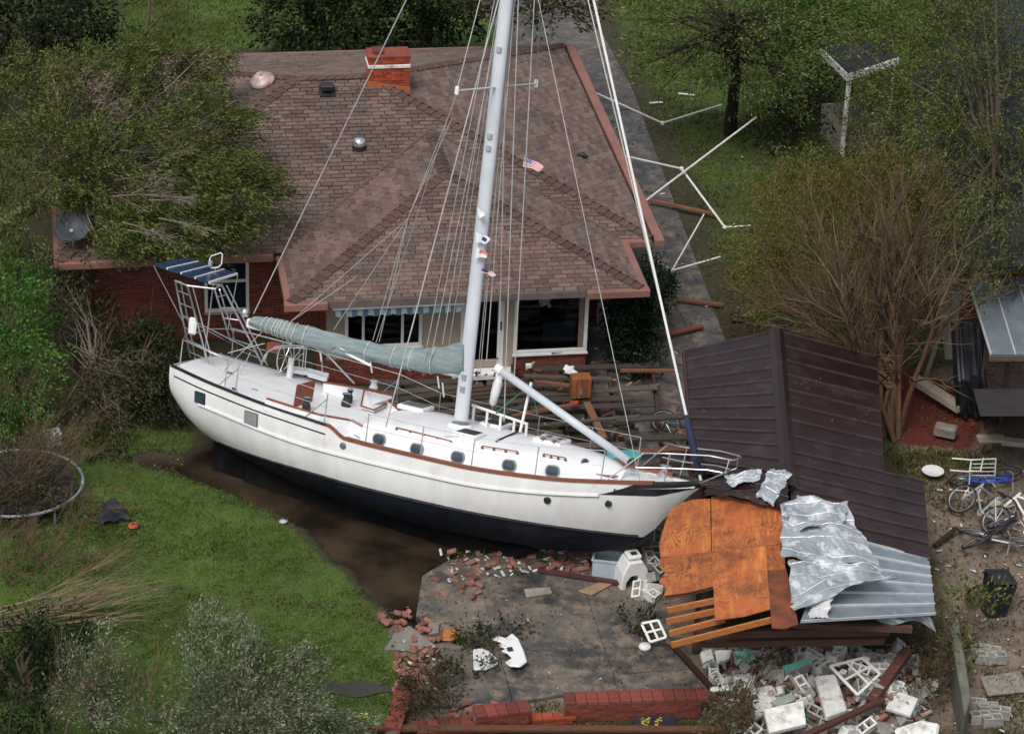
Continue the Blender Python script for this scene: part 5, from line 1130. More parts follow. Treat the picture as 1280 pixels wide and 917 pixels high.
panel('white_slab', 'flat white board bridging two blocks left of the heap centre', 'slab', [(888, 858), (910, 855), (912, 862), (888, 864)], (.6, .6, .55, .55), .05, whitecin)
panel('grey_slab', 'greyish green slab tilted against the large white slab', 'slab', [(964, 876), (990, 864), (995, 874), (972, 884)], (.75, .7, .65, .65), .06, mat('grey_green', (.3, .34, .31), (.24, .27, .25), 5, .85))
panel('brown_slab', 'brown flat slab standing among the blocks left of the white door panel', 'slab', [(992, 852), (1004, 848), (1010, 868), (998, 872)], (.7, .7, .5, .5), .05, mat('tan_slab', (.27, .21, .17), (.2, .16, .13), 4, .9))
o = panel('teal_block_wall', 'broken piece of block wall painted teal on top, upper right of the heap', 'wall piece', [(978, 832), (1012, 822), (1016, 828), (984, 840)], (.8, .8, .75, .75), .3, cinder)
panel('teal_face', None, None, [(978, 831.5), (1012, 821.5), (1016, 827), (984, 839)], (.82, .82, .77, .77), .02, teal, .004, o)
crumple('teal_cloth', 'crumpled pale teal cloth on the upper left of the rubble heap', [(917, 822), (938, 814), (945, 828), (920, 834)], .62, mat('teal_cloth', (.22, .42, .35), (.17, .35, .29), 6, .85), None, 4, .05, 14, 10, None, .01, 'cloth')
for k, (a, b, z0, z1, w_, lab) in enumerate((((1135, 812), (1088, 878), 1.0, .55, .2, 'thick fallen dark red post leaning down across the rubble heap'), ((1104, 874), (1000, 922), .6, .55, .12, 'long dark red beam lying diagonally along the bottom of the heap'))):
    tag(MB().beam(G(*a, z0), G(*b, z1), w_, w_ * .8).build('fallen_beam', mat('dark_red_beam', (.10, .035, .025), (.055, .022, .018), 5, .7, stretch=(1, 6, 6), bmp=.3), bevel=.01), lab, 'beam')
# window frames
def wframe(label, pxs, z, m=whitep, cross=(1, 1), r=.05):
    P = [G(a, b, zz) for (a, b), zz in zip(pxs, z)]; n = (P[1] - P[0]).cross(P[3] - P[0]).normalized(); root = empty('window_frame', sum(P, V()) / 4, label, 'window frame')
    for i in range(4): MB().beam(P[i], P[(i + 1) % 4], r, .045, n).build('frame_bar', m, root, bevel=.006)
    L = lambda f, g: P[0].lerp(P[1], f).lerp(P[3].lerp(P[2], f), g)
    for k in range(cross[0]): f = (k + 1) / (cross[0] + 1); MB().beam(L(f, .03), L(f, .97), r * .8, .03, n).build('glazing_bar', m, root)
    for k in range(cross[1]): f = (k + 1) / (cross[1] + 1); MB().beam(L(.03, f), L(.97, f), r * .8, .034, n).build('glazing_bar', m, root)
    return root
wframe('white window frame lying empty on the rubble right of the white door panel', [(1038, 832), (1078, 822), (1100, 842), (1072, 868)], (.85, .85, .8, .75))
fr2 = wframe('small white window frame standing on the patio left of the torn rafters', [(802, 779), (823, 775), (833, 796), (813, 802)], (.35, .5, .35, .2))
# things on the patio
def prop(name, label, cat, loc): return empty(name, loc, label, cat)
b_ = prop('clear_storage_bin', 'translucent grey storage bin under the bow at the patio edge', 'storage bin', G(758, 716)); p = G(758, 718); R_ = Rz(rad(-8), 3, 'Z')
mb = MB()
for sx, sy, wx, wy in ((-.27, 0, .02, .38), (.27, 0, .02, .38), (0, -.19, .52, .02), (0, .19, .52, .02)): mb.box(p + R_ @ V((sx, sy, .22)), (wx, wy, .42), R_)
mb.box(p + EZ * .02, (.52, .36, .02), R_); mb.build('bin_body', strap, b_)
mb = MB()
for sx, sy, wx, wy in ((-.28, 0, .05, .44), (.28, 0, .05, .44), (0, -.2, .52, .05), (0, .2, .52, .05)): mb.box(p + R_ @ V((sx, sy, .445)), (wx, wy, .03), R_)
mb.build('bin_rim', strap, b_)
d_ = prop('white_dog_house', 'white moulded plastic shell with arched opening beside the storage bin', 'plastic shell', G(790, 728)); p = G(789, 730); R_ = Rz(rad(20), 3, 'Z')
arch = [(-.32, 0), (-.2, 0), (-.19, .2), (-.1, .33), (.02, .34), (.1, .2), (.12, 0), (.34, 0), (.26, .45), (.14, .66), (-.16, .66), (-.28, .4)]
MB().prism([p + R_ @ V((x, -.22, z)) for x, z in arch], R_ @ V((0, .44, 0))).build('shell', whitepvc, d_, bevel=.02)
MB().box(p + R_ @ V((0, 0, .72)), (.3, .3, .1), R_).build('top_box', whitepvc, d_, bevel=.03); MB().box(p + R_ @ V((.0, -.03, .775)), (.13, .12, .012), R_).build('vent_hole', blackp, d_)
def chairback(label, pxs, z, holes=True):
    P = [G(a, b, z) for a, b in pxs]; c0 = sum(P, V()) / len(P); ob = MB().prism(P if sum((P[i].x * P[(i + 1) % len(P)].y - P[(i + 1) % len(P)].x * P[i].y) for i in range(len(P))) > 0 else P[::-1], (0, 0, .06)).build('broken_chair_shell', whitepvc, None, bevel=.025); tag(ob, label, 'broken chair'); return ob
c1 = chairback('broken white plastic chair shell with hand hole and splintered end on the patio', [(613, 800), (622, 796), (632, 799), (640, 793), (648, 800), (655, 815), (659, 828), (650, 835), (637, 834), (631, 829), (640, 824), (634, 818), (626, 815), (632, 812), (622, 808), (628, 805)], .16)
q = [G(a, b, .226) for a, b in ((633, 809), (640, 808), (642, 813), (635, 814))]; MB().prism(q[::-1], (0, 0, .006)).build('hand_hole', blackp, c1)
chairback('smaller broken white plastic piece half under branches on the patio', [(591, 813), (603, 812), (612, 816), (623, 826), (622, 832), (608, 838), (592, 839)], .08)
panel('orange_board', 'small square orange board on the left side of the patio', 'board', [(555, 785), (576, 786), (571, 801), (552, 799)], (.1, .1, .1, .1), .03, orangew)
panel('tan_board', 'flat tan board lying near the top edge of the patio', 'board', [(722, 738), (748, 727), (766, 729), (740, 743)], (.09, .09, .09, .09), .025, mat('tan_board', (.30, .19, .12), (.24, .15, .1), 4, .85))
panel('grey_flagstone', 'pale grey flat stone on the upper middle of the patio', 'stone', [(655, 735), (688, 733), (690, 740), (658, 745)], (.1, .1, .1, .1), .05, stoneg)
panel('concrete_slab_piece', 'broken concrete slab tilted between the lawn and the ditch water', 'concrete slab', [(495, 788), (512, 781), (543, 805), (520, 812), (480, 811)], (.12, .14, .1, .06, .05), .1, mat('slab_grey', (.2, .19, .17), (.14, .135, .12), 5, .9, bmp=.3), .01)
panel('concrete_slab_piece', 'small broken concrete piece at the top left corner of the patio', 'concrete slab', [(536, 778), (550, 776), (548, 790), (536, 792)], (.14, .14, .1, .1), .08, stoneg)
tag(MB().beam(G(672, 712, .1), G(782, 729, .12), .11, .05).build('fallen_plank', mat('maroon_plank', (.09, .03, .035), (.06, .022, .025), 5, .7)), 'dark maroon plank lying along the top of the patio under the bow', 'plank')
tag(MB().lathe([(.01, .0), (.12, .01), (.13, .05), (.1, .09), (.01, .1)], G(806, 810, .06), 12).build('white_bucket_lid', whitepvc, smooth=True), 'small round white lid on the right side of the patio', 'lid')

for k in range(110):
    p = in_rub(); p.z = pile_h(p) + U(.04, .16); s_ = U(.05, .13); r = [V((U(.5, 1) * s_ * math.cos(a), U(.5, 1) * s_ * math.sin(a), 0)) for a in np.linspace(0, 6.28, random.choice([4, 5, 6]), False)]; R_ = rotm(); h_ = U(.05, .12)
    tag(MB().prism([p + R_ @ q for q in r], R_ @ V((U(-.02, .02), U(-.02, .02), h_))).build('concrete_chunk', random.choice([cinder, whitecin, cinder, stoneg, brickdust])), 'broken masonry chunk lying in the %s part of the rubble heap' % ('left' if p.x < 4.7 else ('middle' if p.x < 6.3 else 'right')), 'masonry chunk', 'masonry chunks in the rubble heap')
sg_ = panel('dark_board', 'dark board with yellow marks lying below the long brick wall', 'board', [(792, 894), (842, 892), (848, 910), (796, 912)], (.12, .12, .1, .1), .03, tarp)
for k in range(26):
    cx = random.choice((805, 822)); q = G(cx + U(-4, 4) + (k % 9) * .5, 896 + U(0, 13), .125); MB().box(q, (U(.03, .08), U(.02, .05), .012), Rz(U(0, 3), 3, 'Z')).build('yellow_mark', mat('yellow_mark', (.42, .31, .05), None, rough=.85), sg_)

# ------------------------------------------------------------------ wrecked deck between boat and house
wd_ = empty('wooden_deck', G(640, 510), 'wrecked grey wooden deck between the sailboat and the house, boards heaved and broken', 'deck')
dx = EU
def dbeam(pa, pb, z0, z1, w_, h_, m, par, nm): return MB().beam(G(*pa, z0), G(*pb, z1), w_, h_).build(nm, m, par)
for k in range(11):      # rows of boards along the front of the house
    y = 463 + k * 9.8; z = .55 - .013 * k + U(-.05, .06); x0, x1 = 470 + U(-20, 20), 820 + U(-30, 10)
    cut = sorted([x0, x1, x0 + U(60, 150), x0 + U(170, 300)])
    for a, b in zip(cut[:-1], cut[1:]):
        if U(0, 1) < .22: continue
        sl = U(-4, 4) if U(0, 1) < .5 else U(-12, 14)
        dbeam((a + 2, y - .04 * (a - 640) + sl / 2), (b - 2, y - .04 * (b - 640) - sl / 2), z + U(-.04, .1), z + U(-.04, .1), .21, .035, greyw, wd_, 'deck_board')
for x in (500, 570, 640, 700, 760, 815): dbeam((x, 458), (x + 14, 580), .36, .30, .06, .16, darkw, wd_, 'joist')
for x, y in ((505, 480), (580, 480), (660, 478), (740, 478), (812, 478), (700, 540), (770, 545), (815, 540)): a = G(x, y, -.1); MB().beam(a, a + EZ * U(.4, .55), .1, .1, (0, 1, 0)).build('post', darkw, wd_)
gb_ = mat('dark_mud', (.04, .03, .022), (.025, .02, .016), 3, .9, bmp=.4)
for k, (a, b, z0, z1, w_, m, lab) in enumerate((((655, 470), (765, 474), .95, .8, .14, greyw, 'long grey plank across the deck wreck just below the big window'), ((733, 503), (755, 548), .8, .65, .16, brownw, 'reddish brown plank leaning steeply behind the staysail boom'),
    ((668, 476), (712, 482), .85, .8, .12, brownw, 'short brown board below the brick under the big window'), ((775, 463), (846, 463), .5, .5, .1, brownw, 'brown beam on the ground right of the house corner'),
    ((812, 250), (895, 268), .18, .15, .12, brownw, 'rusty brown beam lying across the driveway beside the pipe frame'), ((846, 374), (905, 381), .12, .12, .14, brownw, 'brown beam across the driveway near the far shed corner'), ((820, 421), (878, 407), .16, .14, .14, mat('red_plank', (.2, .07, .04), (.14, .05, .03), 4, .8), 'red brown plank on the driveway left of the maroon shed'),
    ((770, 525), (860, 520), .75, .7, .2, greyw, 'wide grey plank right of the deck wreck behind the bow rail'), ((780, 548), (870, 546), .7, .6, .22, greyw, 'dark brown wide plank behind the bow pulpit'), ((775, 566), (862, 560), .62, .55, .2, brownw, 'brown plank low behind the bow pulpit'),
    ((690, 530), (800, 520), .8, .7, .1, greyw, 'thin grey batten lying across the deck boards behind the boom'), ((640, 520), (720, 505), .75, .9, .12, brownw, 'brown board heaved up amid the deck wreck'), ((560, 492), (650, 482), .8, .75, .1, darkw, 'dark board behind the mast amid the deck wreck'))):
    tag(dbeam(a, b, z0, z1, w_, .05, m, None, 'broken_plank'), lab, 'plank')
cratew = mat('crate_wood', (.33, .12, .045), (.22, .08, .03), 5, .75, piece=.2); tb = prop('orange_crate', 'orange wooden crate standing on the wrecked deck below the big window', 'crate', G(725, 492, .6)); p = G(725, 494, .62); R_ = Rz(HYAW, 3, 'Z')
MB().box(p + EZ * .26, (.44, .3, .5), R_).build('crate_body', cratew, tb, bevel=.01)
for k in range(4): MB().box(p + R_ @ V((-.165 + k * .11, -.158, .26)), (.09, .02, .48), R_).build('slat', cratew, tb)
MB().box(p + R_ @ V((-.02, -.175, .18)), (.09, .012, .14), R_).build('plate', mat('grey_plate', (.2, .2, .22)), tb)
crumple('white_cloth', 'crumpled white cloth on the deck wreck left of the orange crate', [(703, 463), (715, 461), (721, 471), (711, 474)], .95, mat('white_cloth', (.7, .7, .72), None, rough=.9), None, 6, .05, 8, 6, None, .01, 'cloth')
tag(MB().box(G(661, 457, .95), (.14, .08, .1), R_).build('outlet_box', whitepvc, None, bevel=.01), 'small white box on the deck wreck under the big window', 'box')
tag(MB().box(G(780, 569, .8), (.75, .3, .12), Rz(.1, 3, 'Z')).build('teal_cooler_lid', mat('teal_plastic', (.06, .36, .38), (.05, .3, .32), 4, .5), None, bevel=.03), 'teal plastic lid half hidden behind the foredeck', 'lid')
tag(MB().box(G(718, 503, .7), (.2, .1, .07), R_).build('red_tool', redp, None, bevel=.02), 'small red thing on the deck boards below the orange crate', 'debris')
# litter on the deck wreck, patio, heap and yard: nobody could count it
def litter(name, regions, n, sizes, mats_, z=lambda p: .02):
    mb = MB()
    for reg, k in regions:
        W_ = gp(reg); x0, x1, y0, y1 = min(p[0] for p in reg), max(p[0] for p in reg), min(p[1] for p in reg), max(p[1] for p in reg); c = 0
        while c < k:
            px, py = U(x0, x1), U(y0, y1); zz = z((px, py)); p = G(px, py, 0)
            if float(sdist(np.array([p.x]), np.array([p.y]), W_)[0]) < 0: c += .2; continue
            p.z = zz + U(0, .03); s = U(*sizes); R_ = rotm(); ln = s * U(1, 4); mb.box(p, (ln, s, s * U(.2, .6)), R_, random.randrange(len(mats_))); c += 1
    return tag(mb.build(name, mats_), kind='stuff')
scrapm = [greyw, brownw, darkw, mat('scrap_white', (.6, .6, .58), (.45, .44, .42), 6, .8), mat('scrap_tan', (.3, .23, .17), (.22, .17, .12), 6, .9), mat('scrap_orange', (.42, .15, .05), None, rough=.8)]
litter('deck_debris', [([(450, 470), (860, 458), (870, 590), (690, 590), (560, 520)], 150)], 0, (.03, .08), [greyw, brownw, darkw, darkw, scrapm[4]], lambda p: .45 + U(-.1, .15))
litter('patio_debris', [([(490, 770), (560, 690), (830, 690), (880, 870), (500, 900)], 240)], 0, (.008, .026), scrapm[:5], lambda p: .055)
litter('edge_debris', [([(550, 690), (700, 686), (720, 712), (560, 730)], 160), ([(490, 800), (545, 800), (560, 880), (500, 890)], 160), ([(690, 690), (830, 680), (830, 745), (760, 725)], 100)], 0, (.02, .06), [mat('scrap_brick', (.22, .06, .04), None, rough=.9), scrapm[3], scrapm[4], darkw], lambda p: .05)
litter('rubble_fragments', [(RUB, 900)], 0, (.025, .09), [cinder, whitecin, brick, mat('scrap_dirt', (.16, .12, .09), None, rough=.95), teal, darkw, whitecin], lambda p: pile_h(G(*p)) + .03)
litter('rubble_grit', [(RUB, 1100)], 0, (.008, .03), [cinder, mat('grit_tan', (.3, .25, .2), None, rough=.95), brick, cinder, darkw, MATS['scrap_dirt']], lambda p: pile_h(G(*p)) + .08)
litter('yard_debris', [([(1165, 600), (1300, 580), (1300, 930), (1180, 930)], 380), ([(760, 120), (960, 120), (930, 440), (800, 440)], 60)], 0, (.012, .045), scrapm[:5], lambda p: .03)

# white pipe frame on the driveway
pf = empty('pipe_frame', G(845, 200), 'collapsed white pipe frame lying over the driveway and the grass', 'pipe frame')
def pipe(pts, nm='pipe', r=.028): return MB().tube([G(x, y, z) for x, y, z in pts], r, 8).build(nm, whitepvc, pf)
pipe([(735, 112, 1.5), (828, 154, .3)]); pipe([(828, 154, .3), (902, 131, .25)]); pipe([(776, 194, 1.6), (852, 211, 1.0)]); pipe([(803, 254, .9), (945, 147, 1.3)]); pipe([(852, 211, 1.0), (906, 284, .2)]); pipe([(906, 284, .2), (938, 282, .15)], r=.022)
pipe([(813, 322, .9), (840, 338, .2)]); pipe([(840, 338, .2), (900, 321, .2)], r=.024); pipe([(840, 338, .2), (880, 268, .7)], r=.02)
for x, y, z in ((828, 154, .3), (852, 211, 1.0), (906, 284, .2), (840, 338, .2)): MB().box(G(x, y, z), (.1, .1, .1), rotm()).build('pipe_joint', whitepvc, pf, bevel=.02)
for a, b, lab in (((848, 117), (868, 119), 'short white pipe lying on the grass left of the far tree'), ((812, 129), (828, 128), 'thin pale stick on the driveway edge')): tag(MB().tube([G(*a, .06), G(*b, .06)], .025, 6).build('loose_pipe', whitepvc), lab, 'pipe')
tag(MB().box(G(922, 396, .12), (.32, .22, .2), Rz(.1, 3, 'Z')).build('dark_box', blackpl, None, bevel=.02), 'small dark box on the ground beyond the maroon shed', 'box')
h_ = MB().tube([G(975 + 14 * math.cos(a) * (1 + .1 * k), 402 + 5 * math.sin(a), .05 + .03 * k) for k in range(2) for a in np.linspace(0, 6, 14)], .014, 5); tag(h_.build('garden_hose', teal, smooth=True), 'coiled teal hose on the grass beyond the maroon shed', 'hose')

# bicycles and metal furniture in the right hand yard
def wheel(par, c, n, r=.33, tyre=blackpl, rim=steel, spokes=10):
    c, n = V(c), V(n).normalized(); e1 = n.orthogonal().normalized(); e2 = n.cross(e1); cir = lambda q, k=22: [c + e1 * q * math.cos(a) + e2 * q * math.sin(a) for a in np.linspace(0, 2 * math.pi, k)]
    wo = MB().tube(cir(r), .024, 6).build('wheel', tyre, par, smooth=True); MB().tube(cir(r - .03), .012, 5).build('rim', rim, wo)
    sp = MB()
    for a in np.linspace(0, 2 * math.pi, spokes, False): sp.tube([c, c + (e1 * math.cos(a) + e2 * math.sin(a)) * (r - .03)], .004, 3)
    sp.build('spokes', rim, wo); return wo
def bicycle(label, base, R_, frame_m, group='bicycles lying in the yard'):
    base = V(base); b = empty('bicycle', base, label, 'bicycle', group); T = lambda x, y, z: base + R_ @ V((x, y, z)); n = R_ @ V((0, 1, 0))
    wheel(b, T(-.52, 0, .33), n); wheel(b, T(.52, .02, .33), n)
    f = MB()
    for a, c in (((-.52, 0, .33), (-.08, 0, .3)), ((-.08, 0, .3), (-.2, 0, .78)), ((-.52, 0, .33), (-.18, 0, .7)), ((-.2, 0, .74), (.33, 0, .76)), ((-.08, 0, .3), (.35, 0, .68)), ((.31, 0, .86), (.52, .02, .33))): f.tube([T(*a), T(*c)], .028, 6)
    f.build('bicycle_frame', frame_m, b); MB().tube([T(.22, -.28, .98), T(.3, -.2, 1.0), T(.31, 0, .96), T(.3, .2, 1.0), T(.22, .28, .98)], .014, 6).build('handlebar', steel, b)
    MB().tube([T(-.34, 0, .86), T(-.22, 0, .88), T(-.08, 0, .86)], [.07, .06, .025], 8, flat=.5).build('saddle', blackpl, b); MB().tube([T(-.2, 0, .74), T(-.22, 0, .87)], .014, 6).build('seat_post', steel, b)
    MB().lathe([(.02, -.01), (.09, -.01), (.09, .01), (.02, .01)], T(-.08, 0, .3), 14, rot=R_ @ Rz(rad(90), 3, 'X')).build('crank', steel, b)
    return b
lay = lambda z, t, r=0: Rz(z, 3, 'Z') @ Rz(t, 3, 'X') @ Rz(r, 3, 'Y')
bicycle('blue bicycle lying on the grass behind the white metal chair', G(1222, 590, .05), lay(.4, 1.35), bluep)
bicycle('black bicycle with raised handlebar at the left of the tangled bicycles', G(1222, 668, .08), lay(.9, .95), blackp)
bicycle('silver bicycle tangled in the middle of the heap in the yard', G(1250, 668, .08), lay(-.3, 1.2), steel)
bicycle('white bicycle lying at the right end of the tangled heap', G(1272, 660, .06), lay(2.6, 1.1), whitep)
bicycle('silver bicycle with its front wheel turned up, nearest the shed in the heap', G(1212, 652, .1), lay(2.2, .8), steel)
bwr = empty('bicycle', G(838, 540, .05), 'black bicycle lying on bare ground between the deck wreck and the shed', 'bicycle'); wheel(bwr, G(832, 528, .3), (.3, -.6, 1.2), .33)
MB().tube([G(832, 528, .3), G(855, 540, .3), G(850, 555, .2), G(822, 548, .2), G(832, 528, .3)], .018, 6).build('bicycle_frame', blackpl, bwr); wheel(bwr, G(858, 548, .25), (.3, -.5, 1.3), .3)
def metal_chair(label, base, R_, m=whitep):
    base = V(base); b = empty('metal_chair', base, label, 'chair'); T = lambda x, y, z: base + R_ @ V((x, y, z))
    for s in (-1, 1): MB().tube([T(-.25 * s, -.25, 0), T(-.25 * s, -.25, .42), T(-.25 * s, .25, .42), T(-.28 * s, .34, .95)], .017, 6).build('side_rail', m, b); MB().tube([T(-.25 * s, .25, 0), T(-.25 * s, .25, .42)], .017, 6).build('leg', m, b); MB().tube([T(-.27 * s, -.25, .42), T(-.29 * s, -.25, .66), T(-.29 * s, .3, .68)], .017, 6).build('armrest', m, b)
    MB().tube([T(-.28, .34, .95), T(.28, .34, .95)], .017, 6).build('top_rail', m, b); MB().box(T(0, 0, .43), (.46, .46, .02), R_).build('seat', m, b)
    for k in range(4): MB().tube([T(-.15 + k * .1, .25, .45), T(-.15 + k * .1, .34, .94)], .01, 5).build('back_bar', m, b)
    return b
metal_chair('white metal chair tipped on its side on the grass near the shed', G(1188, 592, .25), Rz(.3, 3, 'Z') @ Rz(1.5, 3, 'Y') @ Rz(.5, 3, 'X'))
tag(MB().lathe([(.01, .02), (.2, .02), (.24, .05), (.25, .05), (.2, 0), (.01, 0)], G(1166, 590, .12), 16).build('white_basin', whitepvc, smooth=True), 'shallow white basin beside the tipped metal chair', 'basin')
tag(MB().lathe([(.09, 0), (.1, .24), (.11, .25), (.1, .25), (.085, .02)], G(1243, 640, .02), 12).build('yellow_white_bucket', mat('pale_yellow', (.6, .62, .35), (.66, .66, .6), 5, .6)), 'small pale yellow bucket behind the tangled bicycles', 'bucket')
tr = empty('trash_bin', G(1238, 762), 'black plastic trash bin standing askew in the right hand yard', 'trash bin'); p = G(1240, 764); R_ = lay(.25, 0) @ Rz(rad(7), 3, 'Y')
a0 = [V((x, y, 0)) for x, y in ((-.2, -.22), (.2, -.22), (.2, .22), (-.2, .22))]; a1 = [V((x * 1.28, y * 1.25, .78)) for x, y, _ in a0]
MB().loft([[p + R_ @ q for q in a0], [p + R_ @ q for q in a1]], 0, True).add([p + R_ @ q for q in a0], [(3, 2, 1, 0)]).build('bin_body', blackpl, tr); MB().prism([p + R_ @ (q * 1.04) for q in a1], R_ @ V((0, 0, .05))).build('lid', blackpl, tr, bevel=.02); MB().tube([p + R_ @ V((-.28, .3, .76)), p + R_ @ V((.28, .3, .76))], .02, 6).build('handle', blackpl, tr)
crumple('black_bag', 'slumped black plastic bag beside the trash bin', [(1205, 745), (1222, 742), (1226, 758), (1208, 760)], .2, blackpl, None, 21, .12, 10, 8, (.1, .3, .1, .05), .02, 'bag')
# lean-to with grey sheet roof at the right edge
lt = empty('lean_to', G(1250, 530), 'open lean-to with grey sheet metal roof and black tarp at the right edge', 'lean-to')
A0, A1, B0, B1 = G(1210, 352, 2.75), G(1300, 345, 2.75), G(1238, 444, 2.2), G(1330, 444, 2.2)
roof_sheet(A0, A1, B0, B1, 3, mat('grey_roof_sheet', (.20, .235, .27), (.15, .18, .21), 2, .5, .3, c3=(.28, .31, .34), s3=3), 'roof_sheet', lt, 0, .02)
for x, y, z in ((1250, 532, 2.15), (1296, 532, 2.1), (1222, 520, 2.4)): a = G(x, y); MB().beam(a, a + EZ * z, .09, .09, (0, 1, 0)).build('post', greyw, lt)
MB().beam(G(1236, 448, 2.15), G(1330, 448, 2.15), .06, .12).build('eave_beam', greyw, lt); MB().beam(G(1226, 505, .9), G(1300, 505, .9), .05, .08).build('rail', greyw, lt)
mb = MB(); rows = []
for i in range(15): f = i / 14; rows.append([G(1188 + 42 * f, 400 + 8 * math.sin(f * 9), 2.2) + V((0, .06 * math.sin(f * 22), 0)), G(1192 + 40 * f, 470 + 6 * math.sin(f * 5), 1.2) + V((0, .1 * math.sin(f * 22 + 1), 0)), G(1196 + 44 * f, 520, .15) + V((0, .12 * math.sin(f * 20), 0))])
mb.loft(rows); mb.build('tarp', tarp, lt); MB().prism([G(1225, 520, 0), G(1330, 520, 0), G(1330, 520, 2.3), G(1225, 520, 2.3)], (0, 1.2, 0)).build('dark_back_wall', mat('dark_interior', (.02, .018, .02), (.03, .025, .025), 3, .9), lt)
for a, b, z0, z1, w_, h_, lab in (((1142, 473), (1202, 511), .35, .3, .28, .16, 'weathered grey squared timber lying left of the lean-to'), ((1182, 395), (1157, 472), 2.2, .3, .1, .06, 'pale grey board leaning against the twiggy tree beside the tarp'), ((1222, 548), (1256, 548), .45, .45, .3, .06, 'short grey board laid flat in front of the lean-to'), ((1252, 551), (1300, 556), .4, .4, .22, .12, 'pale board at the right edge in front of the lean-to')): tag(MB().beam(G(*a, z0), G(*b, z1), w_, h_).build('timber', beigeb, None, bevel=.01), lab, 'timber')
tag(MB().box(G(1182, 538, .18), (.5, .28, .26), Rz(-.35, 3, 'Z')).build('stone_block', stoneg, None, bevel=.03), 'squared pale stone block on the red mulch left of the lean-to', 'stone block')
tag(MB().tube([G(1168, 682, .06), G(1195, 660, .15)], .06, 6).build('dark_log', barkdk), 'dark timber lying from the shed corner into the yard', 'timber')
panel('paving_slab', 'grey paving slab in the near right of the yard', 'paving slab', [(1225, 845), (1275, 838), (1290, 862), (1235, 868)], (.06,) * 4, .05, stoneg); panel('paving_slab', 'tilted grey paving slab above the rubble at the yard edge', 'paving slab', [(1195, 815), (1225, 800), (1232, 815), (1205, 828)], (.15, .1, .1, .12), .05, stoneg)
for px, py in ((1225, 812), (1238, 814), (1232, 822), (1245, 822), (1220, 880), (1235, 885), (1250, 890), (1240, 900), (1225, 896)): place(cb, G(px, py, .1), lay(U(-.3, .3), 0), 'grey cinder block lying in the yard right of the leaning wall', 'cinder blocks in the yard', 'cinder block')
mb = MB(); mb.prism([G(1182, 830, 0), G(1192, 812, .0), G(1208, 917, 0), G(1200, 940, 0)], (.0, .0, .85)); tag(mb.build('concrete_wall', mat('mossy_concrete', (.16, .155, .13), (.10, .105, .08), 4, .95, bmp=.4), None, bevel=.02), 'leaning grey concrete wall between the rubble heap and the yard', 'wall')
# trampoline, tarp scrap and small things on the lawn
tp = empty('trampoline', G(25, 603), 'round trampoline with grey rim among brown brush on the left', 'trampoline'); c0 = G(22, 603, .35); Rr = G(106, 596, .35).x - c0.x
MB().tube([c0 + V((Rr * math.cos(a), Rr * math.sin(a), 0)) for a in np.linspace(0, 2 * math.pi, 41)], .035, 6).build('rim', mat('rim_grey', (.3, .33, .36), (.22, .25, .28), 4, .5, .2), tp, smooth=True)
MB().lathe([(.01, -.03), (Rr - .15, -.01), (Rr - .15, -.02), (.01, -.04)], c0, 36).build('jumping_mat', blackpl, tp)
for a in np.linspace(.3, 6.5, 6, False): q = c0 + V((Rr * math.cos(a), Rr * math.sin(a), 0)); MB().tube([q, q - EZ * .36], .025, 6).build('leg', galv, tp)
crumple('tarp_scrap', 'flat dark tarp scrap on the lawn right of the trampoline', [(128, 632), (148, 626), (163, 650), (126, 658)], .04, tarp, None, 31, .04, 12, 10, None, .01, 'tarp')
tag(MB().lathe([(.1, 0), (.12, .03), (.1, .06), (.03, .07)], G(167, 658, .02), 12).build('orange_toy', mat('orange_plastic', (.6, .12, .02), (.05, .04, .04), 9, .5)), 'small black and orange thing on the lawn beside the tarp scrap', 'toy')
bx = MB().box(G(66, 546, .35), (.36, .3, .3), lay(.4, .1)).build('white_box', whitepvc, None, bevel=.02); tag(bx, 'small off white vented box at the foot of the green shrub', 'box')
for k in range(4): MB().box(G(62, 548, .28 + .07 * k) + V((-.02, -.16, 0)), (.22, .012, .025), lay(.4, .1)).build('vent_slot', blackpl, bx)
tag(MB().lathe([(.01, 0), (.07, .02), (.09, .04), (.03, .06), (.01, .06)], G(354, 653, -.05), 10).build('blue_white_scrap', mat('pale_blue_scrap', (.5, .55, .65), (.3, .34, .5), 8, .6)), 'small pale blue scrap at the water edge by the lawn', 'debris')
cr = MB(); [cr.box(G(455 + k * 14, 893 + k % 2 * 3, .06), (.14, .1, .05), rotm()) for k in range(1)]; tag(cr.build('yellow_scrap', mat('yellow_plastic', (.65, .55, .05), None, rough=.6)), 'small yellow scrap on the lawn near the brick edging', 'debris')

# ------------------------------------------------------------------ neighbouring roofs behind the trees
nb_ = empty('neighbour_house', G(1260, 250), 'neighbour house with dark slate shingle roof hidden by the twiggy trees at the right', 'house')
na, nb2, nc, nd_ = G(1172, 335, 2.6), G(1140, 92, 2.6), G(1330, 60, 4.6), G(1370, 330, 4.6)
e_ = (nb2 - na).normalized(); n_ = e_.cross(nd_ - na).normalized(); n_ = n_ if n_.z > 0 else -n_
MB().prism([na, nd_, nc, nb2], -n_ * .1).build('roof', slate, nb_); st = MB(); ln_ = (nb2 - na).length; up_ = (nd_ - na) - e_ * (nd_ - na).dot(e_); hl = up_.length; up_.normalize()
for j in range(int(hl / .22)):
    x = (j % 2) * .2
    while x < ln_ - .3: o_ = na + e_ * x + up_ * (j * .22) + n_ * .004; st.add([o_ + n_ * .02, o_ + e_ * .38 + n_ * .02, o_ + e_ * .38 + up_ * .24, o_ + up_ * .24, o_ - n_ * .02, o_ + e_ * .38 - n_ * .02], [(3, 2, 1, 0), (0, 1, 5, 4)]); x += .4
tag(st.build('shingle_courses', slate, nb_), kind='stuff')
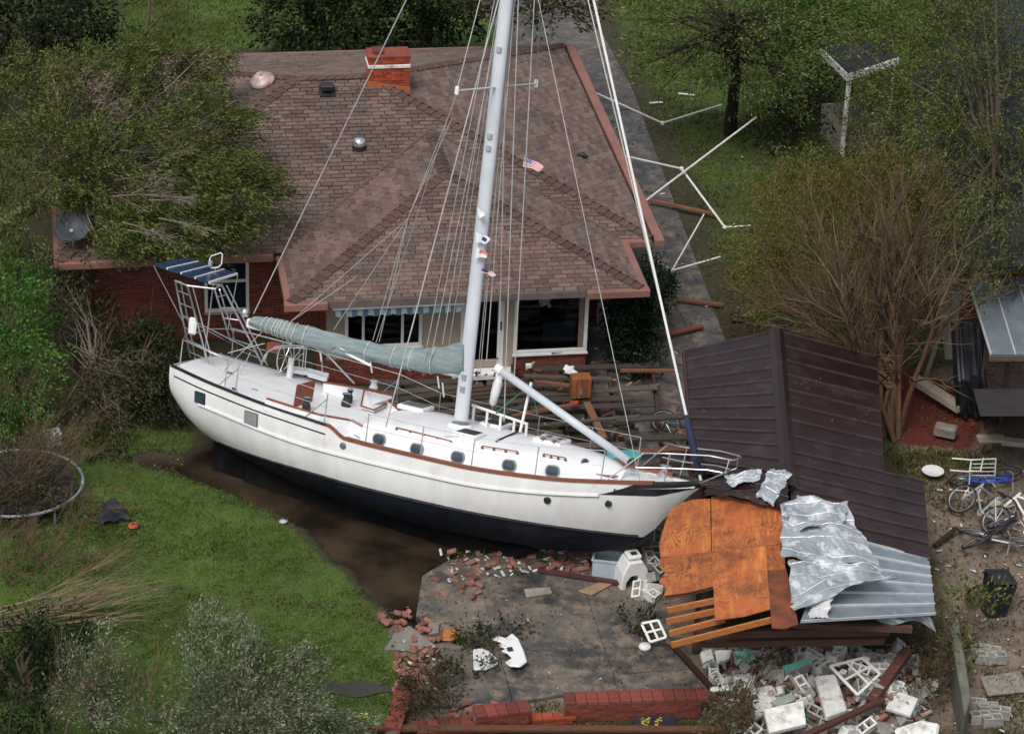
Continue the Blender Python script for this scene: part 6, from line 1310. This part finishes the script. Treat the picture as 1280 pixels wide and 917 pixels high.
w0, w1 = na + V((.5, .4, -.1)), nb2 + V((.5, -.4, -.1)); MB().prism([V((w0.x, w0.y, 0)), V((w1.x, w1.y, 0)), w1, w0], (.2, 0, 0)).build('wall', mat('beige_siding', (.36, .33, .28), (.3, .27, .23), 3, .8), nb_); MB().prism([V((w0.x + .21, w0.y, 0)), V((w0.x + 6, w0.y, 0)), V((w0.x + 6, w0.y, 2.5)), V((w0.x + .21, w0.y, 2.5))], (0, .2, 0)).build('wall', brick, nb_)
pv = empty('well_house', G(1075, 175), 'small white pavilion with dark hip roof overgrown by vines, upper right', 'pavilion')
q = [G(1026, 58, 2.6), G(1060, 92, 2.5), G(1123, 71, 2.5), G(1104, 52, 2.6)]; ctr = sum(q, V()) / 4 + EZ * .3
rf_ = MB().add(q + [ctr], [(0, 1, 4), (1, 2, 4), (2, 3, 4), (3, 0, 4)]).build('roof', slate, pv)
for a, b in ((q[0], q[1]), (q[1], q[2]), (q[2], q[3]), (q[3], q[0])): MB().beam(a - EZ * .12, b - EZ * .12, .06, .2).build('fascia', whitep, pv, bevel=.01)
for a in q[1:3]: g = a.lerp(ctr, .12); MB().beam(V((g.x, g.y, 0)), V((g.x, g.y, 2.4)), .12, .12, (0, 1, 0)).build('post', whitep, pv)
for i in range(4): a, b = q[i].lerp(ctr, .15), q[(i + 1) % 4].lerp(ctr, .15); MB().prism([V((a.x, a.y, 0)), V((b.x, b.y, 0)), V((b.x, b.y, .9)), V((a.x, a.y, .9))], (.0, .05, 0)).build('half_wall', mat('beige_siding', (.36, .33, .28)), pv)
fb = empty('far_brick_house', G(1250, 30), 'far red brick house with a white window in the top right corner', 'house')
MB().prism([G(1195, 62, 0), G(1340, 55, 0), G(1340, 55, 2.6), G(1195, 62, 2.6)], (0, 4, 0)).build('wall', brick, fb); a, b = G(1195, 62, 2.6), G(1340, 55, 2.6); MB().add([a + V((-.4, -.4, 0)), b + V((.4, -.4, 0)), b + V((.4, 2.2, .9)), a + V((-.4, 2.2, .9)), a + V((-.4, 4.6, 0)), b + V((.4, 4.6, 0))], [(0, 1, 2, 3), (3, 2, 5, 4)]).build('roof', slate, fb)
wf = MB().prism([G(1238, 60.5, 1.0) + V((0, -.05, 0)), G(1268, 59, 1.0) + V((0, -.05, 0)), G(1268, 59, 2.1) + V((0, -.05, 0)), G(1238, 60.5, 2.1) + V((0, -.05, 0))], (0, .04, 0)).build('window', whitep, fb)

# ------------------------------------------------------------------ plants: leaves are small separate blades grown in clumps along branch ends
def leaf_blades(cen, dirs, L, W_, name, m, parent):
    n = len(cen); dirs = dirs / (np.linalg.norm(dirs, axis=1, keepdims=True) + 1e-9)
    up_ = rng.normal(size=(n, 3)); sd_ = np.cross(dirs, up_); sd_ /= (np.linalg.norm(sd_, axis=1, keepdims=True) + 1e-9)
    l = (L * rng.uniform(.6, 1.35, n))[:, None]; w_ = (W_ * rng.uniform(.7, 1.3, n))[:, None]
    v = np.stack([cen - dirs * l / 2, cen + sd_ * w_ / 2 - dirs * l * .05, cen + dirs * l / 2, cen - sd_ * w_ / 2 - dirs * l * .05], 1).reshape(-1, 3)
    return fast_mesh(name, v, np.arange(4 * n).reshape(n, 4), m, parent)
def branch(mb, p, d, ln, r, lev, kids=4, spread=.6, droop=0.0, sides=4, ends=None, wob=.12):
    k = 4; pts = [V(p)]; d = V(d).normalized(); dirs_ = []
    for i in range(k):
        d = (d + V((U(-wob, wob), U(-wob, wob), U(-wob, wob) - droop))).normalized(); pts.append(pts[-1] + d * ln / k); dirs_.append(d.copy())
    mb.tube(pts, [r * (1 - .16 * i) for i in range(k + 1)], sides if lev > 0 else 3, cap=False)
    if ends is not None: ends.append((pts[-1], dirs_[-1])); ends.append((pts[-2], dirs_[-2]))
    if lev > 0:
        for j in range(kids):
            i = random.choice([1, 2, 3, 4, 4]); nd_ = (dirs_[min(i, k) - 1] + V((U(-spread, spread), U(-spread, spread), U(-spread, spread)))).normalized()
            branch(mb, pts[i], nd_, ln * U(.5, .8), r * .5, lev - 1, kids, spread, droop, sides, ends, wob)
def plant(name, label, cat, ells, leaf, m, base=None, wind=(0, 0, 0), clump=26, cr=.26, trunk=None, limbs=14, bm=bark, group=None, tr_r=.12, shell=.55, limb_r=.035, down=.55):
    """ells: (px, py, z, rx, ry, rz, number of clumps)"""
    E_s = [(G(a, b, z), (rx, ry, rz), n) for a, b, z, rx, ry, rz, n in ells]; c_all = sum((e[0] for e in E_s), V()) / len(E_s)
    base = V(base) if base is not None else V((c_all.x, c_all.y, 0)); root = empty(name, base, label, cat, group); cl = []; ends = []
    for c0, rr, n in E_s:
        q = rng.normal(size=(n, 3)); q /= np.linalg.norm(q, axis=1, keepdims=True); q *= (shell + (1.02 - shell) * rng.uniform(0, 1, (n, 1)) ** .7)
        cl.append(np.array(c0) + q * np.array(rr)); 
    cl = np.concatenate(cl); cl = cl[cl[:, 2] > .08]
    wv = np.array(wind); out = cl - np.array([c_all.x, c_all.y, c_all.z - .5]); out /= (np.linalg.norm(out, axis=1, keepdims=True) + 1e-6)
    cd_ = out + wv + rng.normal(0, .35, cl.shape); cd_[:, 2] -= .15; cd_ /= np.linalg.norm(cd_, axis=1, keepdims=True)
    m_ = np.repeat(np.arange(len(cl)), clump); t = rng.uniform(-.6, 1, len(m_))[:, None]
    s = rng.uniform(.6, 1.4, len(cl))[m_][:, None]
    pos = cl[m_] + cd_[m_] * t * cr * 1.5 * s + rng.normal(0, cr * .42, (len(m_), 3)) * s * (1.15 - .5 * np.abs(t))
    ld = cd_[m_] * 1.0 + rng.normal(0, .42, pos.shape); ld[:, 2] -= .1
    keep = pos[:, 2] > .03; leaf_blades(pos[keep], ld[keep], leaf[0], leaf[1], 'foliage', m, root)
    top = V(trunk) if trunk is not None else c_all; tb = MB(); mid = base.lerp(top, .5) + V((U(-.15, .15), U(-.15, .15), .1))
    tb.tube([base - EZ * .1, base.lerp(mid, .5), mid, top], [tr_r, tr_r * .8, tr_r * .7, tr_r * .45], 8, cap=False)
    tb.build('trunk' if cat == 'tree' else 'stem', bm, root, smooth=True); br = MB()
    for i in rng.choice(len(cl), min(limbs, len(cl)), replace=False):
        e = V(cl[i]); s0 = mid.lerp(top, U(.2, 1)) if cat == 'tree' else base.lerp(top, U(.1, .9)); k1 = s0.lerp(e, .4) + V((U(-.2, .2), U(-.2, .2), U(-.05, .25))); k2 = s0.lerp(e, .75) + V((U(-.15, .15), U(-.15, .15), U(-.1, .15)))
        br.tube([s0, k1, k2, e + (e - k2) * .35], [limb_r, limb_r * .75, limb_r * .5, limb_r * .25], 4, cap=False)
        if limbs > 12:
            for _ in range(2): a = k1.lerp(e, U(.1, 1)); br.tube([a, a + V((U(-.3, .3), U(-.3, .3), U(-.1, .3))), a + V((U(-.6, .6), U(-.6, .6), U(-.1, .4)))], [limb_r * .35, limb_r * .25, limb_r * .12], 3, cap=False)
    br.build('branches', bm, root)
    return root
olive = leafmat('olive_leaf', [(.024, .034, .011), (.05, .068, .02), (.085, .108, .031), (.12, .146, .045), (.16, .165, .052)])
greenl = leafmat('bright_green_leaf', [(.025, .06, .014), (.05, .125, .024), (.08, .185, .036), (.13, .23, .055)])
darkl = leafmat('dark_green_leaf', [(.008, .014, .007), (.016, .028, .012), (.03, .045, .018), (.05, .06, .026)], .15, .45)
dryl = leafmat('dull_leaf', [(.02, .02, .012), (.045, .043, .022), (.075, .068, .034), (.10, .10, .05)], .2)
silverl = leafmat('silver_leaf', [(.05, .062, .03), (.10, .12, .06), (.17, .195, .115), (.25, .275, .195)], .2)
lightl = leafmat('light_green_leaf', [(.04, .06, .018), (.085, .12, .035), (.14, .18, .055), (.20, .23, .08)])
gloss = leafmat('glossy_dark_leaf', [(.006, .012, .007), (.011, .022, .012), (.018, .033, .018), (.03, .045, .026)], .1, .32)
weedl = leafmat('weed_leaf', [(.04, .06, .018), (.08, .11, .03), (.14, .16, .05), (.19, .2, .08)])
bw = mat('pale_bark', (.20, .17, .135), (.12, .10, .08), 7, .95, stretch=(4, 4, 1))

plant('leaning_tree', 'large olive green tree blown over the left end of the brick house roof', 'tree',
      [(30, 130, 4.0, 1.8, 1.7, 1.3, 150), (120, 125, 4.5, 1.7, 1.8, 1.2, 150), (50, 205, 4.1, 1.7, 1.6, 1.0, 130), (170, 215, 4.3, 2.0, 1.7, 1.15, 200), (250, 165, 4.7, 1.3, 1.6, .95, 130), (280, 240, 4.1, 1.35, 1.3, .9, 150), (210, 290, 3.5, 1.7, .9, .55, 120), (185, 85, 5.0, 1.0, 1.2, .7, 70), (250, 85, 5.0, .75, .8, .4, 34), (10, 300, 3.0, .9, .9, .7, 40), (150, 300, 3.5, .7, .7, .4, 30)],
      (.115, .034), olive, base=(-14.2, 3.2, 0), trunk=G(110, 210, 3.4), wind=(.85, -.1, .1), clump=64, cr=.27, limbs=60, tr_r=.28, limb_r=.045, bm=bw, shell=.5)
plant('green_shrub', 'bright green leafy shrub at the left edge', 'shrub', [(12, 400, 1.9, .95, .8, 1.0, 80), (28, 470, 1.3, 1.0, .8, .9, 90), (5, 345, 2.3, .9, .8, .6, 40), (25, 530, .7, .9, .6, .6, 40)], (.10, .042), greenl, wind=(.4, -.1, .2), limbs=10, clump=48)
plant('dark_bush', 'dark tangled bush against the left corner of the brick house', 'bush', [(95, 390, 1.2, .7, .8, 1.2, 80), (150, 480, .7, 1.1, .8, .8, 90), (120, 540, .4, .8, .6, .5, 40), (100, 335, 2.2, .5, .5, .5, 30)], (.12, .045), dryl, wind=(.5, 0, 0), limbs=34, bm=bw, limb_r=.02)
plant('dark_bush', 'low dark bush under the brick wall just behind the stern of the sailboat', 'bush', [(195, 445, .8, .8, .7, .7, 70), (200, 500, .5, .8, .6, .6, 60), (165, 430, .9, .6, .5, .5, 40)], (.11, .05), darkl, wind=(.2, 0, 0), limbs=14)
plant('glossy_bush', 'dark glossy bush at the right corner of the brick house', 'bush', [(790, 395, 1.15, .55, .7, 1.1, 130), (815, 365, 1.3, .5, .6, .7, 70), (795, 435, .6, .6, .5, .6, 70)], (.10, .06), gloss, clump=30, cr=.2, limbs=8)
plant('dark_tree', 'dark evergreen tree in the top left corner', 'tree', [(35, 20, 3.0, 2.0, 1.6, 1.6, 120), (90, 35, 2.2, 1.2, 1.2, 1.1, 60), (10, 5, 4.0, 1.8, 1.5, 1.2, 60)], (.2, .08), darkl, cr=.4, limbs=10)
plant('evergreen_bush', 'dark evergreen bush behind the roof ridge left of the chimney', 'bush', [(360, 18, 1.4, 1.0, 1.0, 1.3, 70), (415, 28, 1.3, 1.1, 1.0, 1.2, 80), (440, 0, 2.0, 1.2, 1.0, 1.0, 60)], (.18, .08), darkl, cr=.36, limbs=8)
plant('evergreen_bush', 'dark evergreen bush behind the roof right of the chimney', 'bush', [(510, 20, 1.4, 1.1, 1.0, 1.3, 80), (560, 12, 1.5, 1.0, 1.0, 1.2, 70), (530, -10, 2.2, 1.6, 1.0, .9, 60)], (.18, .08), darkl, cr=.36, limbs=8)
plant('overhanging_tree', 'tree with dull green leaves hanging over the driveway at the top', 'tree', [(640, -20, 4.5, 2.4, 1.4, .9, 90), (700, 0, 3.8, 1.6, 1.2, .6, 40)], (.17, .07), dryl, base=G(620, -60), cr=.36, limbs=22)
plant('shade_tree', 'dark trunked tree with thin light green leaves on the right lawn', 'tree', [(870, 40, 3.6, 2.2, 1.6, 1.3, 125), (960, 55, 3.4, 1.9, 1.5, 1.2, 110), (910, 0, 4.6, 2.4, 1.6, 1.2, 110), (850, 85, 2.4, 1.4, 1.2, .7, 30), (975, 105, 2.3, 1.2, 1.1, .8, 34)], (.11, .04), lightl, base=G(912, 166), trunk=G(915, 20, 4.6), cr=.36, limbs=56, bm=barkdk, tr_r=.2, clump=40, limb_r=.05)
plant('light_green_tree', 'fresh green leafy tree left of the white pavilion at the top', 'tree', [(1010, 35, 2.6, 1.4, 1.2, 1.2, 80), (1050, 20, 2.8, 1.1, 1.0, 1.0, 50), (1000, 0, 3.6, 1.6, 1.2, 1.0, 60)], (.18, .08), greenl, cr=.36, limbs=14)
plant('vine_thicket', 'olive vine thicket growing up round the white pavilion', 'thicket', [(1090, 145, 1.4, .9, .8, 1.1, 110), (1060, 215, .9, 1.2, 1.0, .9, 60), (1120, 200, 1.3, 1.3, 1.0, 1.2, 70), (1010, 210, .6, 1.1, .9, .6, 40), (1150, 120, 2.4, 1.2, 1.2, 1.6, 70)], (.10, .035), olive, cr=.34, limbs=40, bm=bw, limb_r=.02, clump=36)
plant('dark_thicket', 'dark green thicket in shade between the shade tree and the pavilion', 'thicket', [(985, 150, .8, .9, .9, .7, 40), (1005, 115, 1.0, .8, .8, .8, 34)], (.14, .06), darkl, cr=.32, limbs=12)
plant('sparse_tree', 'sparse olive tree with pale bent limbs over the dark roof, upper right', 'tree', [(1180, 60, 5.6, 2.4, 1.8, 1.4, 130), (1250, 130, 5.4, 2.0, 1.6, 1.5, 110), (1200, 200, 4.6, 2.0, 1.4, 1.3, 110), (1250, 290, 4.4, 1.4, 1.3, 1.0, 70), (1150, 10, 6.0, 2.4, 1.6, 1.0, 110), (1240, 10, 6.4, 2.2, 1.6, 1.0, 100), (1150, 130, 4.6, 1.4, 1.3, 1.0, 60)], (.105, .035), dryl if False else olive, base=G(1290, 420), trunk=G(1240, 180, 4.8), cr=.36, limbs=24, bm=bark, tr_r=.16, clump=54, wind=(-.4, 0, 0), limb_r=.05)
plant('overhead_branch', 'thin leafy branch hanging in front of the grey lean-to roof', 'branch', [(1200, 350, 3.4, 1.2, .7, .5, 22), (1250, 340, 3.3, .9, .6, .4, 16)], (.12, .045), olive, base=G(1300, 440), trunk=G(1260, 345, 3.3), cr=.36, limbs=30, bm=bw, clump=12, limb_r=.022, tr_r=.06)
plant('silver_bush', 'silvery grey green bush in the foreground below the lawn', 'bush', [(275, 815, 1.3, .85, .7, .6, 70), (340, 850, 1.2, 1.0, .8, .7, 90), (260, 885, 1.2, 1.2, .8, .7, 100), (370, 905, .9, 1.0, .7, .6, 70), (300, 940, 1.4, 1.4, .8, .8, 80), (440, 915, .6, .5, .5, .3, 20), (262, 775, 1.6, .35, .4, .25, 12)], (.085, .026), silverl, wind=(.5, 0, .35), cr=.22, limbs=46, bm=bark, limb_r=.02, clump=60)
plant('silver_bush', 'small thin silvery bush among brown stalks at the lower left', 'bush', [(115, 835, 1.0, .6, .5, .4, 30), (140, 890, .9, .6, .5, .4, 26), (85, 880, .8, .5, .5, .4, 18), (130, 800, 1.2, .3, .3, .25, 8)], (.085, .026), silverl, wind=(.4, 0, .3), cr=.22, limbs=26, bm=bark, limb_r=.014, clump=44)
plant('dark_bush', 'dark green bush in the bottom left corner', 'bush', [(20, 830, .7, .9, .8, .7, 70), (60, 800, .5, .8, .6, .5, 40), (10, 900, .6, .9, .7, .6, 50)], (.12, .05), darkl, limbs=10)
plant('weed_plant', 'yellow green weed growing at the near right corner of the shed', 'weed', [(1200, 770, .9, .6, .5, .8, 26), (1190, 815, .6, .5, .5, .6, 22), (1230, 750, .9, .5, .4, .4, 12)], (.15, .045), weedl, cr=.24, limbs=26, bm=twigpale, limb_r=.012, clump=13)
plant('weed_plant', 'bushy weed at the bottom left corner of the patio by the brick edging', 'weed', [(540, 860, .4, .6, .5, .4, 30), (520, 885, .4, .5, .4, .35, 22), (560, 835, .3, .4, .3, .25, 12)], (.11, .04), dryl, cr=.2, limbs=22, bm=twigbr, limb_r=.01, clump=18)
plant('weed_plant', 'low green weed clump on the patio left of the small window frame', 'weed', [(795, 780, .15, .4, .4, .2, 16)], (.1, .04), darkl, cr=.16, limbs=6, limb_r=.01)
plant('broken_branch', 'leafy green branch lying across the broken white chair on the patio', 'branch', [(596, 798, .2, .4, .35, .12, 14), (612, 832, .2, .35, .2, .1, 5), (640, 786, .15, .4, .25, .1, 8)], (.11, .04), darkl, cr=.18, limbs=14, limb_r=.01, tr_r=.02)
plant('brown_vine', 'withered brown vine hanging over the left part of the rubble heap', 'vine', [(915, 880, .9, .45, .4, .45, 26), (905, 905, .8, .5, .4, .4, 24), (965, 818, .9, .3, .3, .3, 14)], (.11, .035), leafmat('withered_leaf', [(.05, .035, .02), (.09, .065, .035), (.12, .10, .05), (.10, .11, .04)]), cr=.2, limbs=40, bm=twigbr, limb_r=.012, clump=18)
plant('brown_vine', 'withered vine along the right end of the rubble heap by the leaning wall', 'vine', [(1160, 845, .6, .5, .5, .35, 26), (1165, 800, .9, .35, .35, .4, 16)], (.11, .035), MATS['withered_leaf'], cr=.2, limbs=30, bm=twigbr, limb_r=.012, clump=16)
# bare and twiggy ones
def twiggy(name, label, cat, stems, m, lev=3, kids=4, spread=.55, sides=4, group=None, wob=.12, droop=0):
    root = empty(name, stems[0][0], label, cat, group); ma, mb_ = m if isinstance(m, tuple) else (m, m)
    for p, d, ln, r in stems:
        a, b = MB(), MB(); pts = [V(p)]; dd_ = V(d).normalized()
        for i in range(5): dd_ = (dd_ + V((U(-.1, .1), U(-.1, .1), U(-.05, .05)))).normalized(); pts.append(pts[-1] + dd_ * ln / 5)
        a.tube(pts, [r * (1 - .14 * i) for i in range(6)], 6, cap=False)
        for i in range(2, 6):
            for _ in range(kids): branch(b, pts[i], (dd_ + V((U(-spread, spread), U(-spread, spread), U(-spread * .6, spread * .7)))).normalized(), ln * U(.25, .45), r * .42, lev - 1, kids, spread, droop, sides, None, wob)
        st_ = a.build('trunk' if cat == 'tree' and len(stems) < 4 else 'stem', ma, root, smooth=True); tag(b.build('twigs', mb_, st_), kind='stuff')
    return root
brolive = leafmat('brown_olive_leaf', [(.07, .055, .02), (.115, .09, .032), (.16, .12, .042), (.12, .135, .042), (.19, .125, .05)]); bt = G(1112, 545)
tt_ = twiggy('twiggy_tree', 'large many stemmed tree stripped to brown twigs, right of the maroon shed', 'tree',
       [(bt + V((U(-.3, .3), U(-.25, .25), 0)), (U(-.5, .16), U(-.05, .35), 1), U(3.0, 4.4), U(.06, .11)) for _ in range(12)] + [(bt + V((U(-.2, .1), .1, U(1.0, 1.6))), (U(-1.1, -.6), U(.2, .8), U(.55, .9)), U(2.6, 3.6), .045) for _ in range(6)],
       (mat('tan_bark', (.17, .09, .05), (.10, .055, .034), 6, .9, stretch=(3, 3, 1)), twigbr), 3, 3, .6)
tl_ = plant('twig_leaves', 'thin scatter of brown leaves left in the twiggy tree', 'foliage', [(1030, 310, 2.8, 1.7, 1.2, 1.2, 190), (1100, 260, 3.6, 1.8, 1.3, 1.3, 190), (975, 360, 1.6, 1.0, .8, .7, 60), (1150, 330, 3.0, 1.0, 1.0, 1.0, 60), (1060, 380, 2.2, 1.2, 1.0, .6, 60), (1000, 250, 2.4, 1.3, 1.0, 1.0, 60), (940, 320, 1.4, .9, .8, .7, 30)], (.10, .03), brolive, base=bt, cr=.36, limbs=4, limb_r=.012, clump=60, bm=twigbr, tr_r=.02)
for ch in list(tl_.children):
    if ch.name.startswith('foliage'): adopt(ch, tt_)
    else: bpy.data.objects.remove(ch)
bpy.data.objects.remove(tl_)
plant('dark_brush', 'dark leafy brush growing across the middle of the trampoline', 'brush', [(5, 590, .6, .9, .7, .45, 50), (45, 620, .45, .6, .5, .3, 26), (0, 640, .4, .8, .6, .3, 30)], (.09, .03), dryl, cr=.24, clump=36, limbs=30, bm=twigbr, limb_r=.012)
fo = G(-14, 790, .1); twiggy('bare_fallen_shrub', 'fan of bare tan twigs blown flat across the lawn at the left edge', 'shrub', [(fo + V((U(-.2, .3), U(-.3, .3), U(0, .3))), (1, U(.1, .75), U(.02, .35)), U(1.7, 2.6), .018) for _ in range(15)], twigpale, 2, 2, .22, 3, None, .06)
twiggy('brown_brush', 'tangle of brown brush growing over the trampoline on the left', 'brush', [(G(U(-20, 60), U(540, 640), .05), (U(-.3, .9), U(-.5, .6), U(.3, 1)), U(1.0, 1.7), .016) for _ in range(48)], twigbr, 2, 3, .6, 3)
twiggy('brown_brush', 'brown brush at the left edge between the green shrub and the fallen twigs', 'brush', [(G(U(-20, 110), U(640, 740), .05), (U(-.3, 1), U(-.4, .7), U(.1, .7)), U(.6, 1.1), .013) for _ in range(36)], twigbr, 2, 3, .5, 3)
twiggy('dry_stalks', 'upright dry brown stalks in the foreground at the lower left', 'stalks', [(G(U(40, 220), U(850, 940), .02), (U(-.1, .6), U(-.2, .3), 1), U(.6, 1.2), .012) for _ in range(34)], twigpale, 1, 3, .35, 3)
t0 = G(182, 52); twiggy('bare_tree', 'small bare forked tree behind the house in the upper left', 'tree', [(t0, (.12, .3, 1), 2.6, .07), (t0 + V((-.5, .1, 0)), (-.25, .3, 1), 2.4, .05), (t0 + EZ * .3, (.7, .3, .8), 1.9, .035)], bark, 2, 2, .5)
twiggy('bare_brush', 'bare pale branches in the dark gap beside the left brick wall', 'brush', [(G(U(85, 180), U(440, 520), .1), (U(-1, .6), U(-.2, .4), U(.2, .9)), U(.8, 1.6), .016) for _ in range(16)], twigpale, 1, 2, .4, 3)
twiggy('bare_branches', 'bare pale branches spread over the left end of the roof in front of the tree', 'branches', [(G(U(130, 220), U(180, 290), 4.5), (U(.2, 1), U(-.5, .2), U(-.15, .3)), U(.6, 1.4), .018) for _ in range(13)], bw, 2, 3, .5, 3)

# ------------------------------------------------------------------ grass blades, leaf litter
def grass(name, regs, m, hgt):
    P, D = [], []
    for reg, n in regs:
        W_ = gp(reg); x0, x1 = min(p[0] for p in W_), max(p[0] for p in W_); y0, y1 = min(p[1] for p in W_), max(p[1] for p in W_)
        q = np.stack([rng.uniform(x0, x1, n), rng.uniform(y0, y1, n)], 1); keep = (sdist(q[:, 0], q[:, 1], W_) > rng.uniform(-.1, .35, n)) & (sdist(q[:, 0], q[:, 1], DITCH) < -.12); q = q[keep]
        dens = hnoise(q[:, 0], q[:, 1], 2.1, 9); q = q[dens > rng.uniform(-1.4, .5, len(q))]; P.append(q)
    q = np.concatenate(P); n = len(q); z = zground(q[:, 0], q[:, 1]); h = hgt * rng.uniform(.5, 1.5, n) * (1 + .5 * hnoise(q[:, 0], q[:, 1], 1.4, 12)).clip(.4, 2)
    d = np.stack([rng.normal(.25, .45, n), rng.normal(0, .45, n), np.ones(n)], 1); d /= np.linalg.norm(d, axis=1, keepdims=True); cen = np.stack([q[:, 0], q[:, 1], z + h * .4], 1)
    sd_ = np.cross(d, rng.normal(size=(n, 3))); sd_ /= np.linalg.norm(sd_, axis=1, keepdims=True); w_ = rng.uniform(.008, .018, (n, 1)); b = np.stack([q[:, 0], q[:, 1], z - .02], 1)
    v = np.stack([b - sd_ * w_, b + sd_ * w_, b + d * h[:, None]], 1).reshape(-1, 3); return tag(fast_mesh(name, v, np.arange(3 * n).reshape(n, 3), m), kind='stuff')
grassm = leafmat('grass_blade', [(.05, .082, .02), (.07, .115, .026), (.09, .145, .034), (.12, .165, .044), (.145, .155, .052)], .2)
LAWNPX = [(0, 640), (60, 560), (85, 530), (235, 545), (280, 600), (330, 628), (365, 655), (400, 690), (430, 712), (478, 758), (500, 830), (500, 917), (480, 960), (-20, 960)]
grass('lawn_grass', [(LAWNPX, 300000), ([(170, 520), (260, 540), (240, 560), (160, 572)], 4000)], grassm, .058)
grass('rough_grass', [([(745, -10), (800, 110), (860, 230), (900, 330), (935, 430), (1010, 470), (1120, 440), (1180, 300), (1290, -10)], 110000), ([(110, 60), (110, -10), (560, -10), (560, 60)], 30000), ([(1100, 560), (1240, 560), (1240, 640), (1160, 640)], 9000), ([(560, 690), (610, 682), (640, 690), (580, 706)], 1500), ([(660, 880), (705, 875), (705, 900), (660, 900)], 1500), ([(700, 895), (900, 895), (900, 915), (600, 915)], 5000), ([(1230, 840), (1290, 840), (1290, 930), (1230, 930)], 4000)], leafmat('rough_grass_blade', [(.03, .04, .012), (.05, .075, .018), (.075, .10, .025), (.12, .11, .045), (.15, .10, .045)], .2), .13)
def leaf_litter(name, regs, m, zf=None, L=.07):
    P = []
    for reg, n in regs:
        W_ = gp(reg); x0, x1 = min(p[0] for p in W_), max(p[0] for p in W_); y0, y1 = min(p[1] for p in W_), max(p[1] for p in W_)
        q = np.stack([rng.uniform(x0, x1, n), rng.uniform(y0, y1, n)], 1); q = q[sdist(q[:, 0], q[:, 1], W_) > rng.uniform(-.2, .3, n)]; q = q[hnoise(q[:, 0], q[:, 1], 3.0, 21) > rng.uniform(-.9, .7, len(q))]; P.append(q)
    q = np.concatenate(P); z = zground(q[:, 0], q[:, 1]) + rng.uniform(.02, .09, len(q)) if zf is None else zf(q)
    d = rng.normal(size=(len(q), 3)); d[:, 2] *= .25; o = leaf_blades(np.stack([q[:, 0], q[:, 1], z], 1), d, L, L * .45, name, m, None); return tag(o, kind='stuff')
litm = leafmat('leaf_litter', [(.03, .022, .014), (.07, .05, .028), (.12, .085, .045), (.05, .06, .02), (.17, .14, .09)], .05, .9)
leaf_litter('leaf_litter', [([(150, 725), (260, 735), (400, 745), (485, 770), (480, 785), (380, 765), (180, 745)], 2600), ([(100, 600), (190, 620), (200, 700), (100, 700)], 1500), ([(0, 640), (150, 640), (150, 760), (0, 900)], 6000), ([(740, 120), (960, 120), (950, 440), (800, 440)], 5000), ([(60, 440), (240, 440), (240, 590), (60, 590)], 4000), ([(940, 100), (1200, 100), (1180, 480), (900, 440)], 9000), ([(1100, 440), (1290, 440), (1290, 920), (1160, 920)], 7000), ([(480, 900), (480, 760), (560, 690), (600, 920)], 2500), ([(550, 680), (720, 680), (720, 715), (550, 730)], 2500)], litm)
leaf_litter('patio_leaves', [([(520, 730), (560, 700), (830, 700), (870, 860), (520, 870)], 1500)], litm, lambda q: np.full(len(q), .075), .06)
def rz_(q): return np.array([zroof((V((x, y, 0)) - HO).dot(EU), (V((x, y, 0)) - HO).dot(EV)) + .05 for x, y in q])
rl = [((HO + EU * u + EV * v).x, (HO + EU * u + EV * v).y) for u, v in [(U(-13.4, -.2), U(.1, 11.5)) for _ in range(500)] + [(U(-8.3, -1), U(-2.4, 1)) for _ in range(160)] + [(U(-13.4, -7), U(.1, 6)) for _ in range(500)]]
rl = np.array(rl); d = rng.normal(size=(len(rl), 3)); d[:, 2] *= .2; tag(leaf_blades(np.stack([rl[:, 0], rl[:, 1], rz_(rl)], 1), d, .07, .03, 'roof_leaves', litm, None), kind='stuff')

mr = np.array([[*(R0.lerp(R1, U(0, 1)).lerp((LFa.lerp(LFb, .5) if k % 2 else RFa.lerp(RFb, .5)), U(0, .9)))] for k in range(160)] + [[*(RJ.lerp(G(991, 658, 2.93), f).lerp(RXa.lerp(RXb, f), g))] for f, g in [(U(0, 1), U(0, 1)) for _ in range(60)]]); mr[:, 2] += .06
d = rng.normal(size=(len(mr), 3)); d[:, 2] *= .15; tag(leaf_blades(mr, d, .05, .025, 'shed_roof_leaves', litm, None), kind='stuff')
